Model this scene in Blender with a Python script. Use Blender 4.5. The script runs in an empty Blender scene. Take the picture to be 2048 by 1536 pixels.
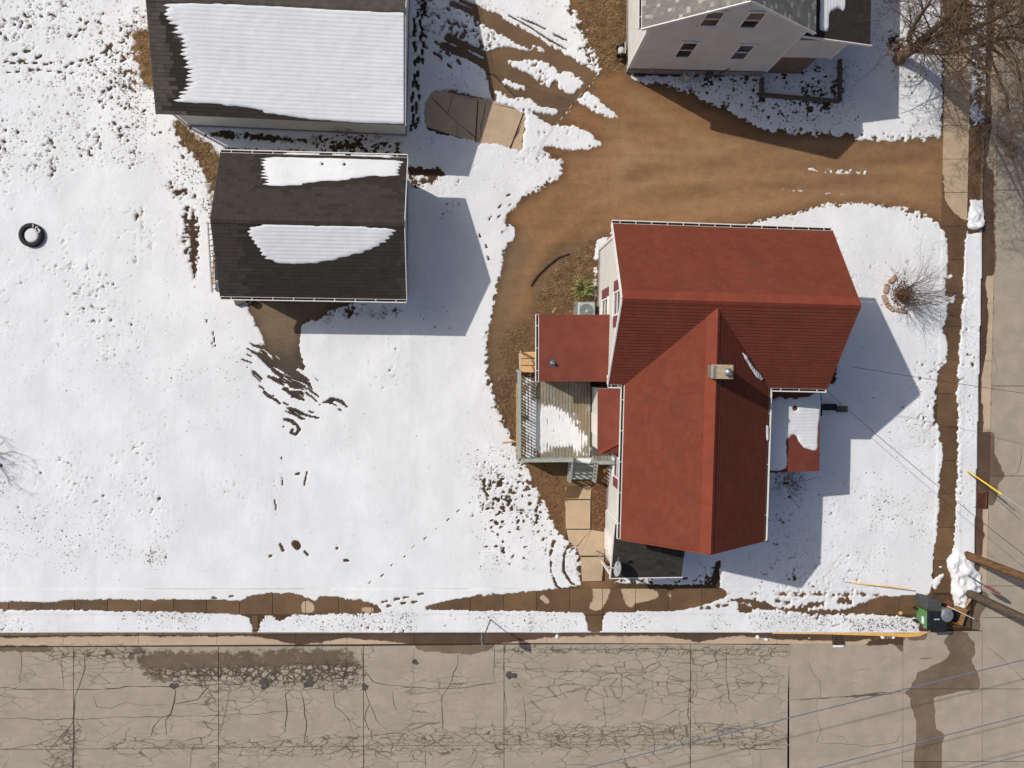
import bpy, math, random
import numpy as np
from mathutils import Vector, Matrix

random.seed(7)
RNG = np.random.default_rng(11)
SC = bpy.context.scene
COL = SC.collection

# ------------------------------------------------------------------ camera
F = 1420.0          # focal length in pixels of the 2048 wide photograph
H = 33.0            # height of the drone above the lawn
NAD = (950.0, 731.0)  # where the plumb line under the drone lands
_n = np.array([(NAD[0]-1024)/F, -(NAD[1]-768)/F, -1.0]); _n /= np.linalg.norm(_n)
_t = np.array([0, 0, -1.0]); _v = np.cross(_n, _t); _c = float(_n @ _t)
_K = np.array([[0, -_v[2], _v[1]], [_v[2], 0, -_v[0]], [-_v[1], _v[0], 0]])
ROT = np.eye(3) + _K + _K @ _K/(1+_c)
cam = bpy.data.cameras.new('camera')
cam.sensor_width = 36.0
cam.sensor_fit = 'HORIZONTAL'
cam.lens = F/2048*36.0
cam.clip_start = 0.5
cam.clip_end = 4000
camo = bpy.data.objects.new('camera', cam)
COL.objects.link(camo)
camo.matrix_world = Matrix.Translation((0, 0, H)) @ Matrix([list(r) for r in ROT]).to_4x4()
SC.camera = camo

# ------------------------------------------------------------------ sky, sun, exposure
SUN = Vector((-0.98, 0.515, 1.0)).normalized()   # towards the sun
w = bpy.data.worlds.new('World'); SC.world = w; w.use_nodes = True
nt = w.node_tree; nt.nodes.clear()
sky = nt.nodes.new('ShaderNodeTexSky'); sky.sky_type = 'NISHITA'; sky.sun_disc = False
sky.sun_elevation = math.asin(SUN.z); sky.sun_rotation = math.atan2(SUN.x, SUN.y)
sky.air_density = 0.75; sky.dust_density = 2.2; sky.ozone_density = 0.6
bg = nt.nodes.new('ShaderNodeBackground'); bg.inputs['Strength'].default_value = 0.098
out = nt.nodes.new('ShaderNodeOutputWorld')
nt.links.new(sky.outputs[0], bg.inputs[0]); nt.links.new(bg.outputs[0], out.inputs[0])
sl = bpy.data.lights.new('sun', 'SUN'); sl.energy = 3.5; sl.angle = math.radians(0.53); sl.color = (1.0, 0.965, 0.915)
so = bpy.data.objects.new('sun', sl); COL.objects.link(so)
so.rotation_euler = (-SUN).to_track_quat('-Z', 'Y').to_euler(); so.location = (-40, 20, 45)
SC.view_settings.view_transform = 'Standard'; SC.view_settings.look = 'None'
SC.view_settings.gamma = 1.0; SC.view_settings.use_curve_mapping = False
SC.view_settings.exposure = 0.0
SC.cycles.max_bounces = 6; SC.cycles.diffuse_bounces = 3; SC.cycles.glossy_bounces = 3
SC.cycles.use_denoising = True

# ------------------------------------------------------------------ surveying helpers
def ray(px, py):
    return ROT @ np.array([(px-1024)/F, -(py-768)/F, -1.0])
def P(px, py, h=0.0):
    d = ray(px, py); s = (H-h)/(-d[2])
    return Vector((s*d[0], s*d[1], h))
def PX(px, py, x0):            # on a vertical plane x = x0
    d = ray(px, py); s = x0/d[0]
    return Vector((x0, s*d[1], H+s*d[2]))
def PY(px, py, y0):            # on a vertical plane y = y0
    d = ray(px, py); s = y0/d[1]
    return Vector((s*d[0], y0, H+s*d[2]))
def PN(px, py, O, Nn):         # on any plane
    d = ray(px, py); c0 = np.array([0, 0, H]); O = np.array(O); Nn = np.array(Nn)
    s = ((O-c0) @ Nn)/(d @ Nn)
    return Vector(tuple(c0+s*d))
def PA(px, py, h):             # vectorised
    X = (px-1024)/F; Y = -(py-768)/F
    dx = ROT[0, 0]*X+ROT[0, 1]*Y-ROT[0, 2]; dy = ROT[1, 0]*X+ROT[1, 1]*Y-ROT[1, 2]; dz = ROT[2, 0]*X+ROT[2, 1]*Y-ROT[2, 2]
    s = (H-h)/(-dz)
    return s*dx, s*dy

# ------------------------------------------------------------------ materials
def srgb(r, g, b):
    f = lambda c: (c/255/12.92 if c/255 <= 0.04045 else ((c/255+0.055)/1.055)**2.4)
    return (f(r), f(g), f(b))
class NT:
    def __init__(s, name):
        s.m = bpy.data.materials.new(name); s.m.use_nodes = True
        s.t = s.m.node_tree; s.t.nodes.clear()
        s.o = s.n('ShaderNodeOutputMaterial'); s.b = s.n('ShaderNodeBsdfPrincipled')
        s.l(s.b.outputs[0], s.o.inputs[0]); s.pos = None
    def n(s, ty): return s.t.nodes.new(ty)
    def l(s, a, b): s.t.links.new(a, b)
    def P(s):
        if s.pos is None: s.pos = s.n('ShaderNodeNewGeometry').outputs['Position']
        return s.pos
    def scl(s, v, k):
        q = s.n('ShaderNodeVectorMath'); q.operation = 'MULTIPLY'; s.l(v, q.inputs[0]); q.inputs[1].default_value = k; return q.outputs[0]
    def noise(s, scale, detail=4, rough=0.55, vec=None, dist=0.0, col=False):
        q = s.n('ShaderNodeTexNoise'); q.inputs['Scale'].default_value = scale; q.inputs['Detail'].default_value = detail
        q.inputs['Roughness'].default_value = rough; q.inputs['Distortion'].default_value = dist
        s.l(vec if vec is not None else s.P(), q.inputs['Vector']); return q.outputs[1 if col else 0]
    def voro(s, scale, vec=None, feat='DISTANCE_TO_EDGE', out='Distance'):
        q = s.n('ShaderNodeTexVoronoi'); q.feature = feat; q.inputs['Scale'].default_value = scale
        s.l(vec if vec is not None else s.P(), q.inputs['Vector']); return q.outputs[out]
    def math(s, op, a, b=None, c=None, clamp=False):
        q = s.n('ShaderNodeMath'); q.operation = op; q.use_clamp = clamp
        for i, x in enumerate((a, b, c)):
            if x is None: continue
            if isinstance(x, (int, float)): q.inputs[i].default_value = x
            else: s.l(x, q.inputs[i])
        return q.outputs[0]
    def ramp(s, x, a, b, lo=0.0, hi=1.0, smooth=True):
        q = s.n('ShaderNodeMapRange'); q.interpolation_type = 'SMOOTHSTEP' if smooth else 'LINEAR'
        s.l(x, q.inputs[0]); q.inputs[1].default_value = a; q.inputs[2].default_value = b; q.inputs[3].default_value = lo; q.inputs[4].default_value = hi
        return q.outputs[0]
    def mix(s, f, a, b, mode='MIX'):
        q = s.n('ShaderNodeMix'); q.data_type = 'RGBA'; q.blend_type = mode
        for i, x in ((0, f), (6, a), (7, b)):
            if isinstance(x, (int, float)): q.inputs[i].default_value = x
            elif isinstance(x, tuple): q.inputs[i].default_value = (*x[:3], 1)
            else: s.l(x, q.inputs[i])
        return q.outputs[2]
    def attr(s, name):
        q = s.n('ShaderNodeAttribute'); q.attribute_name = name; return q
    def bump(s, h, strength=0.3, dist=0.02):
        q = s.n('ShaderNodeBump'); q.inputs['Strength'].default_value = strength; q.inputs['Distance'].default_value = dist
        s.l(h, q.inputs['Height']); s.l(q.outputs[0], s.b.inputs['Normal'])
    def fin(s, col, rough=0.8, spec=0.3):
        if isinstance(col, tuple): s.b.inputs['Base Color'].default_value = (*col[:3], 1)
        else: s.l(col, s.b.inputs['Base Color'])
        if isinstance(rough, (int, float)): s.b.inputs['Roughness'].default_value = rough
        else: s.l(rough, s.b.inputs['Roughness'])
        s.b.inputs['Specular IOR Level'].default_value = spec
        return s.m
def mul(c, k): return tuple(x*k for x in c)
def plain(name, c, var=0.15, scale=6.0, rough=0.7, spec=0.3, metal=0.0, bump=0.0, bscale=40.0, rand=0.0):
    t = NT(name)
    f = t.noise(scale, 5)
    f = t.ramp(f, 0.3, 0.7)
    col = t.mix(f, mul(c, 1-var), mul(c, 1+var))
    if rand > 0:
        r = t.n('ShaderNodeObjectInfo').outputs['Random']
        k = t.ramp(r, 0, 1, 1-rand, 1+rand, smooth=False)
        q = t.n('ShaderNodeCombineColor'); [t.l(k, q.inputs[i]) for i in range(3)]
        col = t.mix(1.0, col, q.outputs[0], 'MULTIPLY')
    t.b.inputs['Metallic'].default_value = metal
    if bump > 0: t.bump(t.noise(bscale, 4), bump, 0.01)
    return t.fin(col, rough, spec)

def shingle_mat(name, c1, c2, c3, streak=0.2):
    """per-shingle tint in the face attribute 'tint', granules and weathering on top"""
    t = NT(name); a = t.attr('tint').outputs['Fac']
    inst = t.n('ShaderNodeObjectInfo').outputs['Random']
    f = t.math('FRACT', t.math('ADD', a, inst))
    col = t.mix(t.ramp(f, 0.35, 0.65), c1, c2)
    col = t.mix(t.ramp(f, 0.8, 0.95), col, c3)
    g = t.noise(90, 3, 0.7); col = t.mix(t.ramp(g, 0.3, 0.75, 0.0, 0.35), col, mul(c1, 0.45))
    b = t.noise(0.9, 5, 0.6); col = t.mix(t.ramp(b, 0.4, 0.7, 0.0, streak), col, mul(c2, 1.35))
    e = t.noise(3.4, 6, 0.65); col = t.mix(t.ramp(e, 0.42, 0.66, 0.0, streak*1.3), col, mul(c3, 0.78))
    d = t.noise(2.3, 4, 0.6, vec=t.scl(t.P(), (1, 1, 0.3))); col = t.mix(t.ramp(d, 0.5, 0.75, 0.0, streak), col, mul(c1, 0.5))
    t.bump(g, 0.4, 0.006)
    return t.fin(col, 0.9, 0.2)

def concrete_mat(name, dry, wet, big=0.9, crk=(0.02, 0.016, 0.013)):
    t = NT(name)
    wa = t.attr('wet').outputs['Fac']; ca = t.attr('crack').outputs['Fac']
    nz = t.noise(1.1, 6, 0.6); fine = t.noise(45, 4, 0.65); mid = t.noise(6, 5, 0.6)
    col = t.mix(t.ramp(nz, 0.32, 0.68), mul(dry, 0.90), mul(dry, 1.07))
    col = t.mix(t.ramp(mid, 0.45, 0.8, 0, 0.35), col, mul(dry, 0.74))
    streak = t.noise(2.0, 5, 0.6, vec=t.scl(t.P(), (0.18, 2.2, 1)))
    col = t.mix(t.ramp(streak, 0.5, 0.75, 0, 0.22), col, mul(dry, 0.72))
    col = t.mix(t.ramp(fine, 0.4, 0.75, 0, 0.35), col, mul(dry, 0.7))
    # crazing: two nets of cracks, warped
    wv = t.n('ShaderNodeVectorMath'); wv.operation = 'MULTIPLY_ADD'
    t.l(t.noise(1.6, 4, 0.6, col=True), wv.inputs[0]); wv.inputs[1].default_value = (0.55, 0.4, 0); t.l(t.P(), wv.inputs[2])
    v1 = t.scl(wv.outputs[0], (0.72, 1.75, 0)); e1 = t.voro(1.5, v1)
    wv2 = t.n('ShaderNodeVectorMath'); wv2.operation = 'MULTIPLY_ADD'
    t.l(t.noise(4, 3, 0.6, col=True), wv2.inputs[0]); wv2.inputs[1].default_value = (0.2, 0.2, 0); t.l(t.P(), wv2.inputs[2])
    v2 = t.scl(wv2.outputs[0], (1.0, 1.25, 0)); e2 = t.voro(3.4, v2)
    gate1 = t.ramp(t.math('ADD', ca, t.math('MULTIPLY', t.math('SUBTRACT', t.noise(0.55, 3), 0.5), 1.1)), 0.16, 0.46)
    v3 = t.scl(wv.outputs[0], (0.75, 2.3, 0)); e3 = t.voro(2.1, v3)
    gate3 = t.ramp(t.math('ADD', ca, t.math('MULTIPLY', t.math('SUBTRACT', t.noise(0.8, 3), 0.5), 0.8)), 0.42, 0.66)
    gate2 = t.ramp(t.math('ADD', ca, t.math('MULTIPLY', t.math('SUBTRACT', t.noise(1.3, 3), 0.5), 0.9)), 0.6, 0.9)
    k1 = t.math('MULTIPLY', t.ramp(e1, 0.008, 0.032, 0.85, 0), gate1)
    k2 = t.math('MULTIPLY', t.ramp(e2, 0.014, 0.045, 1, 0), gate2)
    kk = t.math('MAXIMUM', t.math('MAXIMUM', k1, k2), t.math('MULTIPLY', t.ramp(e3, 0.012, 0.045, 1, 0), gate3))
    halo = t.math('MULTIPLY', t.ramp(e1, 0.02, 0.16, 1, 0), t.math('MULTIPLY', gate1, t.ramp(t.noise(1.4, 4), 0.42, 0.66)))
    col = t.mix(t.math('MULTIPLY', halo, 0.30), col, mul(dry, 0.55))
    # wetness keeps to the cracks and leaves the middles of the pieces dry
    cell = t.math('MULTIPLY', t.ramp(e2, 0.06, 0.34), t.ramp(ca, 0.6, 0.9, 0.0, 0.50))
    wm = t.math('ADD', wa, t.math('MULTIPLY', t.math('SUBTRACT', t.noise(2.6, 7, 0.7), 0.5), 0.8))
    wm = t.math('SUBTRACT', wm, cell)
    wm = t.ramp(wm, 0.44, 0.58)
    wcol = t.mix(t.ramp(t.noise(0.8, 5, 0.6), 0.3, 0.7), mul(wet, 0.82), mul(wet, 1.2))
    wcol = t.mix(t.ramp(mid, 0.4, 0.8, 0, 0.5), wcol, mul(wet, 0.75))
    rq = t.ramp(t.n('ShaderNodeObjectInfo').outputs['Random'], 0, 1, 0.86, 1.14, smooth=False); rc = t.n('ShaderNodeCombineColor'); [t.l(rq, rc.inputs[i]) for i in range(3)]
    wcol = t.mix(1.0, wcol, rc.outputs[0], 'MULTIPLY')
    col = t.mix(wm, col, wcol)
    col = t.mix(t.math('MULTIPLY', kk, 0.7), col, crk)
    t.bump(t.math('SUBTRACT', fine, t.math('MULTIPLY', kk, 2.0)), 0.25, 0.008)
    ro = t.ramp(wm, 0, 1, 0.92, 0.55)
    return t.fin(col, ro, 0.3)

MAT = {}
def setup_materials():
    t = NT('snow')
    a = t.noise(7, 6, 0.65); b = t.noise(30, 4, 0.6); c = t.noise(0.5, 4, 0.6)
    col = t.mix(t.ramp(c, 0.3, 0.72), (0.715, 0.712, 0.703), (0.80, 0.796, 0.786))
    drift = t.noise(0.9, 6, 0.62, vec=t.scl(t.P(), (1.0, 0.45, 1)), dist=0.6)
    col = t.mix(t.ramp(drift, 0.42, 0.72, 0, 0.55), col, (0.67, 0.668, 0.66))
    dirt = t.noise(2.3, 8, 0.75)
    col = t.mix(t.ramp(dirt, 0.60, 0.80, 0, 0.30), col, (0.5, 0.47, 0.44))
    # where it has melted thin the soil shows through as slush
    th = t.attr('thin').outputs['Fac']
    tm = t.ramp(t.math('ADD', th, t.math('MULTIPLY', t.math('SUBTRACT', t.noise(11, 5, 0.7), 0.5), 0.7)), 0.35, 1.05)
    col = t.mix(t.math('MULTIPLY', tm, 0.76), col, (0.36, 0.31, 0.26))
    t.bump(t.math('ADD', t.math('ADD', a, t.math('MULTIPLY', b, 0.6)), t.math('MULTIPLY', t.noise(2.4, 5, 0.6, vec=t.scl(t.P(), (1, 0.55, 1))), 1.6)), 0.42, 0.02)
    MAT['snow'] = t.fin(col, 0.75, 0.25)
    # ground: colour of the zone painted per vertex, broken up by grain and straw
    t = NT('ground_soil'); z = t.attr('zone').outputs['Color']; st = t.attr('straw').outputs['Fac']
    n1 = t.noise(2.2, 6, 0.65); n2 = t.noise(14, 5, 0.7); n3 = t.noise(60, 3, 0.7)
    k = t.n('ShaderNodeMix'); k.data_type = 'RGBA'; k.blend_type = 'MULTIPLY'; k.inputs[0].default_value = 1
    sk = t.noise(1.2, 6, 0.6, vec=t.scl(t.P(), (0.3, 1.6, 1)))
    v = t.math('ADD', t.ramp(n1, 0.3, 0.7, 0.76, 0.92), t.ramp(n2, 0.3, 0.72, -0.10, 0.10))
    v = t.math('ADD', v, t.ramp(sk, 0.3, 0.7, -0.06, 0.12)); v = t.math('ADD', v, t.ramp(t.noise(120, 2, 0.6), 0.35, 0.7, -0.10, 0.14))
    v = t.math('ADD', v, t.ramp(n3, 0.3, 0.7, -0.12, 0.12))
    q = t.n('ShaderNodeCombineColor'); [t.l(v, q.inputs[i]) for i in range(3)]
    t.l(z, k.inputs[6]); t.l(q.outputs[0], k.inputs[7])
    sw = t.noise(26, 4, 0.7, vec=t.scl(t.P(), (1.0, 0.5, 1)), dist=1.2)
    col = t.mix(t.math('MULTIPLY', t.ramp(sw, 0.52, 0.68), st), k.outputs[2], srgb(152, 126, 92))
    dk = t.noise(19, 4, 0.7, dist=1.0)
    col = t.mix(t.math('MULTIPLY', t.ramp(dk, 0.5, 0.68), t.math('MULTIPLY', st, 0.9)), col, srgb(60, 42, 28))
    st2 = t.voro(9, feat='F1'); col = t.mix(t.ramp(st2, 0.05, 0.1, 0.45, 0), col, srgb(190, 165, 130))
    t.bump(t.math('ADD', n2, t.math('MULTIPLY', n1, 1.5)), 0.6, 0.03)
    MAT['ground'] = t.fin(col, 0.9, 0.15)
    MAT['road'] = concrete_mat('road_concrete', srgb(165, 152, 135), srgb(110, 94, 77))
    MAT['walk'] = concrete_mat('sidewalk_concrete', srgb(186, 162, 132), srgb(104, 80, 56))
    MAT['gutter_pan'] = concrete_mat('gutter_concrete', srgb(188, 166, 140), srgb(88, 68, 54))
    MAT['crack'] = plain('crack_dirt', srgb(84, 71, 62), 0.3, 8, 0.95)
    MAT['bed'] = plain('joint_dirt', srgb(58, 46, 38), 0.3, 8, 0.95)
    MAT['kerb'] = plain('kerb_concrete', srgb(112, 92, 74), 0.3, 5, 0.9, bump=0.3)
    MAT['kerb_yellow'] = plain('kerb_yellow_paint', srgb(222, 172, 96), 0.15, 9, 0.75, bump=0.3)
    MAT['tar'] = plain('tar_patch', srgb(80, 74, 70), 0.3, 6, 0.85)
    MAT['red'] = shingle_mat('red_shingle', srgb(116, 58, 42), srgb(121, 62, 44), srgb(110, 61, 46), 0.22)
    MAT['red_cap'] = shingle_mat('red_ridge_shingle', srgb(128, 62, 45), srgb(132, 65, 47), srgb(122, 62, 47), 0.2)
    MAT['red_roll'] = plain('red_roll_roofing', srgb(112, 56, 42), 0.12, 1.6, 0.85, bump=0.3, bscale=90)
    MAT['dark'] = shingle_mat('dark_shingle', srgb(64, 58, 52), srgb(68, 62, 56), srgb(55, 50, 44), 0.14)
    MAT['dark2'] = shingle_mat('charcoal_shingle', srgb(57, 54, 49), srgb(68, 64, 57), srgb(48, 45, 41), 0.12)
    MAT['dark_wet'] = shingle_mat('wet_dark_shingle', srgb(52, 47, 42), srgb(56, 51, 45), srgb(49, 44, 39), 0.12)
    MAT['grey_sh'] = shingle_mat('grey_brown_shingle', srgb(80, 74, 67), srgb(88, 82, 74), srgb(72, 66, 60), 0.15)
    MAT['mixed'] = shingle_mat('mixed_grey_shingle', srgb(118, 117, 109), srgb(134, 128, 119), srgb(178, 175, 162), 0.08)
    MAT['deck_under'] = plain('roof_deck', srgb(60, 50, 44), 0.2)
    t = NT('white_siding'); p = t.P(); sp = t.n('ShaderNodeSeparateXYZ'); t.l(p, sp.inputs[0])
    fr = t.math('FRACT', t.math('MULTIPLY', sp.outputs[2], 8.0)); ln = t.ramp(fr, 0.0, 0.12, 1, 0)
    col = t.mix(t.ramp(t.noise(1.4, 6), 0.3, 0.7), srgb(203, 200, 192), srgb(214, 211, 203))
    col = t.mix(t.math('MULTIPLY', ln, 0.3), col, srgb(150, 146, 142)); t.bump(fr, 0.35, 0.012)
    MAT['siding'] = t.fin(col, 0.55, 0.3)
    MAT['white'] = plain('white_trim', srgb(224, 218, 212), 0.06, 4, 0.5)
    MAT['white_metal'] = plain('white_aluminium', srgb(226, 220, 212), 0.06, 6, 0.4)
    MAT['maroon'] = plain('maroon_shutter', srgb(122, 66, 68), 0.14, 8, 0.6)
    t = NT('window_glass'); MAT['glass'] = t.fin(t.mix(t.ramp(t.noise(2.5, 3), 0.35, 0.65), (0.012, 0.014, 0.018), (0.05, 0.05, 0.055)), 0.08, 0.6)
    MAT['blind'] = plain('tan_blind', srgb(122, 98, 76), 0.15, 4, 0.6)
    MAT['found'] = plain('foundation_block', srgb(140, 128, 122), 0.15, 3, 0.9, bump=0.3)
    MAT['stone'] = plain('stone_skirt', srgb(120, 98, 84), 0.3, 7, 0.9, bump=0.5)
    MAT['brick_grey'] = plain('chimney_block', srgb(118, 112, 100), 0.2, 9, 0.9, bump=0.4)
    MAT['mortar'] = plain('chimney_crown', srgb(172, 154, 126), 0.2, 9, 0.9)
    MAT['zinc'] = plain('galvanised_metal', srgb(176, 180, 182), 0.2, 12, 0.35, 0.5, 0.7)
    MAT['deck_wood'] = None
    t = NT('weathered_deck_board'); p = t.P()
    g = t.noise(9, 5, 0.65, vec=t.scl(p, (6, 0.5, 1))); g2 = t.noise(1.7, 5, 0.6)
    r = t.n('ShaderNodeObjectInfo').outputs['Random']
    col = t.mix(t.ramp(g, 0.32, 0.7), srgb(120, 116, 102), srgb(164, 162, 148))
    kq = t.ramp(r, 0, 1, 0.82, 1.25, smooth=False); cq = t.n('ShaderNodeCombineColor'); [t.l(kq, cq.inputs[i]) for i in range(3)]
    col = t.mix(1.0, col, cq.outputs[0], 'MULTIPLY')
    col = t.mix(t.ramp(t.math('ADD', g2, t.math('MULTIPLY', r, 0.25)), 0.48, 0.75, 0, 0.8), col, srgb(134, 112, 86))
    col = t.mix(t.ramp(t.noise(5, 5, 0.7, vec=t.scl(p, (3, .6, 1))), 0.6, 0.72, 0, 0.7), col, srgb(84, 62, 46))
    t.bump(g, 0.5, 0.01); MAT['deck_wood'] = t.fin(col, 0.85, 0.2)
    MAT['grey_paint'] = plain('grey_green_rail_paint', srgb(158, 160, 151), 0.12, 9, 0.7)
    MAT['new_wood'] = plain('tan_lumber', srgb(188, 150, 106), 0.18, 9, 0.8, rand=0.15)
    MAT['mat'] = plain('dark_rubber_mat', srgb(84, 86, 82), 0.12, 6, 0.9)
    MAT['bark'] = plain('tree_bark', srgb(112, 92, 72), 0.35, 12, 0.95, bump=0.9, bscale=18)
    MAT['twig'] = plain('twig_bark', srgb(100, 82, 66), 0.3, 3, 0.95)
    MAT['shrub_twig'] = plain('shrub_twig_bark', srgb(92, 76, 64), 0.3, 5, 0.95)
    MAT['dead_leaf'] = plain('dead_leaf', srgb(116, 82, 55), 0.4, 9, 0.9)
    t = NT('pole_timber'); g = t.noise(7, 5, 0.7, vec=t.scl(t.P(), (5, 5, 0.45)))
    col = t.mix(t.ramp(g, 0.35, 0.7), srgb(76, 56, 40), srgb(142, 108, 72)); t.bump(g, 0.8, 0.02); MAT['pole'] = t.fin(col, 0.9, 0.15)
    t = NT('grey_pole_timber'); g = t.noise(7, 5, 0.7, vec=t.scl(t.P(), (5, 5, 0.45)))
    col = t.mix(t.ramp(g, 0.35, 0.7), srgb(74, 62, 54), srgb(112, 96, 80)); t.bump(g, 0.8, 0.02); MAT['pole2'] = t.fin(col, 0.9, 0.15)
    MAT['wire'] = plain('cable_sheath', srgb(60, 60, 64), 0.1, 3, 0.6)
    MAT['wire_grey'] = plain('bare_conductor', srgb(132, 136, 148), 0.1, 3, 0.45, 0.4, 0.5)
    MAT['yellow'] = plain('yellow_plastic', srgb(240, 200, 40), 0.08, 5, 0.45)
    MAT['orange'] = plain('pale_orange_plastic', srgb(236, 190, 110), 0.1, 5, 0.5)
    MAT['stop_red'] = plain('sign_red', srgb(176, 34, 36), 0.08, 5, 0.4)
    MAT['sign_back'] = plain('sign_back', srgb(168, 172, 176), 0.08, 6, 0.35, 0.5, 0.6)
    MAT['sign_white'] = plain('sign_white', srgb(232, 232, 232), 0.04, 5, 0.4)
    MAT['post'] = plain('steel_post', srgb(104, 104, 100), 0.2, 9, 0.5, 0.4, 0.5)
    MAT['green'] = plain('green_cart_plastic', srgb(92, 138, 84), 0.12, 3, 0.5)
    MAT['black'] = plain('black_plastic', srgb(34, 36, 38), 0.2, 5, 0.45)
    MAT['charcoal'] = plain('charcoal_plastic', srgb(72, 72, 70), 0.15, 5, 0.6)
    MAT['card'] = plain('cardboard', srgb(150, 112, 72), 0.2, 6, 0.85)
    MAT['rust'] = plain('rusty_iron', srgb(112, 70, 48), 0.35, 12, 0.85, bump=0.4)
    MAT['iron'] = plain('cast_iron', srgb(88, 70, 56), 0.3, 12, 0.8, bump=0.4)
    MAT['pit'] = plain('drain_pit', srgb(22, 17, 14), 0.2)
    MAT['rubber'] = plain('tyre_rubber', srgb(40, 38, 40), 0.25, 9, 0.8, bump=0.5)
    t = NT('yucca_leaf'); r = t.noise(9, 4); MAT['yucca'] = t.fin(t.mix(t.ramp(r, 0.35, 0.68), srgb(66, 82, 46), srgb(164, 158, 92)), 0.55, 0.3)
    MAT['ac'] = plain('ac_cabinet', srgb(160, 170, 164), 0.08, 6, 0.45)
    MAT['ac_dark'] = plain('ac_grille', srgb(92, 98, 98), 0.12, 8, 0.5)
    MAT['dish'] = plain('dish_grey', srgb(152, 152, 154), 0.06, 4, 0.45)
    MAT['edging'] = plain('edging_stone', srgb(176, 148, 126), 0.18, 8, 0.9, bump=0.6, rand=0.1)
    MAT['timber'] = plain('dark_timber', srgb(96, 84, 72), 0.25, 8, 0.9)
    MAT['alu'] = plain('dull_aluminium', srgb(150, 150, 148), 0.15, 10, 0.45, 0.4, 0.4)
    MAT['straw'] = plain('dry_grass_blade', srgb(136, 110, 78), 0.4, 3, 0.9)
    MAT['speck_pale'] = plain('half_buried_grass', srgb(158, 150, 142), 0.2, 2.5, 0.9)
    MAT['speck'] = plain('wet_leaf_scraps', srgb(92, 80, 71), 0.45, 2.5, 0.9)
    MAT['bin_white'] = plain('dirty_white_plastic', srgb(176, 172, 164), 0.2, 6, 0.6)
setup_materials()

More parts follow.
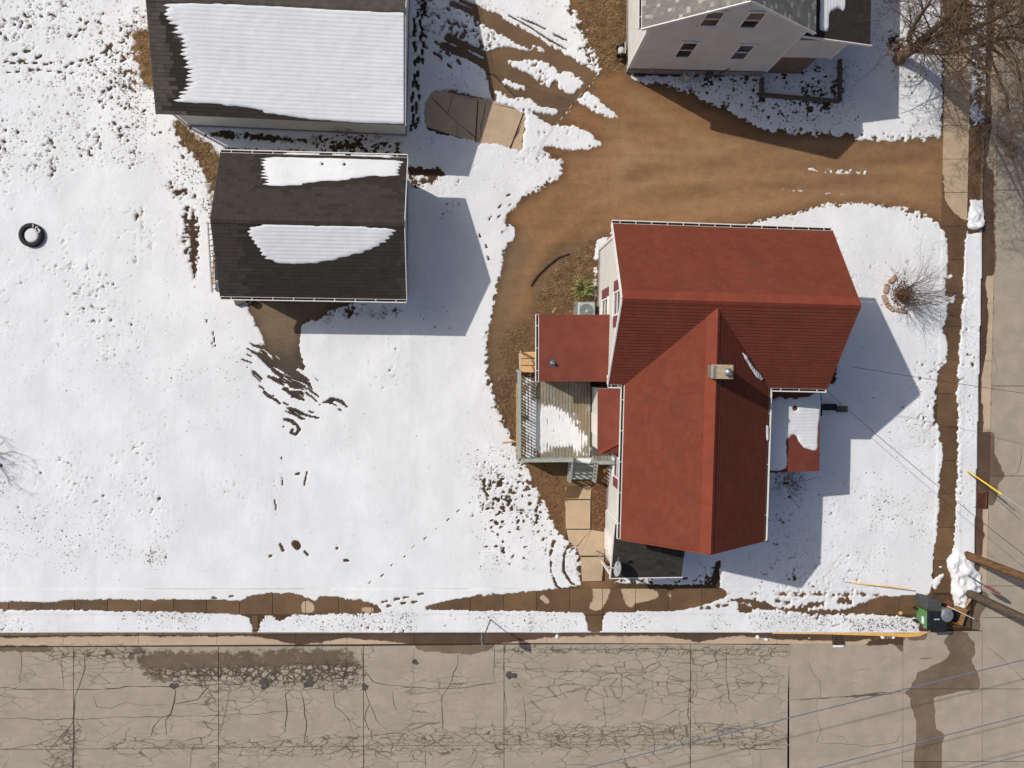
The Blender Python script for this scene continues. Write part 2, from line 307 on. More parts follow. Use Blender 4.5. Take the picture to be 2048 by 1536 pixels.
# ------------------------------------------------------------------ objects
ORI = {}
def thing(name, label, cat, loc=(0, 0, 0), group=None):
    o = bpy.data.objects.new(name, None); COL.objects.link(o); o.location = loc; o.empty_display_size = 0.3
    o['label'] = label; o['category'] = cat
    if group: o['group'] = group
    ORI[o.name] = Vector(loc); return o
def origin(o): return ORI.get(o.name, Vector((0, 0, 0)))
class MB:
    def __init__(s): s.v = []; s.f = []; s.tint = []
    def add(s, vs, fs, tint=None):
        b = len(s.v); s.v += [tuple(v) for v in vs]; s.f += [tuple(i+b for i in f) for f in fs]
        if tint is not None: s.tint += [tint]*len(fs)
        return s
    def box(s, c, size, rz=0.0, axes=None):
        hx, hy, hz = size[0]/2, size[1]/2, size[2]/2
        if axes is None:
            X = Vector((math.cos(rz), math.sin(rz), 0)); Y = Vector((-math.sin(rz), math.cos(rz), 0)); Z = Vector((0, 0, 1))
        else: X, Y, Z = axes
        c = Vector(c)
        vs = [c+X*(a*hx)+Y*(b*hy)+Z*(d*hz) for d in (-1, 1) for b in (-1, 1) for a in (-1, 1)]
        return s.add(vs, [(0, 2, 3, 1), (4, 5, 7, 6), (0, 1, 5, 4), (2, 6, 7, 3), (0, 4, 6, 2), (1, 3, 7, 5)])
    def beam(s, a, b, wd, ht, up=(0, 0, 1), ext=0.0):
        a = Vector(a); b = Vector(b); X = (b-a); L = X.length; X.normalize(); up = Vector(up)
        Y = up.cross(X)
        if Y.length < 1e-4: Y = Vector((0, 1, 0)).cross(X)
        Y.normalize(); Z = X.cross(Y)
        return s.box((a+b)/2, (L+2*ext, wd, ht), axes=(X, Y, Z))
    def prism(s, poly, z0, z1):
        n = len(poly); z0 = z0 if isinstance(z0, (list, tuple)) else [z0]*n; z1 = z1 if isinstance(z1, (list, tuple)) else [z1]*n
        vs = [(p[0], p[1], z0[i]) for i, p in enumerate(poly)]+[(p[0], p[1], z1[i]) for i, p in enumerate(poly)]
        fs = [tuple(reversed(range(n))), tuple(range(n, 2*n))]+[(i, (i+1) % n, n+(i+1) % n, n+i) for i in range(n)]
        return s.add(vs, fs)
    def slab(s, pts, nrm, th):
        pts = [Vector(p) for p in pts]; n = len(pts); nrm = Vector(nrm)
        vs = [p-nrm*th for p in pts]+pts
        return s.add(vs, [tuple(reversed(range(n))), tuple(range(n, 2*n))]+[(i, (i+1) % n, n+(i+1) % n, n+i) for i in range(n)])
    def tube(s, pts, rad, n=6, cap=True):
        pts = [Vector(p) for p in pts]; m = len(pts)
        if isinstance(rad, (int, float)): rad = [rad]*m
        b = len(s.v); ref = Vector((0.31, 0.2, 0.93)); prev = None
        for i in range(m):
            d = pts[min(i+1, m-1)]-pts[max(i-1, 0)]
            if d.length < 1e-9: d = Vector((0, 0, 1))
            d.normalize()
            if prev is None:
                u = d.cross(ref)
                if u.length < 0.05: u = d.cross(Vector((1, 0, 0)))
            else: u = prev-d*prev.dot(d)
            u.normalize(); prev = u; q = d.cross(u)
            for k in range(n):
                a = 2*math.pi*k/n; s.v.append(tuple(pts[i]+(u*math.cos(a)+q*math.sin(a))*rad[i]))
        for i in range(m-1):
            for k in range(n):
                k2 = (k+1) % n; s.f.append((b+i*n+k, b+i*n+k2, b+(i+1)*n+k2, b+(i+1)*n+k))
        if cap:
            s.f.append(tuple(b+k for k in reversed(range(n)))); s.f.append(tuple(b+(m-1)*n+k for k in range(n)))
        return s
    def lathe(s, c, prof, n=20, axis=None, ring=False):
        c = Vector(c); Z = Vector(axis or (0, 0, 1)).normalized(); X = Z.orthogonal().normalized() if abs(Z.z) < 0.999 else Vector((1, 0, 0)); Y = Z.cross(X)
        b = len(s.v)
        for r, z in prof:
            for k in range(n):
                a = 2*math.pi*k/n; s.v.append(tuple(c+Z*z+(X*math.cos(a)+Y*math.sin(a))*r))
        for i in range(len(prof)-1):
            for k in range(n):
                k2 = (k+1) % n; s.f.append((b+i*n+k, b+i*n+k2, b+(i+1)*n+k2, b+(i+1)*n+k))
        if ring: s.f += [(b+(len(prof)-1)*n+k, b+(len(prof)-1)*n+(k+1) % n, b+(k+1) % n, b+k) for k in range(n)]; return s
        s.f.append(tuple(b+k for k in reversed(range(n)))); s.f.append(tuple(b+(len(prof)-1)*n+k for k in range(n)))
        return s
    def mesh(s, name, m, off=Vector((0, 0, 0)), smooth=False):
        me = bpy.data.meshes.new(name)
        me.from_pydata([(v[0]-off[0], v[1]-off[1], v[2]-off[2]) for v in s.v], [], s.f)
        if m is not None: me.materials.append(MAT[m] if isinstance(m, str) else m)
        if s.tint and len(s.tint) == len(s.f):
            a = me.attributes.new('tint', 'FLOAT', 'FACE'); a.data.foreach_set('value', s.tint)
        if smooth: me.polygons.foreach_set('use_smooth', [True]*len(me.polygons))
        me.update(); return me
    def build(s, name, m, parent=None, smooth=False, bevel=0.0, off=None):
        o0 = origin(parent) if parent else (Vector(off) if off is not None else Vector((0, 0, 0)))
        o = bpy.data.objects.new(name, s.mesh(name, m, o0, smooth)); COL.objects.link(o)
        if parent: o.parent = parent; ORI[o.name] = o0
        else: o.location = o0; ORI[o.name] = o0
        if bevel > 0:
            b = o.modifiers.new('bevel', 'BEVEL'); b.width = bevel; b.segments = 2; b.limit_method = 'ANGLE'
        return o
def tag(o, label, cat, group=None):
    o['label'] = label; o['category'] = cat
    if group: o['group'] = group
    return o
def stuff(o): o['kind'] = 'stuff'; return o
def struct(o): o['kind'] = 'structure'; return o

# ------------------------------------------------------------------ survey fields (laid out on the lawn plane)
STEP = 2.2
GX = np.arange(-240, 2300, STEP); GY = np.arange(-240, 1790, STEP)
NXg, NYg = len(GX), len(GY)
def raster(poly):
    p = np.array(poly, float); m = np.zeros((NYg, NXg), np.float32)
    x0 = max(0, int((p[:, 0].min()-GX[0])/STEP)-1); x1 = min(NXg, int((p[:, 0].max()-GX[0])/STEP)+2)
    y0 = max(0, int((p[:, 1].min()-GY[0])/STEP)-1); y1 = min(NYg, int((p[:, 1].max()-GY[0])/STEP)+2)
    if x1 <= x0 or y1 <= y0: return m
    X, Y = np.meshgrid(GX[x0:x1], GY[y0:y1]); ins = np.zeros(X.shape, bool)
    for i in range(len(p)):
        xa, ya = p[i]; xb, yb = p[(i+1) % len(p)]
        if ya == yb: continue
        c = (ya > Y) != (yb > Y); ins ^= c & (X < (xb-xa)*(Y-ya)/(yb-ya)+xa)
    m[y0:y1, x0:x1] = ins; return m
def conv1(a, s, axis):
    """three box passes, close to a Gaussian of s cells"""
    r = max(1, int(round(s*1.0)))
    for _ in range(3):
        a = np.moveaxis(a, axis, 0); pad = np.concatenate([np.repeat(a[:1], r+1, 0), a, np.repeat(a[-1:], r, 0)])
        c = np.cumsum(pad, 0, dtype=np.float64); a = ((c[2*r+1:]-c[:-(2*r+1)])/(2*r+1)).astype(np.float32); a = np.moveaxis(a, 0, axis)
    return a
def blur(m, sig):                   # sig in photo pixels
    s = sig/STEP
    if s < 0.5: return m
    return conv1(conv1(m, s, 0), s, 1)
def noise_field(sig, seed):
    r = np.random.default_rng(seed); k = max(1, int(sig/STEP/2))
    a = r.standard_normal((NYg//k+6, NXg//k+6)).astype(np.float32)
    s = sig/STEP/k; a = conv1(conv1(a, s, 0), s, 1)
    if k > 1:
        yi = np.arange(NYg)/k; xi = np.arange(NXg)/k; y0 = yi.astype(int); x0 = xi.astype(int); fy = (yi-y0)[:, None]; fx = (xi-x0)[None]
        fy = fy*fy*(3-2*fy); fx = fx*fx*(3-2*fx)
        a = (a[y0][:, x0]*(1-fy)+a[y0+1][:, x0]*fy)*(1-fx)+(a[y0][:, x0+1]*(1-fy)+a[y0+1][:, x0+1]*fy)*fx
    else: a = a[:NYg, :NXg]
    a -= a.mean(); a /= a.std(); return a.astype(np.float32)
def white_field(seed):
    a = np.random.default_rng(seed).standard_normal((NYg+2, NXg+2)).astype(np.float32)
    a = a[:-2, 1:-1]*.5+a[1:-1, 1:-1]+a[2:, 1:-1]*.5+a[1:-1, :-2]*.5+a[1:-1, 2:]*.5; return (a/a.std()).astype(np.float32)
N1 = white_field(77); N3 = noise_field(3.2, 1); N6 = noise_field(6, 2); N12 = noise_field(12, 3); N30 = noise_field(30, 4); N90 = noise_field(90, 5)
def tab(field, px, py):
    i = np.clip(((np.asarray(py)-GY[0])/STEP).round().astype(int), 0, NYg-1); j = np.clip(((np.asarray(px)-GX[0])/STEP).round().astype(int), 0, NXg-1)
    return field[i, j]
def seg_field(lines, wd):
    """painted strokes: list of polylines -> mask, each point may carry its own width"""
    m = np.zeros((NYg, NXg), np.float32)
    for ln in lines:
        for (a, b) in zip(ln[:-1], ln[1:]):
            wa = a[2] if len(a) > 2 else wd; wb = b[2] if len(b) > 2 else wd; R = max(wa, wb)+3
            x0 = max(0, int((min(a[0], b[0])-R-GX[0])/STEP)); x1 = min(NXg, int((max(a[0], b[0])+R-GX[0])/STEP)+2)
            y0 = max(0, int((min(a[1], b[1])-R-GY[0])/STEP)); y1 = min(NYg, int((max(a[1], b[1])+R-GY[0])/STEP)+2)
            if x1 <= x0 or y1 <= y0: continue
            X, Y = np.meshgrid(GX[x0:x1], GY[y0:y1]); dx, dy = b[0]-a[0], b[1]-a[1]; L2 = dx*dx+dy*dy+1e-6
            t = np.clip(((X-a[0])*dx+(Y-a[1])*dy)/L2, 0, 1); d = np.hypot(X-a[0]-t*dx, Y-a[1]-t*dy); ww = wa+(wb-wa)*t
            m[y0:y1, x0:x1] = np.maximum(m[y0:y1, x0:x1], np.clip((ww-d)/2.5+0.5, 0, 1))
    return m
def Z(ox, oy, s, pts): return [(ox+p[0]*s, oy+p[1]*s, *p[2:]) for p in pts]

# road and pavement outlines
def kerb_x(y): return 1979-0.0285*(y+0)+0.0*y if y < 2000 else 0
def kx(y): return 1975-0.023*y           # face of the kerb of the side street
def rx(y): return kx(y)+26               # where its gutter pan ends
def swl(y): return 1892-0.0215*y         # left edge of the pavement along the side street
SIDEWALK_B = [(-260, 1177), (1860, 1177), (1860, 1229), (-260, 1229)]
SIDEWALK_R = [(swl(-240), -240), (swl(-240)+52, -240), (swl(1190)+52, 1190), (swl(1190), 1190)]
ROADZONE = [(-400, 1265), (1858, 1265), (1872, 1258), (1945, 1256), (1949, 1215), (kx(1180), 1180), (kx(-400), -400), (2700, -400), (2700, 2100), (-400, 2100)]
M_road = raster(ROADZONE); M_sw = np.maximum(raster(SIDEWALK_B), raster(SIDEWALK_R))
APRON_N = [(868, -60), (1060, -60), (1198, 148), (1112, 252)]
M_apron = raster([(850, -70), (905, -25), (1198, 148), (1108, 254), (1077, 300), (1050, 303), (840, 246), (835, 100)])

# ---- where the ground lies bare
bare = np.zeros((NYg, NXg), np.float32); amp = np.full((NYg, NXg), 0.10, np.float32)
def dig(poly, sig=3.0, wgt=1.0, rag=0.0, halo=0.0, hs=30.0, m=None):
    global bare, amp
    m = raster(poly) if m is None else m
    bare = np.maximum(bare, blur(m, sig)*wgt)
    if rag > 0: amp = np.maximum(amp, np.clip(blur(m, sig*3+12)*2.2, 0, 1)*rag)
    if halo > 0:
        h = blur(m, hs); bare = np.maximum(bare, np.clip(h*1.6, 0, 1)*halo); amp = np.maximum(amp, np.clip(h*2, 0, 1)*0.22)
def fill(poly, sig=3.0, wgt=1.0):
    global bare
    bare = bare*(1-blur(raster(poly), sig)*wgt)
# speckled lawns
dig([(-260, -260), (300, -260), (320, 250), (420, 330), (430, 420), (380, 430), (250, 330), (100, 320), (-260, 300)], 40, 0.10, 0.155)
dig([(170, 20), (300, -60), (320, 240), (440, 300), (440, 440), (360, 350), (300, 290), (200, 200)], 26, 0.30, 0.24)
dig([(-40, 880), (200, 860), (380, 950), (420, 1150), (60, 1150), (-60, 1050)], 40, 0.03, 0.125)
dig([(120, 520), (380, 540), (370, 650), (200, 700), (-60, 720), (-60, 560)], 30, 0.03, 0.125)
dig([(240, 1070), (330, 1095), (355, 1130), (250, 1128)], 12, 0.25, 0.22)
dig([(930, 860), (1040, 900), (1150, 1110), (1160, 1165), (1000, 1160), (960, 1080)], 22, 0.20, 0.2)
dig([(1010, 860), (1060, 950), (1120, 1060), (1140, 1120), (1080, 1060), (1020, 980)], 14, 0.36, 0.2)
dig([(1650, 560), (1880, 480), (1860, 1180), (1450, 1190), (1560, 960), (1650, 980)], 20, 0.02, 0.12)
dig([(1700, 880), (1860, 830), (1860, 1050), (1760, 1060)], 25, 0.03, 0.13)
dig([(-260, 1226), (1172, 1226), (1172, 1262), (-260, 1262)], 5, 0.08, 0.155)
dig([(1205, 1224), (1850, 1226), (1850, 1262), (1205, 1262)], 5, 0.08, 0.155)
dig([(1640, 1238), (1845, 1236), (1845, 1262), (1640, 1262)], 6, 0.14, 0.19)
dig([(1690, 1130), (1870, 1130), (1870, 1185), (1690, 1185)], 20, 0.03, 0.13)
dig([(1916, 560), (1958, 560), (1954, 1110), (1912, 1110)], 5, 0.04, 0.13)
dig([(1914, 700), (1930, 700), (1926, 1110), (1910, 1110)], 4, 0.18, 0.17)
dig([(1260, 140), (1700, 140), (1690, 210), (1500, 250), (1380, 190)], 10, 0.22, 0.25)
# the dirt drive, its mouth and everything round the houses
DRIVE = [(1900, 275), (1800, 280), (1727, 278), (1640, 270), (1560, 264), (1515, 256), (1488, 236), (1420, 208), (1372, 180), (1300, 168), (1262, 158),
         (1262, 20), (1262, -260), (1150, -260), (1128, -10), (1150, 25), (1172, 50), (1182, 85), (1196, 118), (1205, 148), (1198, 148),
         (1108, 254), (1080, 300), (1086, 309), (1128, 322), (1124, 342), (1116, 358), (1085, 374), (1050, 397), (1012, 432), (1004, 446),
         (1036, 456), (1034, 468), (1018, 486), (1006, 520), (992, 585), (984, 622), (971, 690), (974, 735), (985, 790), (1000, 832), (1022, 872), (1040, 918),
         (1065, 960), (1088, 1010), (1112, 1060), (1138, 1085), (1160, 1105), (1158, 1180), (1225, 1180), (1240, 1060), (1230, 900), (1215, 520), (1240, 470),
         (1500, 452), (1510, 443), (1545, 436), (1600, 424), (1645, 409), (1720, 405), (1800, 415), (1850, 430), (1872, 438), (1890, 470), (1905, 470), (1905, 275)]
dig(DRIVE, 7.5, 1.0, 0.20)
dig([(985, 780), (1030, 860), (1060, 960), (1100, 1040), (1150, 1110), (1160, 1050), (1120, 960), (1060, 820)], 13, 0.80, 0.27)
dig([(1110, -60), (1160, -60), (1200, 90), (1225, 150), (1180, 130), (1140, 40)], 14, 0.62, 0.28)
fill([(1160, 180), (1178, 181), (1200, 200), (1230, 228), (1242, 240), (1222, 238), (1190, 225), (1158, 206)], 2.5)
fill([(1055, 240), (1085, 233), (1110, 250), (1150, 253), (1182, 268), (1206, 289), (1180, 299), (1130, 299), (1080, 290), (1055, 280)], 3.0)
fill([(1600, 335), (1660, 335), (1740, 341), (1735, 350), (1680, 348), (1630, 345)], 2.5, 0.62)
fill([(1520, 370), (1600, 378), (1700, 385), (1690, 392), (1580, 385)], 3.0, 0.5)
fill([(1190, 480), (1200, 478), (1216, 470), (1226, 455), (1236, 448), (1205, 500), (1196, 520), (1195, 600), (1184, 600), (1187, 520)], 2, 0.9)
# pavements
dig([(1884, 250), (1940, 250), (1940, 400), (1936, 455), (1931, 480), (1926, 560), (1922, 640), (1917, 720), (1913, 790), (1915, 850), (1914, 960), (1911, 1030), (1908, 1080), (1905, 1130), (1900, 1195),
     (1850, 1195), (1862, 1185), (1866, 1140), (1868, 1100), (1874, 1060), (1878, 1010), (1879, 960), (1884, 930), (1886, 900), (1880, 868), (1868, 830), (1872, 775), (1879, 738), (1896, 722), (1894, 690), (1885, 655),
     (1892, 640), (1897, 605), (1893, 565), (1897, 520), (1893, 480), (1884, 450)], 2.0, 1.0, 0.14)
fill([(1893, 555), (1903, 540), (1907, 552), (1898, 562)], 1.5); fill([(1895, 592), (1912, 588), (1908, 612), (1900, 600)], 1.5)
dig([(-260, 1203), (100, 1205), (150, 1200), (220, 1199), (300, 1201), (400, 1199), (478, 1203), (508, 1190), (545, 1186), (588, 1186), (606, 1192), (630, 1203), (640, 1192), (690, 1197), (738, 1203), (768, 1222), (764, 1227),
     (700, 1227), (580, 1228), (566, 1240), (556, 1240), (548, 1230), (530, 1228), (524, 1240), (516, 1264), (505, 1264), (502, 1236), (480, 1228), (300, 1221), (-260, 1220)], 2.2, 1.0, 0.16)
dig([(846, 1213), (880, 1205), (940, 1193), (1020, 1187), (1100, 1180), (1160, 1172), (1215, 1166), (1432, 1172), (1452, 1180), (1450, 1194), (1424, 1204), (1392, 1214), (1345, 1221), (1300, 1222), (1210, 1225), (1204, 1240), (1203, 1264), (1176, 1264), (1174, 1240), (1168, 1224),
     (1000, 1222), (850, 1219)], 2.2, 1.0, 0.15)
dig([(1690, 1226), (1702, 1216), (1725, 1207), (1752, 1194), (1870, 1190), (1930, 1185), (1960, 1200), (1960, 1270), (1838, 1264), (1838, 1236), (1800, 1232), (1736, 1227)], 2.2, 1.0, 0.14)
STREAK = [[(1430, 1211, 3), (1500, 1214, 4), (1560, 1218, 3), (1620, 1222, 4), (1680, 1224, 5), (1720, 1222, 6)], [(1462, 1199, 4), (1500, 1202, 6), (1535, 1207, 4)], [(1555, 1203, 5), (1575, 1204, 5)],
          [(1340, 1218, 3), (1370, 1216, 4)], [(1400, 1215, 3), (1420, 1216, 3)], [(1480, 1219, 4), (1500, 1221, 4)], [(1600, 1213, 3), (1620, 1210, 4), (1640, 1208, 5)], [(1680, 1202, 6), (1700, 1202, 6)], [(1630, 1225, 4), (1650, 1224, 4)],
          [(1440, 1186, 2), (1560, 1187, 2), (1640, 1190, 2), (1760, 1189, 2)]]
dig(None, 1.5, 0.86, 0.24, m=seg_field(STREAK, 4))
# road edge: the verge is cut off clean at the kerb
dig(None, 1.0, 1.0, 0.0, m=M_road)
dig([(1936, 400), (1972, 400), (1972, 330), (1980, 250), (1936, 250)], 3, 1.0, 0.2)
dig([(1944, 60), (1975, 40), (1980, 330), (1938, 330)], 8, 0.62, 0.25)
dig([(1890, -260), (1944, -260), (1940, 260), (1884, 260)], 4, 0.9, 0.22)
dig([(1760, 60), (1830, 40), (1840, 130), (1790, 160)], 14, 0.45, 0.3)
dig([(1770, 120), (1890, 150), (1885, 262), (1800, 262)], 15, 0.12, 0.24)
dig([(1936, 456), (1974, 446), (1976, 462), (1935, 470)], 2.5, 1.0, 0.14)
# round the garages
dig([(268, 60), (310, 60), (318, 190), (296, 175), (280, 150), (272, 110)], 7, 0.85, 0.24)
dig([(340, 236), (372, 248), (420, 292), (456, 320), (440, 440), (415, 440), (425, 380), (400, 330), (368, 290), (345, 265)], 9, 0.85, 0.26)
dig([(380, 268), (430, 276), (560, 283), (640, 290), (640, 283), (560, 272), (460, 262)], 4, 0.8, 0.24)
dig([(450, 296), (520, 300), (600, 302), (800, 316), (800, 598), (445, 600), (430, 450)], 4, 0.95, 0.16)
dig([(600, 272), (810, 280), (810, 312), (620, 300)], 6, 0.42, 0.30)
dig([(818, 333), (880, 335), (900, 350), (870, 356), (818, 352)], 4, 0.95, 0.25)
dig([(816, 352), (880, 350), (880, 362), (816, 380)], 5, 0.6, 0.25)
dig([(320, 355), (345, 358), (372, 380), (400, 385), (395, 410), (360, 400), (335, 390)], 9, 0.6, 0.2)
dig([(368, 415), (388, 412), (393, 450), (398, 470), (394, 560), (386, 563), (384, 530), (372, 520), (370, 470)], 5, 0.85, 0.28)
fill([(374, 420), (382, 418), (383, 445), (380, 520), (376, 520), (374, 450)], 2, 0.85)
for xs0, ya, yb in ((272, 420, 545), (286, 405, 540), (303, 460, 545)):
    dig([(xs0-3, ya), (xs0+3, ya), (xs0+2, yb), (xs0-2, yb)], 2.5, 0.45, 0.28)
dig([(488, 596), (720, 600), (690, 612), (655, 622), (640, 640), (606, 642), (598, 690), (604, 720), (590, 742), (572, 738), (556, 712), (535, 700), (524, 672), (508, 640), (497, 615)], 3.0, 1.0, 0.16)
dig([(640, 604), (812, 606), (806, 640), (770, 645), (700, 634), (640, 650)], 9, 0.44, 0.16)
BR = [Z(420, 580, .2083, q) for q in ([(440, 670, 2), (470, 695, 4), (500, 720, 2)], [(525, 750, 2), (560, 780, 5), (592, 802, 4), (600, 900, 3)], [(360, 900, 1.5), (430, 960, 3), (530, 1050, 2), (615, 1115, 3)],
      [(690, 940, 2), (760, 950, 4), (820, 1010, 5)], [(850, 1010, 5), (940, 1050, 5), (1030, 1085, 3), (1100, 1095, 4), (1190, 1115, 4)], [(840, 940, 3), (900, 995, 4)], [(840, 940, 3), (910, 930, 4), (945, 900, 3)],
      [(640, 850, 4), (700, 905, 3)], [(500, 990, 2), (560, 1020, 4)], [(920, 1270, 3), (990, 1295, 4)], [(980, 1250, 2), (1030, 1270, 3)], [(620, 730, 6), (650, 800, 5)], [(700, 830, 6), (740, 870, 6)], [(790, 1280, 3), (830, 1290, 4), (860, 1340, 5), (820, 1390, 4), (780, 1370, 4), (790, 1345, 5)],
      [(700, 1010, 2), (715, 1035, 3)], [(690, 1070, 3), (705, 1090, 2)], [(720, 1140, 2), (760, 1155, 3)], [(720, 1190, 4), (745, 1195, 2)], [(580, 870, 5), (600, 910, 4)], [(900, 1310, 4), (940, 1300, 3)], [(930, 1350, 3), (960, 1320, 3)], [(470, 810, 2), (500, 830, 3)], [(530, 930, 2), (590, 970, 3)],
      [(960, 1015, 2), (990, 1022, 3)], [(1020, 990, 3), (1050, 985, 3)], [(1160, 1060, 2), (1190, 1072, 3)], [(380, 545, 4), (420, 560, 5), (410, 595, 4)], [(370, 480, 4), (395, 455, 3)], [(800, 1030, 2), (830, 1060, 2)], [(870, 1070, 2), (1000, 1080, 2)], [(500, 1050, 4), (530, 1065, 4)], [(780, 1010, 2), (800, 1030, 3)], [(900, 520, 3), (905, 590, 4), (880, 670, 4), (840, 740, 6), (800, 780, 5)])]
dig(None, 1.0, 0.78, 0.2, m=seg_field([[(p[0], p[1], p[2]*.6) for p in q] for q in BR[13:14]], 3))
def lattice(u, v, seed):
    r = np.random.default_rng(seed).random((257, 257)).astype(np.float32); iu = np.floor(u).astype(int); iv = np.floor(v).astype(int); fu = u-iu; fv = v-iv; fu = fu*fu*(3-2*fu); fv = fv*fv*(3-2*fv); g = lambda a, b_: r[a % 257, b_ % 257]
    return (g(iu, iv)*(1-fu)+g(iu+1, iv)*fu)*(1-fv)+(g(iu, iv+1)*(1-fu)+g(iu+1, iv+1)*fu)*fv
def scrape(poly, ang, ln, wd, lo, hi, sig, seed, wob=3.0):
    """raked marks: long thin gaps all running one way, fading at the rim of the outline"""
    global bare
    X_, Y_ = np.meshgrid(GX, GY); a_ = math.radians(ang); Y_ = Y_+wob*N12+wob*.5*N6; uu = (X_*math.cos(a_)+Y_*math.sin(a_))/ln; vv = (-X_*math.sin(a_)+Y_*math.cos(a_))/wd
    n_ = 0.68*lattice(uu, vv, seed)+0.32*lattice(uu*2.7+9, vv*2.3+5, seed+1); k_ = blur(raster(poly), sig)
    bare = np.maximum(bare, np.clip((n_-(hi-(hi-lo)*k_))/0.09+0.5, 0, 1)*np.clip(k_*3, 0, 1)*0.95)
scrape([(510, 672), (560, 700), (610, 745), (668, 790), (690, 808), (620, 800), (600, 830), (560, 800), (500, 760), (480, 720)], 33, 40, 5, 0.50, 0.90, 16, 201)
scrape([(575, 735), (610, 780), (690, 805), (680, 830), (600, 850), (575, 870), (560, 800)], 20, 36, 5, 0.54, 0.90, 14, 203)
scrape([(520, 920), (560, 960), (580, 1100), (540, 1130), (520, 1060)], 78, 50, 5, 0.74, 0.98, 22, 205); scrape([(400, 620), (470, 620), (480, 760), (420, 800)], 80, 44, 5, 0.74, 0.98, 25, 207)
scrape([(600, 690), (620, 730), (590, 760), (560, 735)], 60, 24, 5, 0.45, 0.9, 6, 209)
if False: fill(Z(420, 580, .2083, [(690, 410), (715, 410), (740, 530), (750, 630), (730, 630), (712, 540)]), 1.6); fill(Z(420, 580, .2083, [(620, 500), (650, 480), (760, 540), (850, 540), (850, 560), (720, 555), (640, 530)]), 1.6)
dig(Z(420, 880, .2083, [(775, 975), (800, 955), (850, 970), (885, 1030), (840, 1060), (790, 1020)]), 1.8, 1.0, 0.1)
dig(None, 1.0, 0.95, m=seg_field([Z(420, 880, .2083, [(690, 170, .8), (690, 230, .8)]), Z(420, 880, .2083, [(690, 330, .9), (696, 430, .9)]), Z(420, 880, .2083, [(935, 290, .8), (905, 430, 1.6)]), Z(420, 880, .2083, [(675, 1000, 2.2), (700, 1060, 2.6)]), Z(420, 880, .2083, [(575, 1115, 2), (590, 1110, 2)]), Z(420, 880, .2083, [(820, 330, 2), (850, 325, 2.5)]), Z(420, 880, .2083, [(1215, 1035, 2.2), (1222, 1040, 2.2)]), Z(420, 880, .2083, [(1290, 1155, 1.8), (1325, 1158, 1.8)]), Z(420, 880, .2083, [(905, 1070, 2), (940, 1105, 2)])], 3))
# curved ruts beside the path
dig(None, 1.0, 0.66, 0.2, m=seg_field([Z(1050, 900, .2148, [(270, 850, 3), (235, 980, 2.2), (240, 1130, 2.2), (290, 1260, 2.2), (400, 1355, 2)]), Z(1050, 900, .2148, [(415, 880, 2.2), (360, 980, 2.5), (360, 1130, 2.5), (430, 1240, 2.2), (540, 1285, 2)])], 2))
# footprints: people and a cat
FOOT = []
def prints(p0, p1, n, half, wd, jit, ln=5):
    for i in range(n):
        t = i/(n-1); x = p0[0]+(p1[0]-p0[0])*t+random.uniform(-jit, jit); y = p0[1]+(p1[1]-p0[1])*t+random.uniform(-jit, jit)
        dx, dy = p1[0]-p0[0], p1[1]-p0[1]; L = math.hypot(dx, dy); dx, dy = dx/L, dy/L; s = half*(1 if i % 2 else -1)
        FOOT.append([(x-dy*s-dx*ln*.7, y+dx*s-dy*ln*.7, wd), (x-dy*s+dx*ln*.7, y+dx*s+dy*ln*.7, wd*.7)])
prints((742, 1168), (985, 965), 12, 2, 1.7, 2, 5); prints((985, 965), (975, 925), 3, 3, 2, 2, 4)
prints((978, 515), (962, 470), 3, 2, 2.6, 1); prints((985, 440), (1015, 405), 4, 6, 2.6, 1); prints((1020, 395), (1075, 380), 3, 5, 2.6, 2)
prints((10, 135), (120, 132), 12, 8, 3.4, 5); prints((135, 142), (235, 95), 12, 7, 3, 5); prints((30, 120), (75, 108), 4, 9, 5, 4, 6); prints((145, 75), (176, 50), 5, 3, 3, 2)
prints((838, 20), (840, 130), 16, 6, 5, 5, 6); prints((832, 150), (828, 260), 16, 5, 4.5, 4, 6); prints((850, 80), (910, 130), 9, 7, 5, 5, 6)
prints((770, 1207), (840, 1194), 7, 6, 3.5, 3, 6); prints((430, 1198), (500, 1198), 5, 4, 3, 2)
dig(None, 0.8, 0.78, 0.2, m=seg_field([[(p[0], p[1], p[2]*.75) for p in q] for q in FOOT], 2.5))
# apron: wheel tracks and swept slabs
TR_OLD = [[(880, 15, 7), (950, 40, 8), (1010, 75, 9), (1080, 118, 9), (1140, 150, 10), (1185, 165, 14)], [(940, 5, 6), (1000, 35, 7), (1080, 82, 9), (1150, 122, 10), (1190, 145, 8)],
      [(892, 95, 8), (950, 112, 9), (990, 125, 9), (1020, 140, 10), (1080, 175, 12), (1120, 200, 18), (1150, 190, 20), (1170, 170, 20)], [(975, 107, 4), (1010, 99, 4), (1040, 103, 4), (1075, 112, 5)], [(990, 117, 4), (1030, 116, 4), (1060, 108, 4), (1100, 112, 5)], [(985, 160, 8), (1010, 180, 9), (1060, 200, 12), (1110, 220, 15), (1110, 240, 10)], [(1000, 205, 6), (1040, 215, 8), (1090, 235, 9)]]
dig([(938, 2), (1000, 32), (1198, 148), (1108, 256), (1062, 226), (985, 204), (972, 150), (962, 100), (950, 50)], 2.0, 1.0, 0.16)
z2 = lambda pts: Z(800, 0, .2604, pts)
dig(None, 1.0, 0.95, 0.15, m=seg_field([[(905, 8, 6), (940, 22, 6), (960, 34, 6)], [(922, 2, 4), (950, 14, 5)], [(894, 76, 6), (930, 90, 6), (972, 110, 7)], [(886, 92, 7), (930, 108, 8), (980, 136, 8)], [(905, 104, 5), (960, 122, 5)]], 6))
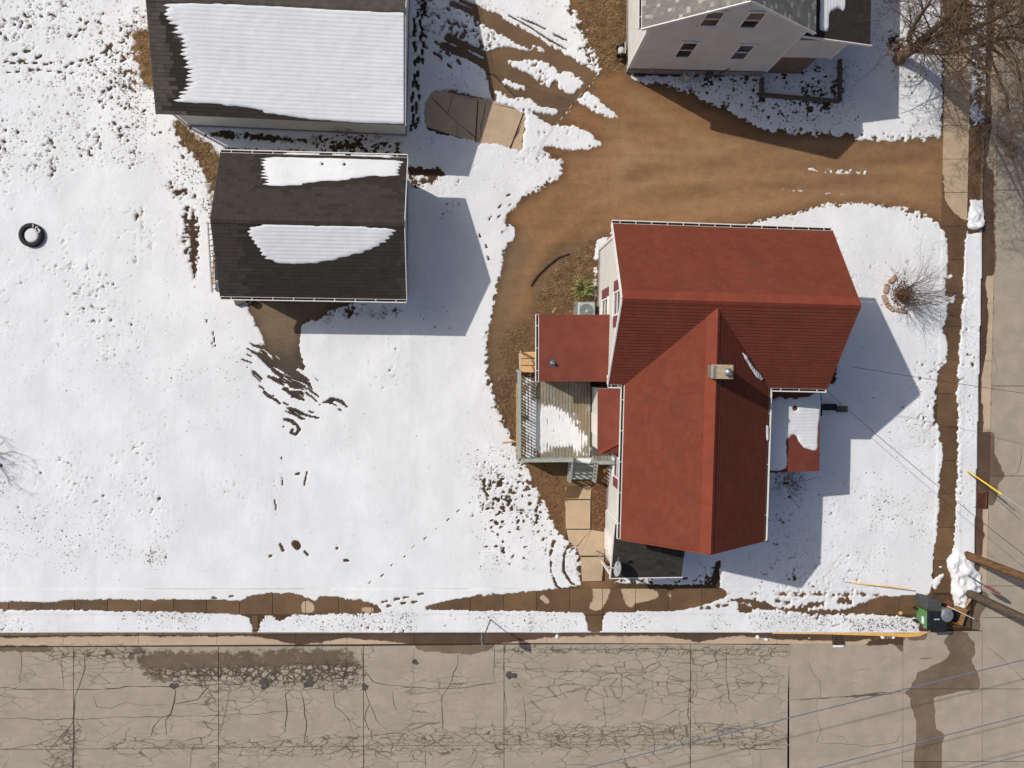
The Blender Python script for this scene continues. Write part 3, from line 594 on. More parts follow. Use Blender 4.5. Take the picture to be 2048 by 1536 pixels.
for q in ([(575, 165), (660, 195), (900, 335), (1050, 400), (960, 402), (860, 368), (760, 372), (690, 402), (650, 402), (615, 290)], [(800, 470), (900, 470), (1020, 450), (1090, 460), (1200, 530), (1215, 570), (1190, 600), (1150, 670), (1100, 650), (980, 570), (880, 520)],
          [(1212, 565), (1290, 548), (1340, 578), (1400, 605), (1415, 650), (1330, 715), (1280, 715), (1230, 680), (1207, 615)], [(785, 605), (850, 630), (920, 660), (970, 690), (930, 692), (870, 668), (800, 632)], [(730, 770), (800, 755), (900, 765), (960, 740), (1040, 790), (1100, 830), (1200, 845), (1205, 872), (1100, 868), (1000, 842), (880, 802), (760, 792)], [(720, 690), (800, 715), (830, 745), (740, 745)], [(1000, 330), (1090, 372), (1130, 405), (1080, 400), (1010, 352)]):
    fill(z2(q), 2.2)
dig(None, 1.0, 0.9, 0.1, m=seg_field([z2([(640, 420, 2), (740, 385, 3.5), (840, 378, 4), (940, 400, 4), (1100, 425, 4), (1250, 490, 4)]), z2([(700, 450, 3), (850, 450, 4), (950, 430, 4), (1080, 410, 4)]), z2([(840, 120, 1.5), (1000, 210, 1.5), (1150, 310, 2), (1280, 380, 1.5)]), z2([(900, 130, 1.2), (1050, 190, 2), (1120, 225, 1)]), z2([(1180, 265, 2), (1280, 310, 2)])], 3))
dig([(850, 205), (862, 186), (895, 180), (945, 190), (985, 202), (1030, 212), (1052, 232), (1050, 262), (1043, 300), (1000, 290), (930, 278), (880, 268), (855, 258), (848, 235)], 2.2, 1.0, 0.1)
fill([(990, 195), (1040, 196), (1070, 212), (1115, 222), (1110, 228), (1070, 222), (1030, 212), (1000, 204)], 2.0)
fill([(1005, 158), (1050, 172), (1055, 180), (1030, 178), (1008, 168)], 1.6)
dig([(905, -25), (945, 8), (1000, 40), (1000, 120), (960, 120), (890, 100), (880, 20)], 10, 0.18, 0.2)
dig([(830, -60), (870, -60), (860, 40), (830, 80)], 10, 0.4, 0.28)
# houses and sheds shelter the soil under them
for q in ([(1262, 20), (1520, 20), (1520, 150), (1262, 150)], [(1220, 470), (1670, 470), (1670, 770), (1540, 770), (1530, 1080), (1230, 1080)], [(400, 60), (790, 60), (790, 250), (400, 240)], [(1545, 790), (1630, 790), (1630, 925), (1545, 925)]):
    dig(q, 4, 1.0)
dig([(1540, 940), (1600, 945), (1610, 985), (1580, 1000), (1548, 970)], 10, 0.4, 0.3)
dig([(1215, 1150), (1430, 1152), (1440, 1178), (1215, 1180)], 5, 0.34, 0.26)
dig([(1365, 1170), (1425, 1168), (1432, 1120), (1440, 1120), (1440, 1178), (1365, 1184)], 2, 0.95, 0.1)
# lumps of snow
LUMPS = [([(1896, 1112), (1920, 1104), (1936, 1120), (1946, 1140), (1958, 1142), (1962, 1180), (1950, 1186), (1935, 1180), (1925, 1215), (1912, 1220), (1905, 1190), (1910, 1165), (1896, 1135)], 3, 0.28),
         ([(1942, 416), (1958, 418), (1970, 440), (1965, 455), (1950, 460), (1938, 456), (1940, 430)], 2.5, 0.16), ([(1866, 1160), (1878, 1150), (1892, 1140), (1888, 1152), (1878, 1170), (1872, 1185), (1866, 1175)], 2, 0.12),
         ([(1112, 1266), (1117, 1268), (1118, 1280), (1114, 1282), (1110, 1274)], 1.2, 0.16), ([(1506, 1269), (1518, 1271), (1523, 1279), (1512, 1278)], 1.2, 0.16), ([(1526, 1274), (1540, 1277), (1538, 1283), (1528, 1280)], 1.2, 0.16), ([(1614, 1275), (1626, 1276), (1622, 1281), (1616, 1280)], 1.2, 0.14),
         ([(1760, 1271), (1776, 1272), (1791, 1271), (1792, 1278), (1776, 1277), (1762, 1279)], 1.4, 0.16), ([(1665, 1290), (1680, 1291), (1690, 1289), (1688, 1294), (1668, 1295)], 1, 0.1), ([(1877, 1131), (1885, 1131), (1885, 1137), (1877, 1137)], 1, 0.1)]
Tmap = np.full((NYg, NXg), 0.024, np.float32)
Tmap = np.where(M_sw > 0.5, 0.024, Tmap)
for q, sg, th in LUMPS:
    fill(q, sg); k = blur(raster(q), 4); Tmap = Tmap+(th-Tmap)*np.clip(k*1.6, 0, 1)
amp = blur(amp, 6)*np.clip(1.12+0.30*N30+0.12*N90, 0.55, 1.8)
nz = 0.40*N6+0.62*N3+0.85*N1+0.16*N12
nz /= nz.std()
cover = 0.5-bare-amp*nz*np.clip(1.0-(bare-0.62)/0.3, 0.12, 1.0)
M_fr = np.zeros_like(cover)
for q, sg, th in LUMPS: M_fr = np.maximum(M_fr, blur(raster(q), 2))
cover += M_fr*(0.10*N6+0.14*N3)

# ------------------------------------------------------------------ terrain level
LOW = -0.13
surf = np.where(M_road > 0.5, LOW, np.where(M_sw > 0.5, 0.015, np.where(M_apron > 0.5, 0.02, 0.0))).astype(np.float32)

# ---- ground sheet
def zone_ground():
    st = 7.0; gx = np.arange(-250, 2310, st); gy = np.arange(-250, 1795, st); X, Y = np.meshgrid(gx, gy); sh = X.shape
    base = np.array(srgb(92, 74, 54)); colr = np.empty(sh+(3,)); colr[:] = base; straw = np.full(sh, 0.35)
    def paint(poly, c, sig, wgt=1.0, s=None):
        nonlocal colr, straw
        k = tab(blur(raster(poly), sig), X, Y)*wgt
        colr = colr*(1-k[..., None])+np.array(srgb(*c))*k[..., None]
        if s is not None: straw = straw*(1-k)+s*k
    paint([(x, y) for x, y in DRIVE], (146, 108, 75), 8, 1, 0.05)
    paint([(1380, 270), (1880, 300), (1880, 420), (1500, 430), (1200, 420), (1120, 390), (1180, 320)], (158, 120, 86), 20, 0.8, 0.0)
    paint([(1240, 240), (1420, 300), (1500, 330), (1300, 330), (1180, 300)], (152, 119, 88), 25, 0.5)
    paint([(1000, 470), (1070, 480), (1040, 560), (1020, 700), (975, 740), (975, 640)], (118, 98, 78), 14, 0.9, 0.1)
    paint([(975, 700), (1040, 680), (1040, 760), (1000, 830), (975, 780)], (104, 88, 72), 14, 0.9, 0.2)
    paint([(1100, 500), (1200, 470), (1230, 460), (1195, 640), (1080, 690), (1050, 640), (1070, 560)], (112, 86, 62), 8, 0.95, 1.0)
    paint([(1120, 490), (1180, 470), (1190, 480), (1110, 540), (1075, 580), (1060, 570)], (84, 66, 50), 8, 0.7, 0.5)
    paint([(1000, 640), (1075, 640), (1075, 760), (1030, 760), (1040, 920), (1020, 900), (985, 800)], (100, 76, 54), 12, 0.85, 0.7)
    paint([(1040, 920), (1200, 930), (1180, 1000), (1135, 1000), (1130, 1090), (1090, 1020)], (124, 96, 64), 6, 0.95, 0.35)
    paint([(1180, 960), (1222, 960), (1216, 1060), (1184, 1060)], (92, 64, 46), 4, 1.0, 0.9)
    paint([(1140, -60), (1262, -60), (1262, 130), (1210, 150), (1180, 90)], (116, 88, 52), 8, 1.0, 0.9)
    paint([(340, 230), (470, 300), (430, 460), (400, 330)], (142, 106, 66), 10, 0.9, 0.5)
    paint([(260, 50), (320, 50), (320, 200), (270, 180)], (170, 128, 80), 8, 0.95, 0.7)
    paint([(480, 590), (720, 590), (640, 650), (600, 760), (560, 740), (500, 640)], (128, 108, 86), 6, 1.0, 0.15)
    paint([(560, 690), (700, 700), (700, 900), (480, 880), (470, 700)], (84, 76, 66), 15, 0.9, 0.1)
    paint([(360, 405), (402, 405), (402, 575), (362, 575)], (88, 68, 58), 4, 0.9, 0.1)
    paint([(-260, 1215), (1900, 1215), (1900, 1270), (-260, 1270)], (88, 66, 50), 4, 0.9, 0.6)
    paint([(1930, -200), (1990, -200), (1980, 470), (1930, 470)], (104, 80, 58), 6, 1.0, 0.6)
    paint([(1420, 210), (1520, 250), (1600, 262), (1880, 278), (1880, 310), (1500, 290)], (120, 94, 66), 10, 0.7, 0.1)
    # wheel ruts round the bend, and soil soaked beside the melting snow
    def strokes(lines, c, sig, wgt):
        nonlocal colr
        k = tab(blur(seg_field(lines, 8), sig), X, Y)*wgt*np.clip(0.75+0.35*tab(N30, X, Y), 0.1, 1.3); k = np.clip(k, 0, 1); colr = colr*(1-k[..., None])+np.array(srgb(*c))*k[..., None]
    r1 = [(1900, 306, 9), (1700, 318, 10), (1480, 322, 12), (1300, 335, 12), (1170, 375, 12), (1090, 440, 12), (1040, 520, 12), (1012, 620, 12), (1000, 720, 9)]; r2 = [(1900, 362, 9), (1700, 368, 10), (1480, 380, 12), (1310, 392, 12), (1210, 425, 12), (1130, 490, 10), (1080, 560, 8)]
    off = lambda ln, d: [(x, y+d, w_) for x, y, w_ in ln]
    strokes([off(r1, -26), off(r1, 28), off(r2, 28)], (168, 136, 100), 11, 0.6)
    strokes([r1, r2], (122, 94, 66), 6, 0.35); strokes([off(r1, 9), off(r2, -10)], (110, 84, 60), 2, 0.3)
    strokes([[(1260, 190, 8), (1330, 240, 10), (1430, 300, 8)], [(1210, 210, 6), (1260, 300, 9), (1240, 360, 8)]], (166, 134, 100), 7, 0.6)
    near = tab(blur((cover > 0).astype(np.float32), 9), X, Y)*(tab(cover, X, Y) <= 0.05); colr = colr*(1-0.42*np.clip(near*1.8, 0, 1))[..., None]
    Z0 = np.where(tab(M_road, X, Y) > 0.5, -0.27, 0.0)
    x, y = PA(X, Y, 0.0)
    x2, y2 = PA(X, Y, Z0)
    co = np.stack([x2, y2, Z0], -1).reshape(-1, 3)
    n, m = sh; idx = np.arange(n*m).reshape(n, m)
    q = np.stack([idx[1:, :-1], idx[1:, 1:], idx[:-1, 1:], idx[:-1, :-1]], -1).reshape(-1, 4)
    # the sheet goes on to the horizon
    b = len(co); R = 2500
    ring = [idx[0, 0], idx[0, -1], idx[-1, -1], idx[-1, 0]]
    far = np.array([(-R, R, -0.3), (R, R, -0.3), (R, -R, -0.3), (-R, -R, -0.3)], float); co = np.concatenate([co, far])
    ext = [(ring[i], ring[(i+1) % 4], b+(i+1) % 4, b+i) for i in range(4)]
    ext = [tuple(reversed(e)) for e in ext]
    me = bpy.data.meshes.new('ground'); me.from_pydata(co.tolist(), [], q.tolist()+ext)
    ca = np.concatenate([colr.reshape(-1, 3), np.tile(base, (4, 1))]); ca = np.concatenate([ca, np.ones((len(ca), 1))], 1)
    a = me.color_attributes.new('zone', 'FLOAT_COLOR', 'POINT'); a.data.foreach_set('color', ca.astype(np.float32).ravel())
    s = me.attributes.new('straw', 'FLOAT', 'POINT'); s.data.foreach_set('value', np.concatenate([straw.ravel(), [.3]*4]).astype(np.float32))
    me.materials.append(MAT['ground']); o = bpy.data.objects.new('ground', me); COL.objects.link(o); return struct(o)
GROUND = zone_ground()

def grid_mesh(name, X, Y, Zc, keep, m, smooth=True, thin=None):
    n, mm = X.shape; idx = np.arange(n*mm).reshape(n, mm)
    q = np.stack([idx[1:, :-1], idx[1:, 1:], idx[:-1, 1:], idx[:-1, :-1]], -1).reshape(-1, 4)
    k = (keep[1:, :-1] | keep[1:, 1:] | keep[:-1, 1:] | keep[:-1, :-1]).ravel(); q = q[k]
    used = np.unique(q); rm = np.full(n*mm, -1, np.int64); rm[used] = np.arange(len(used)); q = rm[q]
    co = np.stack([X, Y, Zc], -1).reshape(-1, 3)[used].astype(np.float32)
    me = bpy.data.meshes.new(name); me.vertices.add(len(co)); me.vertices.foreach_set('co', co.ravel())
    me.loops.add(len(q)*4); me.loops.foreach_set('vertex_index', q.astype(np.int32).ravel())
    me.polygons.add(len(q)); me.polygons.foreach_set('loop_start', np.arange(0, len(q)*4, 4, dtype=np.int32)); me.polygons.foreach_set('loop_total', np.full(len(q), 4, np.int32))
    me.polygons.foreach_set('use_smooth', np.full(len(q), smooth)); me.materials.append(MAT[m])
    if thin is not None: at_ = me.attributes.new('thin', 'FLOAT', 'POINT'); at_.data.foreach_set('value', thin.ravel()[used].astype(np.float32))
    me.update(); me.validate(); return me
def build_snow():
    X, Y = np.meshgrid(GX, GY)
    pos = 1-np.exp(-np.clip(cover, 0, None)/0.10)
    und = 0.018*N90+0.0105*N30+0.0032*N12+0.0013*N6
    thick = np.where(cover > 0, Tmap*pos+und*pos*np.clip(pos*1.2-0.2, 0, 1), cover*0.30)
    thick = np.where(cover > 0.06, np.maximum(thick, 0.008), thick); thick = np.maximum(thick, -0.05)
    rough = blur((amp > 0.15).astype(np.float32), 8)
    thick += np.where(cover > 0, (0.0025*N6+0.0022*N3)*rough*pos, 0)
    thick += M_fr*np.where(cover > 0, 0.05*N6+0.07*N3+.02*N1, 0)*0.6*np.clip(Tmap/.2, .2, 1)
    global THICK; THICK = thick
    z = surf+thick
    x, y = PA(X, Y, np.clip(surf, -1, 1))
    me = grid_mesh('snow', x, y, z, thick > -0.02, 'snow', thin=np.clip(1-cover/0.36, 0, 1)*(1-M_fr))
    o = bpy.data.objects.new('snow', me); COL.objects.link(o); return stuff(o)
SNOW = build_snow()
SNOW['label'] = 'melting snow cover over the lawns and verges'

# ------------------------------------------------------------------ wet and cracked concrete
wet = np.zeros((NYg, NXg), np.float32); crk = np.zeros((NYg, NXg), np.float32)
def soak(poly, sig=2.5, wgt=1.0):
    global wet; wet = np.maximum(wet, blur(raster(poly), sig*1.6)*wgt)
def dry(poly, sig=2.0, wgt=1.0):
    global wet; wet = wet*(1-blur(raster(poly), sig*2.2)*wgt)
soak([(-260, 1165), (1960, 1165), (1960, 1262), (-260, 1262)], 2)
soak([(1850, -260), (1945, -260), (1945, 1200), (1850, 1200)], 2)
dry([(1884, 60), (1945, 60), (1945, 440), (1926, 440), (1902, 418), (1890, 402), (1884, 330)], 2.5)
q8 = lambda pts: Z(1050, 900, .2148, pts)
for q in ([(610, 1260), (715, 1265), (715, 1490), (650, 1505), (600, 1480), (622, 1400), (640, 1330), (612, 1290)], [(722, 1265), (795, 1270), (772, 1350), (762, 1430), (722, 1470)],
          [(890, 1260), (980, 1245), (1025, 1290), (1025, 1470), (940, 1460), (920, 1370)], [(1030, 1270), (1200, 1290), (1260, 1360), (1150, 1400), (1040, 1440)], [(1332, 1290), (1380, 1310), (1360, 1400), (1332, 1420)],
          [(120, 1340), (200, 1360), (270, 1450), (180, 1430), (120, 1380)]): dry(q8(q), 1.6)
for q in ([(603, 1200), (624, 1203), (632, 1226), (603, 1227)], [(672, 1206), (680, 1226), (672, 1226)], [(720, 1212), (750, 1216), (752, 1226), (722, 1226)]): dry(q, 1.6)
# street: wet gutter, soaked lane, melt water across the junction
soak([(-260, 1262), (1806, 1262), (1806, 1279), (1600, 1282), (1480, 1272), (1400, 1284), (1320, 1272), (1120, 1272), (960, 1292), (850, 1293), (700, 1275), (600, 1290), (500, 1272), (280, 1272), (100, 1274), (-260, 1274)], 2.5)
soak([(820, 1262), (1000, 1262), (985, 1300), (960, 1304), (830, 1298)], 3)
soak([(285, 1288), (440, 1290), (560, 1288), (700, 1288), (735, 1300), (722, 1372), (640, 1378), (560, 1378), (460, 1372), (360, 1374), (285, 1372), (270, 1335), (120, 1318), (110, 1290)], 8, 0.64)
soak([(-260, 1290), (120, 1290), (110, 1306), (-260, 1302)], 3, 0.8)
soak([(850, 1286), (985, 1286), (960, 1308), (880, 1305), (830, 1300)], 4)
soak(Z(1600, 1200, .21875, [(1410, 270), (1520, 290), (1600, 390), (1610, 500), (1565, 540), (1610, 630), (1640, 700), (1650, 810), (1480, 830), (1215, 890), (1245, 1010), (1230, 1060), (1250, 1180), (1330, 1240), (1300, 1300), (1300, 1470), (1250, 1900),
      (1045, 1900), (1040, 1400), (1055, 1290), (1060, 1130), (1010, 970), (1000, 870), (950, 860), (950, 820), (1020, 810), (1010, 770), (1080, 700), (1040, 680), (1150, 640), (1210, 590), (1340, 545), (1380, 470), (1315, 390), (1330, 340), (1410, 290)]), 1.6)
soak([(1865, 1185), (1960, 1180), (1980, 1190), (1972, 1216), (1946, 1240), (1935, 1262), (1900, 1262), (1860, 1256)], 2)
for q in ([(1820, 1314), (1868, 1312), (1868, 1319), (1820, 1320)], [(1812, 1331), (1832, 1331), (1832, 1336), (1812, 1336)], [(1945, 1257), (1962, 1258), (1960, 1262), (1946, 1262)], [(1811, 1270), (1860, 1262), (1850, 1282), (1815, 1282)], [(1800, 1386), (1740, 1386), (1660, 1396), (1660, 1400), (1740, 1393), (1806, 1392)], [(1740, 1282), (1806, 1270), (1806, 1310), (1790, 1290), (1720, 1292)]): soak(q, 1.4, 0.9)
yy = list(range(-250, 1200, 50))
soak([(kx(y)-6, y) for y in yy]+[(kx(y)+11+4*math.sin(y*.031)+3*math.sin(y*.013), y) for y in reversed(yy)], 2)
soak([(rx(y)-3, y) for y in yy]+[(rx(y)+6, y) for y in reversed(yy)], 3, 0.75)
soak([(1940, 870), (1986, 860), (1990, 910), (2012, 955), (1996, 965), (1998, 985), (1990, 1010), (1976, 1014), (1974, 1000), (1950, 1000)], 2.5)
soak([(1945, 330), (1990, 330), (1992, 560), (1955, 540)], 4, 0.9)
soak([(1985, 250), (2048, 300), (2030, 330), (1995, 300)], 5, 0.8)
# crack densities
def crackle(poly, sig, wgt):
    global crk; crk = np.maximum(crk, blur(raster(poly), sig)*wgt)
crackle([(-260, 1292), (1580, 1292), (1580, 1800), (-260, 1800)], 6, 0.27)
crackle([(280, 1334), (735, 1322), (735, 1382), (420, 1382), (280, 1350)], 6, 0.95)
crackle([(985, 1292), (1580, 1292), (1580, 1310), (985, 1308)], 5, 0.95)
crackle([(90, 1290), (300, 1290), (300, 1330), (90, 1330)], 8, 0.75)
crackle([(200, 1478), (760, 1466), (1000, 1445), (1580, 1440), (1580, 1500), (700, 1518), (200, 1508)], 8, 0.66)
crackle([(90, 1460), (170, 1440), (160, 1560), (90, 1560)], 12, 0.8)
crackle([(1010, 1300), (1580, 1300), (1580, 1420), (1010, 1400)], 12, 0.42)

class Pave:
    pass
def pave(name, q, z, m, parent, thick=0.12, step=5.0, gap=0.012, crown=0.0):
    """a slab between four photo corners (UL, UR, LR, LL), gridded so that wet and cracked patches follow their outlines"""
    q = [np.array(p, float) for p in q]
    n = max(2, int(max(np.linalg.norm(q[1]-q[0]), np.linalg.norm(q[2]-q[3]))/step)+1); mrow = max(2, int(max(np.linalg.norm(q[3]-q[0]), np.linalg.norm(q[2]-q[1]))/step)+1)
    u = np.linspace(0, 1, n)[None, :, None]; v = np.linspace(0, 1, mrow)[:, None, None]
    g = (q[0]*(1-u)+q[1]*u)*(1-v)+(q[3]*(1-u)+q[2]*u)*v
    X, Y = g[..., 0], g[..., 1]; wv = tab(wet, X, Y); cv = tab(crk, X, Y)
    zz = np.full(X.shape, float(z)); x, y = PA(X, Y, zz)
    cx, cy = x.mean(), y.mean(); wx = abs(x[:, -1]-x[:, 0]).mean(); wy = abs(y[-1]-y[0]).mean()
    x = cx+(x-cx)*(1-2*gap/max(wx, .2)); y = cy+(y-cy)*(1-2*gap/max(wy, .2))
    o0 = origin(parent); co = np.stack([x-o0.x, y-o0.y, zz-o0.z], -1).reshape(-1, 3)
    idx = np.arange(n*mrow).reshape(mrow, n); f = np.stack([idx[1:, :-1], idx[1:, 1:], idx[:-1, 1:], idx[:-1, :-1]], -1).reshape(-1, 4).tolist()
    bd = list(idx[0, :])+list(idx[1:, -1])+list(idx[-1, -2::-1])+list(idx[-2:0:-1, 0]); b = len(co)
    low = co[bd].copy(); low[:, 2] -= thick; co = np.concatenate([co, low]); L = len(bd)
    f += [(int(bd[i]), int(bd[(i+1) % L]), b+(i+1) % L, b+i) for i in range(L)]
    me = bpy.data.meshes.new(name); me.from_pydata(co.tolist(), [], f)
    for an, arr in (('wet', wv), ('crack', cv)):
        a = me.attributes.new(an, 'FLOAT', 'POINT'); fl = arr.ravel(); a.data.foreach_set('value', np.concatenate([fl, fl[bd]]).astype(np.float32))
    me.materials.append(MAT[m]); o = bpy.data.objects.new(name, me); COL.objects.link(o); o.parent = parent; ORI[o.name] = o0; return o
def bed(name, poly, z, m='bed'):
    b = MB(); pts = [P(x, y, z) for x, y in poly]; b.add(pts, [tuple(reversed(range(len(pts))))]); return struct(b.build(name, m))

SWB = bed('sidewalk', SIDEWALK_B, 0.004); SWB['label'] = 'pavement of square slabs along the cracked street'
xs = [-260+(1073+260) % 66]; xs = [1073+66*k for k in range(-20, 13)]
for a, b in zip(xs[:-1], xs[1:]):
    pave('paving_slab', [(a, 1177), (b, 1177), (b, 1229), (a, 1229)], 0.015+random.uniform(-.002, .003), 'walk', SWB, 0.06, 4)
SWR = bed('sidewalk', SIDEWALK_R, 0.004); SWR['label'] = 'pavement of square slabs along the side street'
ysl = [1122-67*k for k in range(0, 21)][::-1]+[1186]
for a, b in zip(ysl[:-1], ysl[1:]):
    pave('paving_slab', [(swl(a), a), (swl(a)+52, a), (swl(b)+52, b), (swl(b), b)], 0.015+random.uniform(-.002, .003), 'walk', SWR, 0.06, 4)
for q in ([(1866, 1190), (1936, 1190), (1942, 1254), (1868, 1254)],):
    pave('ramp_slab', q, -0.02, 'walk', SWR, 0.2, 4)
pave('carriage_step', [(1174, 1231), (1205, 1231), (1205, 1260), (1176, 1260)], 0.012, 'walk', SWB, 0.06, 4)
pave('carriage_step', [(502, 1231), (517, 1231), (516, 1260), (506, 1260)], 0.012, 'walk', SWB, 0.06, 4)

ROAD = bed('road', [(-250, 1262), (1900, 1262), (1900, 1790), (-250, 1790)], -0.2); ROAD['label'] = 'cracked concrete street'
def panels(xsv, ysv, parent, z=LOW):
    for a, b in zip(xsv[:-1], xsv[1:]):
        for c, d in zip(ysv[:-1], ysv[1:]): pave('road_panel', [(a, c), (b, c), (b, d), (a, d)], z, 'road', parent, 0.05, 6, 0.016)
for (a, b, c, d, e, f) in ((-250, 147, 1294, 1294, 1499, 1499), (147, 437, 1294, 1293, 1498, 1496), (437, 727, 1293, 1292, 1496, 1492), (727, 1008, 1292, 1289, 1492, 1490), (1008, 1381, 1289, 1288, 1490, 1490), (1381, 1579, 1288, 1290, 1490, 1490)):
    pave('road_panel', [(a, c), (b, d), (b, f), (a, e)], LOW, 'road', ROAD, 0.05, 5, 0.014); pave('road_panel', [(a, e), (b, f), (b, 1790), (a, 1790)], LOW, 'road', ROAD, 0.05, 6, 0.014)
pave('road_panel', [(1579, 1288), (1806, 1289), (1806, 1386), (1575, 1400)], LOW, 'road', ROAD, 0.05, 5, 0.012); pave('road_panel', [(1575, 1400), (1806, 1386), (1805, 1790), (1572, 1790)], LOW, 'road', ROAD, 0.05, 6, 0.012)
panels([1806, 1965], [1262, 1378, 1523, 1790], ROAD)
SIDE = bed('side_street', [(rx(-245)-30, -245), (2300, -245), (2300, 1790), (1900, 1790), (1935, 1180)], -0.2); SIDE['label'] = 'concrete side street under the bare tree'
ysr = [-245, 40, 380, 772, 952, 1172]
for c, d in zip(ysr[:-1], ysr[1:]):
    pave('road_panel', [(rx(c), c), (2130, c), (2130, d), (rx(d), d)], LOW, 'road', SIDE, 0.05, 6, 0.014); pave('road_panel', [(2130, c), (2300, c), (2300, d), (2130, d)], LOW, 'road', SIDE, 0.05, 8, 0.014)
panels([1965, 2130, 2300], [1172, 1235, 1378, 1523, 1790], SIDE)
pave('road_panel', [(1950, 1216), (1965, 1190), (1965, 1262), (1942, 1258)], LOW, 'road', SIDE, 0.05, 4, 0.008)

KERB = bed('kerb', [(-250, 1261), (1870, 1261), (1870, 1268), (-250, 1268)], -0.22, 'kerb')
def ky(x): return 1266-0.006*min(max(x, 0), 1100) if x < 1100 else 1259.4+(x-1100)*0.004
GUT = bed('gutter', [(-250, 1267), (1806, 1267), (1806, 1296), (-250, 1296)], -0.21)
gx0 = [-245, -26, 126, 277, 434, 590, 694, 828, 967, 1094, 1246, 1400, 1553, 1665]
for a, b in zip(gx0[:-1], gx0[1:]):
    pave('gutter_slab', [(a, ky(a)+6.5), (b, ky(b)+6.5), (b, ky(b)+27), (a, ky(a)+27)], LOW+0.004, 'gutter_pan', GUT, 0.06, 4, 0.008)
for a, b in ((1690, 1806),): pave('gutter_slab', [(a, ky(a)+6.5), (b, ky(b)+6.5), (b, ky(b)+28), (a, ky(a)+28)], LOW+0.004, 'gutter_pan', GUT, 0.06, 4, 0.008)
kk = gx0[:-1]+[1545, 1620, 1700, 1790]
kk = sorted(set(k for k in gx0 if k < 1540))+[1545]
for a, b in zip(kk[:-1], kk[1:]):
    MB().prism([P(a+.3, ky(a)+6, 0)[:2], P(b-.3, ky(b)+6, 0)[:2], P(b-.3, ky(b), 0)[:2], P(a+.3, ky(a), 0)[:2]], -0.25, 0.006).build('kerb_stone', 'kerb', KERB, bevel=0.012)
cur = [(1545, 1261), (1650, 1262), (1780, 1266), (1815, 1268), (1840, 1266), (1862, 1258)]
for (xa, ya), (xb, yb) in zip(cur[:-1], cur[1:]):
    MB().prism([P(xa, ya+6.5, 0)[:2], P(xb, yb+6.5, 0)[:2], P(xb, yb, 0)[:2], P(xa, ya, 0)[:2]], -0.25, [0.006, 0.006 if xb < 1850 else -.06]*1+[0.006 if xb < 1850 else -.06, 0.006]).build('kerb_stone', 'kerb_yellow', KERB)
KERB2 = bed('kerb', [(kx(-245)-6, -245), (kx(-245)+1, -245), (kx(1178)+1, 1178), (kx(1178)-6, 1178)], -0.22, 'kerb'); KERB2['label'] = 'kerb of the side street'; KERB['label'] = 'kerb of the cracked street, painted yellow near the corner'
GUT2 = bed('gutter', [(kx(-245), -245), (rx(-245), -245), (rx(1178), 1178), (kx(1178), 1178)], -0.21); GUT['label'] = 'gutter of the cracked street'; GUT2['label'] = 'gutter of the side street'
yg = [-245, 10, 150, 300, 445, 606, 722, 860, 985, 1018, 1178]
for a, b in zip(yg[:-1], yg[1:]):
    if a != 985: pave('gutter_slab', [(kx(a)+.5, a), (rx(a)-.5, a), (rx(b)-.5, b), (kx(b)+.5, b)], LOW+0.004, 'gutter_pan', GUT2, 0.06, 4, 0.008)
    MB().prism([P(kx(b)-6, b-.3, 0)[:2], P(kx(b), b-.3, 0)[:2], P(kx(a), a+.3, 0)[:2], P(kx(a)-6, a+.3, 0)[:2]], -0.25, 0.006).build('kerb_stone', 'kerb', KERB2, bevel=0.012)

# major cracks, filled with dirt
def ribbon(b, pts, wd, z):
    pts = [P(p[0], p[1], z) for p in pts]
    # roughen
    fine = [pts[0]]
    for a, c in zip(pts[:-1], pts[1:]):
        k = max(1, int((c-a).length/0.35))
        for i in range(1, k+1):
            p = a.lerp(c, i/k); 
            if i < k: p = p+Vector((random.uniform(-.05, .05), random.uniform(-.05, .05), 0))
            fine.append(p)
    vs = []
    for i, p in enumerate(fine):
        d = (fine[min(i+1, len(fine)-1)]-fine[max(i-1, 0)]); d.z = 0; d.normalize(); nrm = Vector((-d.y, d.x, 0)); wv = wd*random.uniform(0.35, 1.25)*(0.45 if i in (0, len(fine)-1) else 1)
        vs += [p+nrm*wv/2, p-nrm*wv/2]
    b.add(vs, [(2*i, 2*i+1, 2*i+3, 2*i+2) for i in range(len(fine)-1)])
CR = MB()
zl = lambda pts: Z(0, 1150, .293, pts); zm = lambda pts: Z(600, 1150, .293, pts); zr = lambda pts: Z(1100, 1150, .293, pts); zc = lambda pts: Z(1600, 1200, .21875, pts)
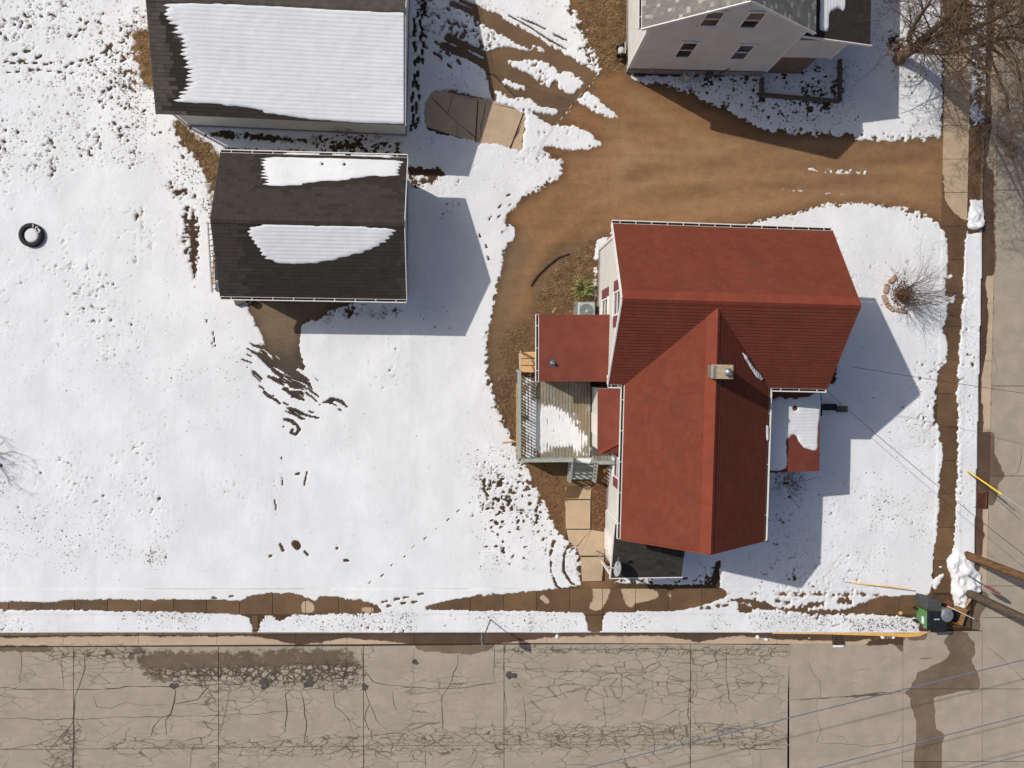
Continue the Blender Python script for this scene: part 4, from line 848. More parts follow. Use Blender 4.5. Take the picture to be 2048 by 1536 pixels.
for pts, wd in ((zl([(575, 520), (580, 640), (540, 760), (510, 830), (500, 1000), (500, 1200), (485, 1400)]), .075), (zl([(0, 770), (120, 780), (280, 780), (430, 785), (560, 780), (700, 780), (860, 760), (1050, 760), (1200, 765), (1430, 750), (1560, 745), (1750, 740)]), .055),
    (zl([(425, 540), (430, 780)]), .04), (zl([(1200, 770), (1190, 860), (1165, 950), (1130, 990), (1135, 1090)]), .08), (zl([(1165, 950), (1100, 975), (1045, 1040), (1030, 1100)]), .05), (zl([(1430, 755), (1350, 850), (1200, 880)]), .06), (zl([(1565, 770), (1555, 860), (1535, 950), (1495, 1090)]), .05), (zl([(1945, 790), (1955, 880), (1960, 940), (1945, 1080)]), .055),
    (zl([(0, 980), (150, 975), (220, 985), (340, 985), (520, 985), (740, 970), (1000, 965), (1180, 960), (1400, 965), (1560, 955), (1800, 945), (2000, 930)]), .035), (zl([(640, 830), (660, 900), (760, 910), (860, 870), (960, 890), (1150, 885)]), .03), (zl([(500, 1000), (420, 1100), (330, 1210)]), .045), (zl([(430, 1318), (400, 1240), (350, 1318)]), .06),
    (zl([(140, 510), (140, 760)]), .025), (zl([(0, 1190), (250, 1160), (400, 1110), (470, 1040)]), .035), (zl([(700, 1195), (850, 1140), (1020, 1120), (1250, 1140), (1430, 1090)]), .03), (zl([(1200, 880), (1390, 885), (1500, 860), (1700, 870), (1760, 830), (1795, 780)]), .03), (zl([(60, 1250), (20, 1318)]), .04), (zl([(1300, 1210), (1300, 1318)]), .03), (zl([(580, 640), (860, 625), (975, 640)]), .03),
    (zm([(420, 500), (430, 660), (440, 770), (475, 880), (440, 980), (470, 1060)]), .06), (zm([(0, 790), (30, 900), (45, 1000), (25, 1180)]), .05), (zm([(230, 790), (240, 900), (330, 980), (360, 1070)]), .035), (zm([(440, 650), (500, 730), (620, 755), (780, 765), (960, 775), (1130, 770), (1250, 745), (1330, 740), (1325, 600), (1330, 490)]), .045), (zm([(1080, 540), (1075, 620), (1010, 770), (970, 830), (975, 1000), (980, 1110)]), .045),
    (zm([(1395, 630), (1400, 840), (1405, 990)]), .035), (zm([(1525, 830), (1540, 950), (1550, 1110)]), .035), (zm([(475, 880), (520, 990), (600, 1060), (700, 1060), (800, 1010), (980, 1000)]), .035), (zm([(630, 790), (640, 880), (660, 920)]), .03), (zm([(780, 500), (770, 600), (780, 750)]), .03), (zm([(1350, 620), (1560, 640), (1700, 650), (1940, 660)]), .025), (zm([(1700, 720), (1690, 800), (1650, 840)]), .02), (zm([(860, 1180), (860, 1318)]), .03), (zm([(440, 1190), (430, 1318)]), .04), (zm([(1180, 1170), (1210, 1220), (1160, 1318)]), .03), (zm([(300, 1170), (400, 1100), (560, 1090), (760, 1050), (960, 1000)]), .03),
    (zr([(965, 520), (960, 740), (945, 880), (940, 960), (955, 1000), (960, 1400)]), .05), (zr([(1205, 490), (1205, 700), (1220, 850), (1260, 880), (1275, 950)]), .04), (zr([(0, 660), (180, 660), (380, 670), (560, 670), (650, 665), (670, 620), (720, 600), (770, 580), (880, 600), (1020, 620), (1160, 580), (1400, 565)]), .028), (zr([(360, 830), (370, 930), (380, 1000)]), .035), (zr([(690, 680), (700, 780), (750, 820), (820, 825)]), .025), (zr([(660, 800), (650, 870), (620, 980), (700, 1000), (900, 900)]), .03), (zr([(0, 510), (380, 510), (820, 505), (1100, 510)]), .04), (zr([(0, 1110), (250, 1090), (560, 1100), (800, 1080), (960, 1010)]), .035), (zr([(960, 1010), (1200, 1020), (1450, 1050), (1620, 1130)]), .035), (zr([(1000, 1160), (1200, 1110), (1330, 1110), (1440, 1130), (1610, 1135)]), .035), (zr([(1270, 1165), (1310, 1190), (1610, 1190)]), .045), (zr([(1390, 700), (1460, 690), (1510, 690), (1560, 690)]), .025), (zr([(700, 740), (960, 720), (1200, 705)]), .022), (zr([(480, 1160), (600, 1270)]), .02), (zr([(1430, 1190), (1445, 1318)]), .03),
    (zc([(75, 560), (100, 640), (185, 745), (190, 880), (155, 910), (160, 1100), (190, 1190), (150, 1300), (210, 1310), (430, 1320), (650, 1335), (880, 1300), (930, 1200)]), .028), (zc([(190, 1200), (210, 1290)]), .03), (zc([(260, 1220), (390, 1250), (440, 1310)]), .02), (zc([(490, 650), (560, 635), (640, 625)]), .02), (zc([(450, 770), (500, 760), (545, 770)]), .025), (zc([(1690, 380), (1740, 450), (1870, 550), (2048, 730), (2300, 980)]), .03), (zc([(0, 915), (300, 890), (620, 860), (940, 840)]), .06), (zc([(1690, 90), (1700, 130), (1740, 155)]), .03),
    ([(1850+1090*.176, 860+180*.176), (1850+1095*.176, 860+330*.176), (1850+1060*.176, 860+470*.176), (1850+980*.176, 860+520*.176)], .03), ([(2040, 300), (2060, 420), (2055, 600), (2070, 760)], .025), ([(1985, 700), (1995, 740), (1984, 770)], .03), ([(1970, 1100), (2048, 1165), (2120, 1230)], .0201)):
    ribbon(CR, pts, wd*.75, LOW+0.006)
cro = stuff(CR.build('crack', 'crack', ROAD))
TP = MB()
for (cx, cy, r) in ((530, 1366, 14), (348, 1372, 9), (618, 1367, 12), (730, 1374, 8), (1022, 1351, 11), (830, 1324, 7), (1865, 1255, 4)):
    n = 26; ph = [random.uniform(0, 6.28) for _ in range(4)]; TP.add([P(cx+r*1.15*(.8+.16*math.sin(2*a_+ph[0])+.12*math.sin(3*a_+ph[1])+.10*math.sin(5*a_+ph[2])+random.uniform(-.07, .07))*math.cos(a_), cy+r*.9*(.8+.16*math.sin(2*a_+ph[0])+.12*math.sin(3*a_+ph[1])+.10*math.sin(5*a_+ph[2])+random.uniform(-.07, .07))*math.sin(a_), LOW+0.009) for a_ in [2*math.pi*k/n for k in range(n)]], [tuple(reversed(range(n)))])
stuff(TP.build('tar_patch', 'tar', ROAD))

# apron before the big garage, and the garden path
APR = bed('apron', [(850, -70), (905, -25), (1198, 148), (1108, 254), (1077, 300), (1050, 303), (840, 246), (835, 100)], 0.006); APR['label'] = 'concrete apron before the garage'
wet_keep = wet.copy()
soak([(900, -60), (1198, 148), (1108, 254), (1077, 300), (1040, 296), (1052, 232), (1030, 212), (985, 202), (900, 190), (840, 100)], 2, 0.95)
dry([(960, 205), (985, 206), (1030, 218), (1046, 236), (1030, 300), (950, 282), (840, 250), (850, 200), (900, 190)], 2)
for q in ([(868, -60), (960, 5), (990, 150), (850, 110)], [(960, 5), (1198, 148), (1150, 205), (990, 150)], [(990, 150), (1150, 205), (1108, 254), (1060, 222)], [(850, 110), (988, 152), (1058, 222), (846, 180)], [(846, 180), (955, 200), (950, 285), (836, 248)], [(957, 201), (1048, 222), (1018, 300), (952, 286)], [(1050, 223), (1108, 256), (1074, 302), (1021, 300)]):
    pave('apron_slab', q, 0.02, 'walk', APR, 0.05, 4, 0.006)
b = MB()
for pts, wd in ((z2([(240, 750), (360, 870), (440, 940), (620, 1080)]), .05), (z2([(405, 720), (395, 780), (365, 870)]), .05), (z2([(440, 955), (440, 1040)]), .04), (z2([(660, 780), (640, 900), (620, 970), (625, 1080)]), .04), (z2([(985, 870), (930, 960), (840, 1135)]), .05), (z2([(1045, 720), (1020, 790)]), .04)): ribbon(b, pts, wd, 0.026)
stuff(b.build('crack', 'crack', APR))
PATH = bed('path', q8([(385, 340), (620, 330), (620, 740), (745, 760), (745, 1225), (520, 1225), (480, 920), (385, 850)]), 0.004); PATH['label'] = 'garden path of tan slabs from the deck stairs'
dry(q8([(300, 300), (800, 300), (800, 1235), (300, 1235)]), 1)
soak(q8([(380, 330), (560, 330), (500, 440), (500, 455), (370, 460)]), 2)
for q in ([(380, 345), (618, 335), (612, 458), (374, 456)], [(372, 466), (610, 466), (607, 734), (380, 734)], [(385, 742), (618, 742), (472, 908), (408, 850)], [(622, 744), (744, 762), (742, 984), (508, 984)], [(621, 744), (622, 744.5), (507, 984), (474, 911)], [(515, 998), (738, 994), (715, 1220), (530, 1224)]):
    pave('paving_slab', q8(q), 0.02, 'walk', PATH, 0.05, 3, 0.006)
wet = wet_keep

# ------------------------------------------------------------------ roofs
def clip(poly, u0, u1, v0, v1):
    def cut(p, f, val, keep):
        o = []
        for i in range(len(p)):
            a, b = p[i], p[(i+1) % len(p)]; ia = keep(a[f], val); ib = keep(b[f], val)
            if ia: o.append(a)
            if ia != ib:
                t = (val-a[f])/(b[f]-a[f]); o.append((a[0]+(b[0]-a[0])*t, a[1]+(b[1]-a[1])*t))
        return o
    for f, val, k in ((0, u0, lambda x, y: x >= y), (0, u1, lambda x, y: x <= y), (1, v0, lambda x, y: x >= y), (1, v1, lambda x, y: x <= y)):
        if len(poly) < 3: return []
        poly = cut(poly, f, val, k)
    return poly
class Slope:
    """a roof plane: O eave corner, U along the eave, V up the slope"""
    def __init__(s, O, U, V):
        s.O = Vector(O); s.U = Vector(U).normalized(); s.V = (Vector(V)-s.U*Vector(V).dot(s.U)).normalized(); s.N = s.U.cross(s.V)
        if s.N.z < 0: s.N = -s.N
    def at(s, u, v, n=0.0): return s.O+s.U*u+s.V*v+s.N*n
    def uv(s, p): d = Vector(p)-s.O; return (d.dot(s.U), d.dot(s.V))
    def px(s, x, y): return s.uv(PN(x, y, s.O, s.N))
def shingles(sl, poly, parent, mat, expo=0.14, tab_w=0.3, thick=0.016, singles=0, jitter=0.5, pick=None, name='shingle', seed=1, soaked=None):
    """courses of shingles over a convex outline; the first `singles` are objects of their own, the rest one joined part"""
    rnd = random.Random(seed); us = [p[0] for p in poly]; vs = [p[1] for p in poly]
    joined = MB(); wetb = MB(); n_single = 0; r = 0; v = min(vs); o0 = origin(parent); shared = {}
    while v < max(vs)-0.01:
        u = min(us)-rnd.random()*tab_w; 
        while u < max(us):
            wdt = tab_w*(1+jitter*(rnd.random()-0.5)); 
            if singles: wdt = tab_w*rnd.choice((0.75, 1.0, 1.25)) if jitter > 0 else tab_w
            q = clip(list(poly), u+0.002, u+wdt-0.002, v, v+expo*1.12); tint = rnd.random()
            if len(q) >= 3:
                lift = lambda vv: 0.002+thick*(1-(vv-v)/(expo*1.12))
                top = [sl.at(a, b, lift(b)) for a, b in q]; bot = [sl.at(a, b, -0.004) for a, b in q]; n = len(q)
                fs = [tuple(range(n))]+[(i, n+i, n+(i+1) % n, (i+1) % n) for i in range(n)]
                if sl.U.cross(sl.V).z < 0: fs = [tuple(reversed(f)) for f in fs]
                mid = sl.at(u+wdt/2, v+expo/2)
                if soaked is not None and soaked(mid): wetb.add(top+bot, fs, tint)
                elif n_single < singles and (pick is None or pick(mid)) and len(q) == 4:
                    full = abs(max(a for a, _ in q)-min(a for a, _ in q)-(wdt-0.004)) < 1e-4 and abs(max(b for _, b in q)-v-expo*1.12) < 1e-4
                    key = (round(wdt, 4)) if full else None
                    if key is not None and key in shared: me = shared[key]
                    else:
                        m_ = MB(); c0 = sl.at(u, v); m_.add([p-c0 for p in top+bot], fs, 0.0); me = m_.mesh(name, mat)
                        if key is not None: shared[key] = me
                    o = bpy.data.objects.new(name, me); COL.objects.link(o); o.parent = parent
                    o.location = (sl.at(u, v) if key is not None else c0)-o0; n_single += 1
                else: joined.add(top+bot, fs, tint)
            u += wdt
        v += expo
    if joined.f: stuff(joined.build('shingle_courses', mat, parent))
    if wetb.f: stuff(wetb.build('wet_shingle_courses', 'dark_wet', parent))
def deck_slab(sl, poly, parent, mat='deck_under', th=0.10, name='roof_deck'):
    b = MB(); pts = [sl.at(u, v, -0.006) for u, v in poly]
    if sl.U.cross(sl.V).z < 0: pts = pts[::-1]
    b.slab(pts, sl.N, th); return b.build(name, mat, parent)
def ridge_cap(a, b, half, drop, parent, mat, step=0.3, name='ridge_cap', half2=None):
    """folded cap shingles along a ridge"""
    a = Vector(a); b = Vector(b); d = (b-a); L = d.length; d.normalize(); s = d.cross(Vector((0, 0, 1))).normalized(); m = MB(); n = int(L/step); rnd = random.Random(3)
    for i in range(n):
        p = a+d*(L*i/n); q = a+d*(L*(i+1.12)/n) if i < n-1 else b
        up0 = Vector((0, 0, 0.022)); up1 = Vector((0, 0, 0.028)); h2 = half2 if half2 is not None else half; d2 = drop*h2/half
        vs = []
        for k, up in ((p, up0), (q, up1)):
            vs += [k-s*half-Vector((0, 0, drop))+up, k+up, k+s*h2-Vector((0, 0, d2))+up]
        vs += [q-s*half-Vector((0, 0, drop))-up0*.3, q-up0*.3, q+s*h2-Vector((0, 0, d2))-up0*.3]
        m.add(vs, [(0, 3, 4, 1), (1, 4, 5, 2), (3, 6, 7, 4), (4, 7, 8, 5)], rnd.random())
    return m.build(name, mat, parent)
def gutter(a, b, outw, parent, wd=0.13, ht=0.10, hang=0.6, lip=0.035, end=True):
    """open trough hung on the eave, with cross hangers"""
    a = Vector(a); b = Vector(b); o = Vector(outw).normalized(); d = (b-a).normalized(); m = MB(); up = Vector((0, 0, 1))
    m.beam(a+o*wd, b+o*wd, lip, ht); m.beam(a+o*0.012, b+o*0.012, 0.015, ht)
    m.beam(a+o*wd/2-up*(ht/2-.006), b+o*wd/2-up*(ht/2-.006), wd-lip, 0.01)
    if end:
        for e in (a, b): m.beam(e+o*0.02, e+o*(wd-.01), 0.015, ht)
    g = m.build('gutter', 'white_metal', parent)
    bm = MB(); bm.beam(a+o*wd/2-up*(ht/2-.018), b+o*wd/2-up*(ht/2-.018), wd-lip-.02, 0.006); bm.build('gutter_shade_strip', 'pit', g)  # shade inside the trough, put in as a dark strip on its floor
    n = max(2, int((b-a).length/hang))
    for i in range(n):
        p = a+(b-a)*((i+0.5)/n); h = MB(); h.beam(p+o*0.02+up*(ht/2-.012), p+o*(wd-.015)+up*(ht/2-.012), 0.028, 0.01); h.build('hanger', 'white_metal', g)
    return g
def roof_snow(sl, poly_px, label, expo, T=0.05, teeth=0.33, su=0.22, sv=0.03, seed=5, holes=(), step=0.045, name='snow', ridge_u=True, rough=0.06, umax=None, inner=0.0):
    rnd = np.random.default_rng(seed); uvp = np.array([sl.px(*p) for p in poly_px]); u0, v0 = uvp.min(0)-0.35; u1, v1 = uvp.max(0)+0.35
    gu = np.arange(u0, u1, step); gv = np.arange(v0, v1, step if step < expo/3.5 else expo/4); U, V = np.meshgrid(gu, gv); ins = np.zeros(U.shape, bool)
    for i in range(len(uvp)):
        xa, ya = uvp[i]; xb, yb = uvp[(i+1) % len(uvp)]
        if ya == yb: continue
        c = (ya > V) != (yb > V); ins ^= c & (U < (xb-xa)*(V-ya)/(yb-ya)+xa)
    m = ins.astype(np.float32); dv = gv[1]-gv[0]
    if ridge_u: k = (V/expo) % 1.0; row = np.floor(V/expo).astype(int); fu, fv = su, sv
    else: k = (U/expo) % 1.0; row = np.floor(U/expo).astype(int); fu, fv = sv, su
    m = conv1(conv1(m, max(fv/dv, .5), 0), max(fu/(gu[1]-gu[0]), .5), 1)
    rr = rnd.uniform(-0.15, 0.9, 400)
    tooth = np.abs(k-0.5)*2
    n1 = conv1(conv1(rnd.standard_normal(U.shape).astype(np.float32), 2, 0), 2, 1); n1 /= n1.std()
    cov = m-0.5-teeth*(tooth**1.5*0.75+0.3*rr[row % 400])*np.maximum(np.clip((1.06-m)*1.7, 0, 1), inner)+rough*n1*np.clip((1.15-m)*2, 0.15, 1)
    for hx, hy, hr in holes:
        hu, hv = sl.px(hx, hy); cov -= 1.2*np.exp(-((U-hu)**2+(V-hv)**2)/hr**2)
    th = np.where(cov > 0, T*(1-np.exp(-cov/0.2))+0.0058*np.cos(2*np.pi*k)*np.clip(cov*3, 0, 1)+0.002*n1, cov*0.2)
    if umax is not None: th = np.where(U > umax, -0.03, th)
    th = np.maximum(th, -0.03); base = 0.016
    A = np.array(sl.O)[None, None]+U[..., None]*np.array(sl.U)+V[..., None]*np.array(sl.V)+(th[..., None]+base)*np.array(sl.N)
    flip = sl.U.cross(sl.V).z < 0
    X, Y, Zc = A[..., 0], A[..., 1], A[..., 2]; kp = th > -0.012
    if not flip: X, Y, Zc, kp = X[::-1], Y[::-1], Zc[::-1], kp[::-1]
    tq = np.clip(1-cov/0.18, 0, 1)*.6
    if not flip: tq = tq[::-1]
    me = grid_mesh(name, X, Y, Zc, kp, 'snow', thin=tq); o = bpy.data.objects.new(name, me); COL.objects.link(o); o['label'] = label; return stuff(o)
def wallbox(parent, poly, z0, z1, mat='siding', name='wall'):
    return MB().prism(poly, z0, z1).build(name, mat, parent)
def window(parent, c, right, up, w_, h_, blind=False, nrm=None, shutters=(), trim=0.07, rows=2):
    """frame, two sashes with panes, sill; optionally shutters"""
    c = Vector(c); R = Vector(right).normalized(); U = Vector(up).normalized(); Nn = Vector(nrm).normalized(); ax = (R, U, Nn)
    f = MB()
    for s in (-1, 1):
        f.box(c+R*s*(w_/2-trim/2)+Nn*.02, (trim, h_, .06), axes=ax); f.box(c+U*s*(h_/2-trim/2)+Nn*.02, (w_-2*trim, trim, .06), axes=ax)
    win = f.build('window', 'white', parent)
    MB().box(c+Nn*.015, (w_-2*trim, .05, .05), axes=ax).build('meeting_rail', 'white', win)
    ph = h_/2-trim-.025
    for s in (1, -1):
        MB().box(c+U*s*(ph/2+.025)+Nn*.004, (w_-2*trim, ph, .012), axes=ax).build('pane', 'blind' if (blind and s > 0) else 'glass', win)
    MB().box(c-U*(h_/2+.02)+Nn*.035, (w_+.1, .04, .07), axes=ax).build('sill', 'white', win)
    MB().box(c+U*(h_/2+.025)+Nn*.03, (w_+.08, .05, .06), axes=ax).build('head_trim', 'white', win)
    for s, sw, mt in shutters:
        q = MB(); q.box(c+R*s*(w_/2+sw/2+.02)+Nn*.022, (sw, h_+.04, .03), axes=ax); sh = q.build('shutter', mt, parent)
        k = MB(); n = 9
        for i in range(n): k.box(c+R*s*(w_/2+sw/2+.02)+U*((i+.5)/n-.5)*h_*.92+Nn*.042, (sw*.78, h_*.05, .012), axes=ax)
        k.build('louvres', mt, sh)['kind'] = 'stuff'
    return win

# ================================================================== the red-roofed house
HC = Vector((9.9, 2.36, 0)); HA = math.radians(-1.3); hu = Vector((math.cos(HA), math.sin(HA), 0)); hv = Vector((-math.sin(HA), math.cos(HA), 0)); up = Vector((0, 0, 1))
def L(u, v, z=0.0): return HC+hu*u+hv*v+up*z
HOUSE = thing('red_roofed_house', 'white two-storey house with a red shingle cross-gable roof and block chimney', 'house', tuple(L(0, 0)))
EV, RG, HW, HD = 4.75, 7.1, 4.49, 3.2          # eave and ridge heights, half sizes of the main wing
LU, LH, LV, LR = -0.86, 2.95, -9.45, 6.93       # second wing: ridge offset, half width, far end, ridge height
ou, ov = 0.3, 0.28
W0 = [L(-HW+ou, -HD+ov), L(HW-ou, -HD+ov), L(HW-ou, HD-ov), L(-HW+ou, HD-ov)]
zt = EV+0.16
b = MB(); b.prism([p[:2] for p in W0], 0.35, zt)
for su in (-1, 1):
    x = su*(HW-ou); a0, a1, pk = L(x, -HD+ov, zt), L(x, HD-ov, zt), L(x, 0, RG-0.06); i = L(x-su*.1, -HD+ov, zt), L(x-su*.1, HD-ov, zt), L(x-su*.1, 0, RG-0.06)
    b.add([a0, a1, pk, *i], [(0, 1, 2), (5, 4, 3), (0, 3, 4, 1), (1, 4, 5, 2), (2, 5, 3, 0)])
b.build('wall', 'siding', HOUSE)
b = MB(); b.prism([p[:2] for p in (L(LU-LH+ou, LV+ov), L(LU+LH-ou, LV+ov), L(LU+LH-ou, 0), L(LU-LH+ou, 0))], 0.35, zt-.01)
y = LV+ov; a0, a1, pk = L(LU-LH+ou, y, zt-.01), L(LU+LH-ou, y, zt-.01), L(LU, y, LR-.06); i = [q+hv*.1 for q in (a0, a1, pk)]
b.add([a0, a1, pk, *i], [(0, 1, 2), (5, 4, 3), (0, 3, 4, 1), (1, 4, 5, 2), (2, 5, 3, 0)])
b.build('wall', 'siding', HOUSE)
b = MB(); b.prism([p[:2] for p in (L(-HW+ou-.02, -HD+ov-.02), L(HW-ou+.02, -HD+ov-.02), L(HW-ou+.02, HD-ov+.02), L(-HW+ou-.02, HD-ov+.02))], -0.1, 0.36); b.prism([p[:2] for p in (L(LU-LH+ou-.02, LV+ov-.02), L(LU+LH-ou+.02, LV+ov-.02), L(LU+LH-ou+.02, -3.1), L(LU-LH+ou-.02, -3.1))], -0.1, 0.355)
b.build('foundation', 'found', HOUSE)
for x, yy_ in ((-HW+ou, HD-ov), (-HW+ou, -HD+ov), (LU-LH+ou, LV+ov)):
    MB().box(L(x, yy_, 2.5), (.12, .12, 4.3), HA).build('corner_board', 'white', HOUSE)
sl_up = Slope(L(HW, HD, EV), -hu, L(0, 0, RG)-L(0, HD, EV)); LS = (L(0, 0, RG)-L(0, HD, EV)).length
sl_lo = Slope(L(-HW, -HD, EV), hu, L(0, 0, RG)-L(0, -HD, EV))
roof = MB().box(L(0, 0, RG-.3), (HW*2-.7, .1, .1), HA).build('roof', 'deck_under', HOUSE)
rect = lambda a, c: [(0, 0), (a, 0), (a, c), (0, c)]
for s in (sl_up, sl_lo):
    deck_slab(s, rect(2*HW, LS), roof); shingles(s, rect(2*HW, LS), roof, 'red', 0.145, 0.34, 0.021, seed=2)
ridge_cap(L(-HW, 0, RG+.01), L(HW, 0, RG+.01), 0.34, 0.34*(RG-EV)/HD, roof, 'red_cap', half2=.12)
LLs = (L(LU, 0, LR)-L(LU-LH, 0, EV)).length; top_v = HD-(RG-LR)/((RG-EV)/HD)+LV*-1-HD
Llen = -LV-(RG-LR)/((RG-EV)/HD)
sl_l = Slope(L(LU-LH, -HD+.02, EV), -hv, L(LU, 0, LR)-L(LU-LH, 0, EV)); sl_r = Slope(L(LU+LH, LV, EV), hv, L(LU, 0, LR)-L(LU+LH, 0, EV))
rv = -HD-(-(RG-LR)/((RG-EV)/HD))   # ridge start measured from the eave corner
x0 = HD-(RG-LR)/((RG-EV)/HD)
polyl = [(0, 0), (-LV-HD, 0), (-LV-HD, LLs), (-x0-.05, LLs)]
polyr = [(0, 0), (-LV-HD+.0, 0), (-LV-HD+x0+.05, LLs), (0, LLs)]
for s, pg in ((sl_l, polyl), (sl_r, polyr)):
    deck_slab(s, pg, roof); shingles(s, pg, roof, 'red', 0.145, 0.34, 0.021, seed=4)
ridge_cap(L(LU, -(RG-LR)/((RG-EV)/HD)-.05, LR+.01), L(LU, LV, LR+.01), 0.12, 0.12*(RG-EV)/HD, roof, 'red_cap', half2=.34)
# white rake boards
for su in (-1, 1):
    for sv in (-1, 1):
        MB().beam(L(su*(HW+.015), sv*HD, EV-.07), L(su*(HW+.015), 0, RG-.07), .05, .16).build('rake_board', 'white' if su < 0 else 'red_cap', HOUSE)
for su in (-1, 1): MB().beam(L(LU+su*LH, LV-.015, EV-.07), L(LU, LV-.015, LR-.07), .05, .16).build('rake_board', 'red_cap', HOUSE)
gutter(L(-HW-.02, HD+.01, EV-.05), L(HW, HD+.01, EV-.05), hv, HOUSE)
gutter(L(-HW, -HD-.01, EV-.05), L(LU-LH-.14, -HD-.01, EV-.05), -hv, HOUSE, hang=.35)
gutter(L(LU-LH-.01, -HD-.0, EV-.05), L(LU-LH-.01, LV, EV-.05), -hu, HOUSE, hang=1.2)
gutter(L(LU+LH+.01, -HD-.02, EV-.05), L(LU+LH+.01, LV, EV-.05), hu, HOUSE, hang=2.0, wd=.12)
gutter(L(LU+LH+.13, -HD-.01, EV-.05), L(HW, -HD-.01, EV-.05), -hv, HOUSE, hang=.75)
# chimney on the ridge of the second wing
cc = L(LU-.02+.12, -2.60); CH = 7.28
chim = MB().box((cc.x, cc.y, (CH+5.9)/2), (.72, .46, CH-5.9), HA).build('chimney', 'brick_grey', roof)
def _sub(o, nm, mat_, f, par): q = MB(); f(q); return q.build(nm, mat_, par)
crown = MB().box((cc.x, cc.y, CH+.03), (.80, .52, .07), HA); crown.build('chimney_crown', 'mortar', roof)
MB().lathe((cc.x+.16, cc.y-.01, CH+.06), [(.10, 0), (.10, .12), (.15, .14), (.15, .18), (.05, .26), (.0, .27)], 16).build('flue_cap', 'zinc', roof, smooth=True)
MB().box((cc.x-.30, cc.y, CH+.075), (.10, .46, .02), HA).build('flashing', 'zinc', roof)
for dx, dy in ((-.02, .34), (-.02, -.34)): MB().slab([sl_r.at(*(lambda t: (t[0]+du, t[1]+dv))(sl_r.uv(cc+hv*dy+up*6.9)), .02) for du, dv in ((-.15, -.25), (.15, -.25), (.15, .12), (-.15, .12))], sl_r.N, .004).build('flashing_sheet', 'charcoal', roof)
# valley snow
roof_snow(sl_r, [(1481, 700), (1492, 712), (1500, 726), (1514, 742), (1526, 757), (1522, 762), (1512, 754), (1500, 737), (1492, 722), (1484, 708)], 'thin strip of snow lying in the roof valley by the chimney', 0.145, 0.06, 0.1, 0.03, 0.03, 9, name='snow_strip', step=.03)
rs = roof_snow(sl_r, [(1531, 850), (1536, 850), (1536, 880), (1532, 884)], 'small streak of snow above the gutter of the red roof', .145, .05, .1, .03, .03, 10, name='snow_strip', step=.03)
# windows of the west gable
gx = -HW+ou
def wl(px, py): p = PX(px, py, L(gx, 1).x); return p
for pts, sh in ((((1213.5, 583), (1217, 632)), ((1, .42, 'maroon'),)), (((1228, 567), (1241, 640)), ((1, .42, 'maroon'), (-1, .42, 'maroon')))):
    pass
window(HOUSE, L(gx-.005, 0.0, 2.05), hv, up, .95, 1.45, nrm=-hu, shutters=((1, .42, 'maroon'), (-1, .42, 'maroon')))
window(HOUSE, L(gx-.005, 0.05, 4.75), hv, up, 1.0, 1.4, nrm=-hu, shutters=((1, .42, 'maroon'), (-1, .42, 'maroon')))
gx2 = LU-LH+ou
window(HOUSE, L(gx2-.005, -6.9, 2.3), hv, up, .95, 1.5, nrm=-hu, shutters=((1, .42, 'maroon'), (-1, .42, 'maroon')))
# mudroom with its low red roof
MUD = [P(1077, 626, 2.85), P(1222, 629, 3.15), P(1216, 768, 3.15), P(1074, 762, 2.85)]
mx0, mx1, my0, my1 = 2.72, L(gx, 0).x+.0, -0.68, 2.16
wallbox(HOUSE, [(mx0+.12, my0+.1), (mx1, my0+.1), (mx1, my1-.1), (mx0+.12, my1-.1)], 0.05, 2.72)
s_m = Slope((mx0, my1, 2.80), (0, -1, 0), (mx1-mx0, 0, .32)); Lm = math.hypot(mx1-mx0, .32)
mr = deck_slab(s_m, rect(my1-my0, Lm), HOUSE, 'white', .12, 'lean_to_roof')
q = MB(); nst = 4
for i in range(nst):
    v0_, v1_ = Lm*i/nst, min(Lm, Lm*(i+1)/nst+.06); q.slab([s_m.at(0, v0_, .012), s_m.at(my1-my0, v0_, .012), s_m.at(my1-my0, v1_, .006), s_m.at(0, v1_, .006)][::-1], s_m.N, .01)
q.build('roll_roofing', 'red_roll', mr)
gutter((mx0, my1+.02, 2.74), (mx0, my0-.02, 2.74), (-1, 0, 0), HOUSE, hang=.75)
vp = P(1105, 726, 3.0); vz = s_m.at(*s_m.uv(vp)); vz = PN(1105, 726, s_m.O, s_m.N)
MB().box(vz+up*.02, (.34, .30, .012), axes=(Vector((0, 1, 0)), s_m.V, s_m.N)).build('vent_flashing', 'charcoal', mr)
MB().lathe(vz+up*.02, [(.12, 0), (.085, .06), (.06, .09), (.055, .24), (.04, .24), (.04, .10)], 14).build('vent_pipe', 'zinc', mr, smooth=True)
# little side roof over the deck door
s_w = L(gx2, 0).x; sx0, sy1, sy0 = 5.24, -0.98, -3.78
wallbox(HOUSE, [(sx0+.12, sy0+.12), (s_w, sy0+.12), (s_w, sy1), (sx0+.12, sy1)], 0.05, 2.75)
s_s = Slope((sx0, sy1, 2.85), (0, -1, 0), (s_w-sx0, 0, .38)); Ls_ = math.hypot(s_w-sx0+.05, .38)
sr = deck_slab(s_s, [(0, 0), (sy1-sy0, 0), (sy1-sy0-.75, Ls_), (0, Ls_)], HOUSE, 'white', .1, 'side_roof')
q = MB(); q.slab([s_s.at(0, 0, .012), s_s.at(sy1-sy0, 0, .012), s_s.at(sy1-sy0-.75, Ls_, .012), s_s.at(0, Ls_, .012)][::-1], s_s.N, .01); q.build('roll_roofing', 'red_roll', sr)
e0, e1, e2 = s_s.at(sy1-sy0, 0), s_s.at(sy1-sy0-.75, Ls_), Vector((s_w+.05, sy0, 2.85))
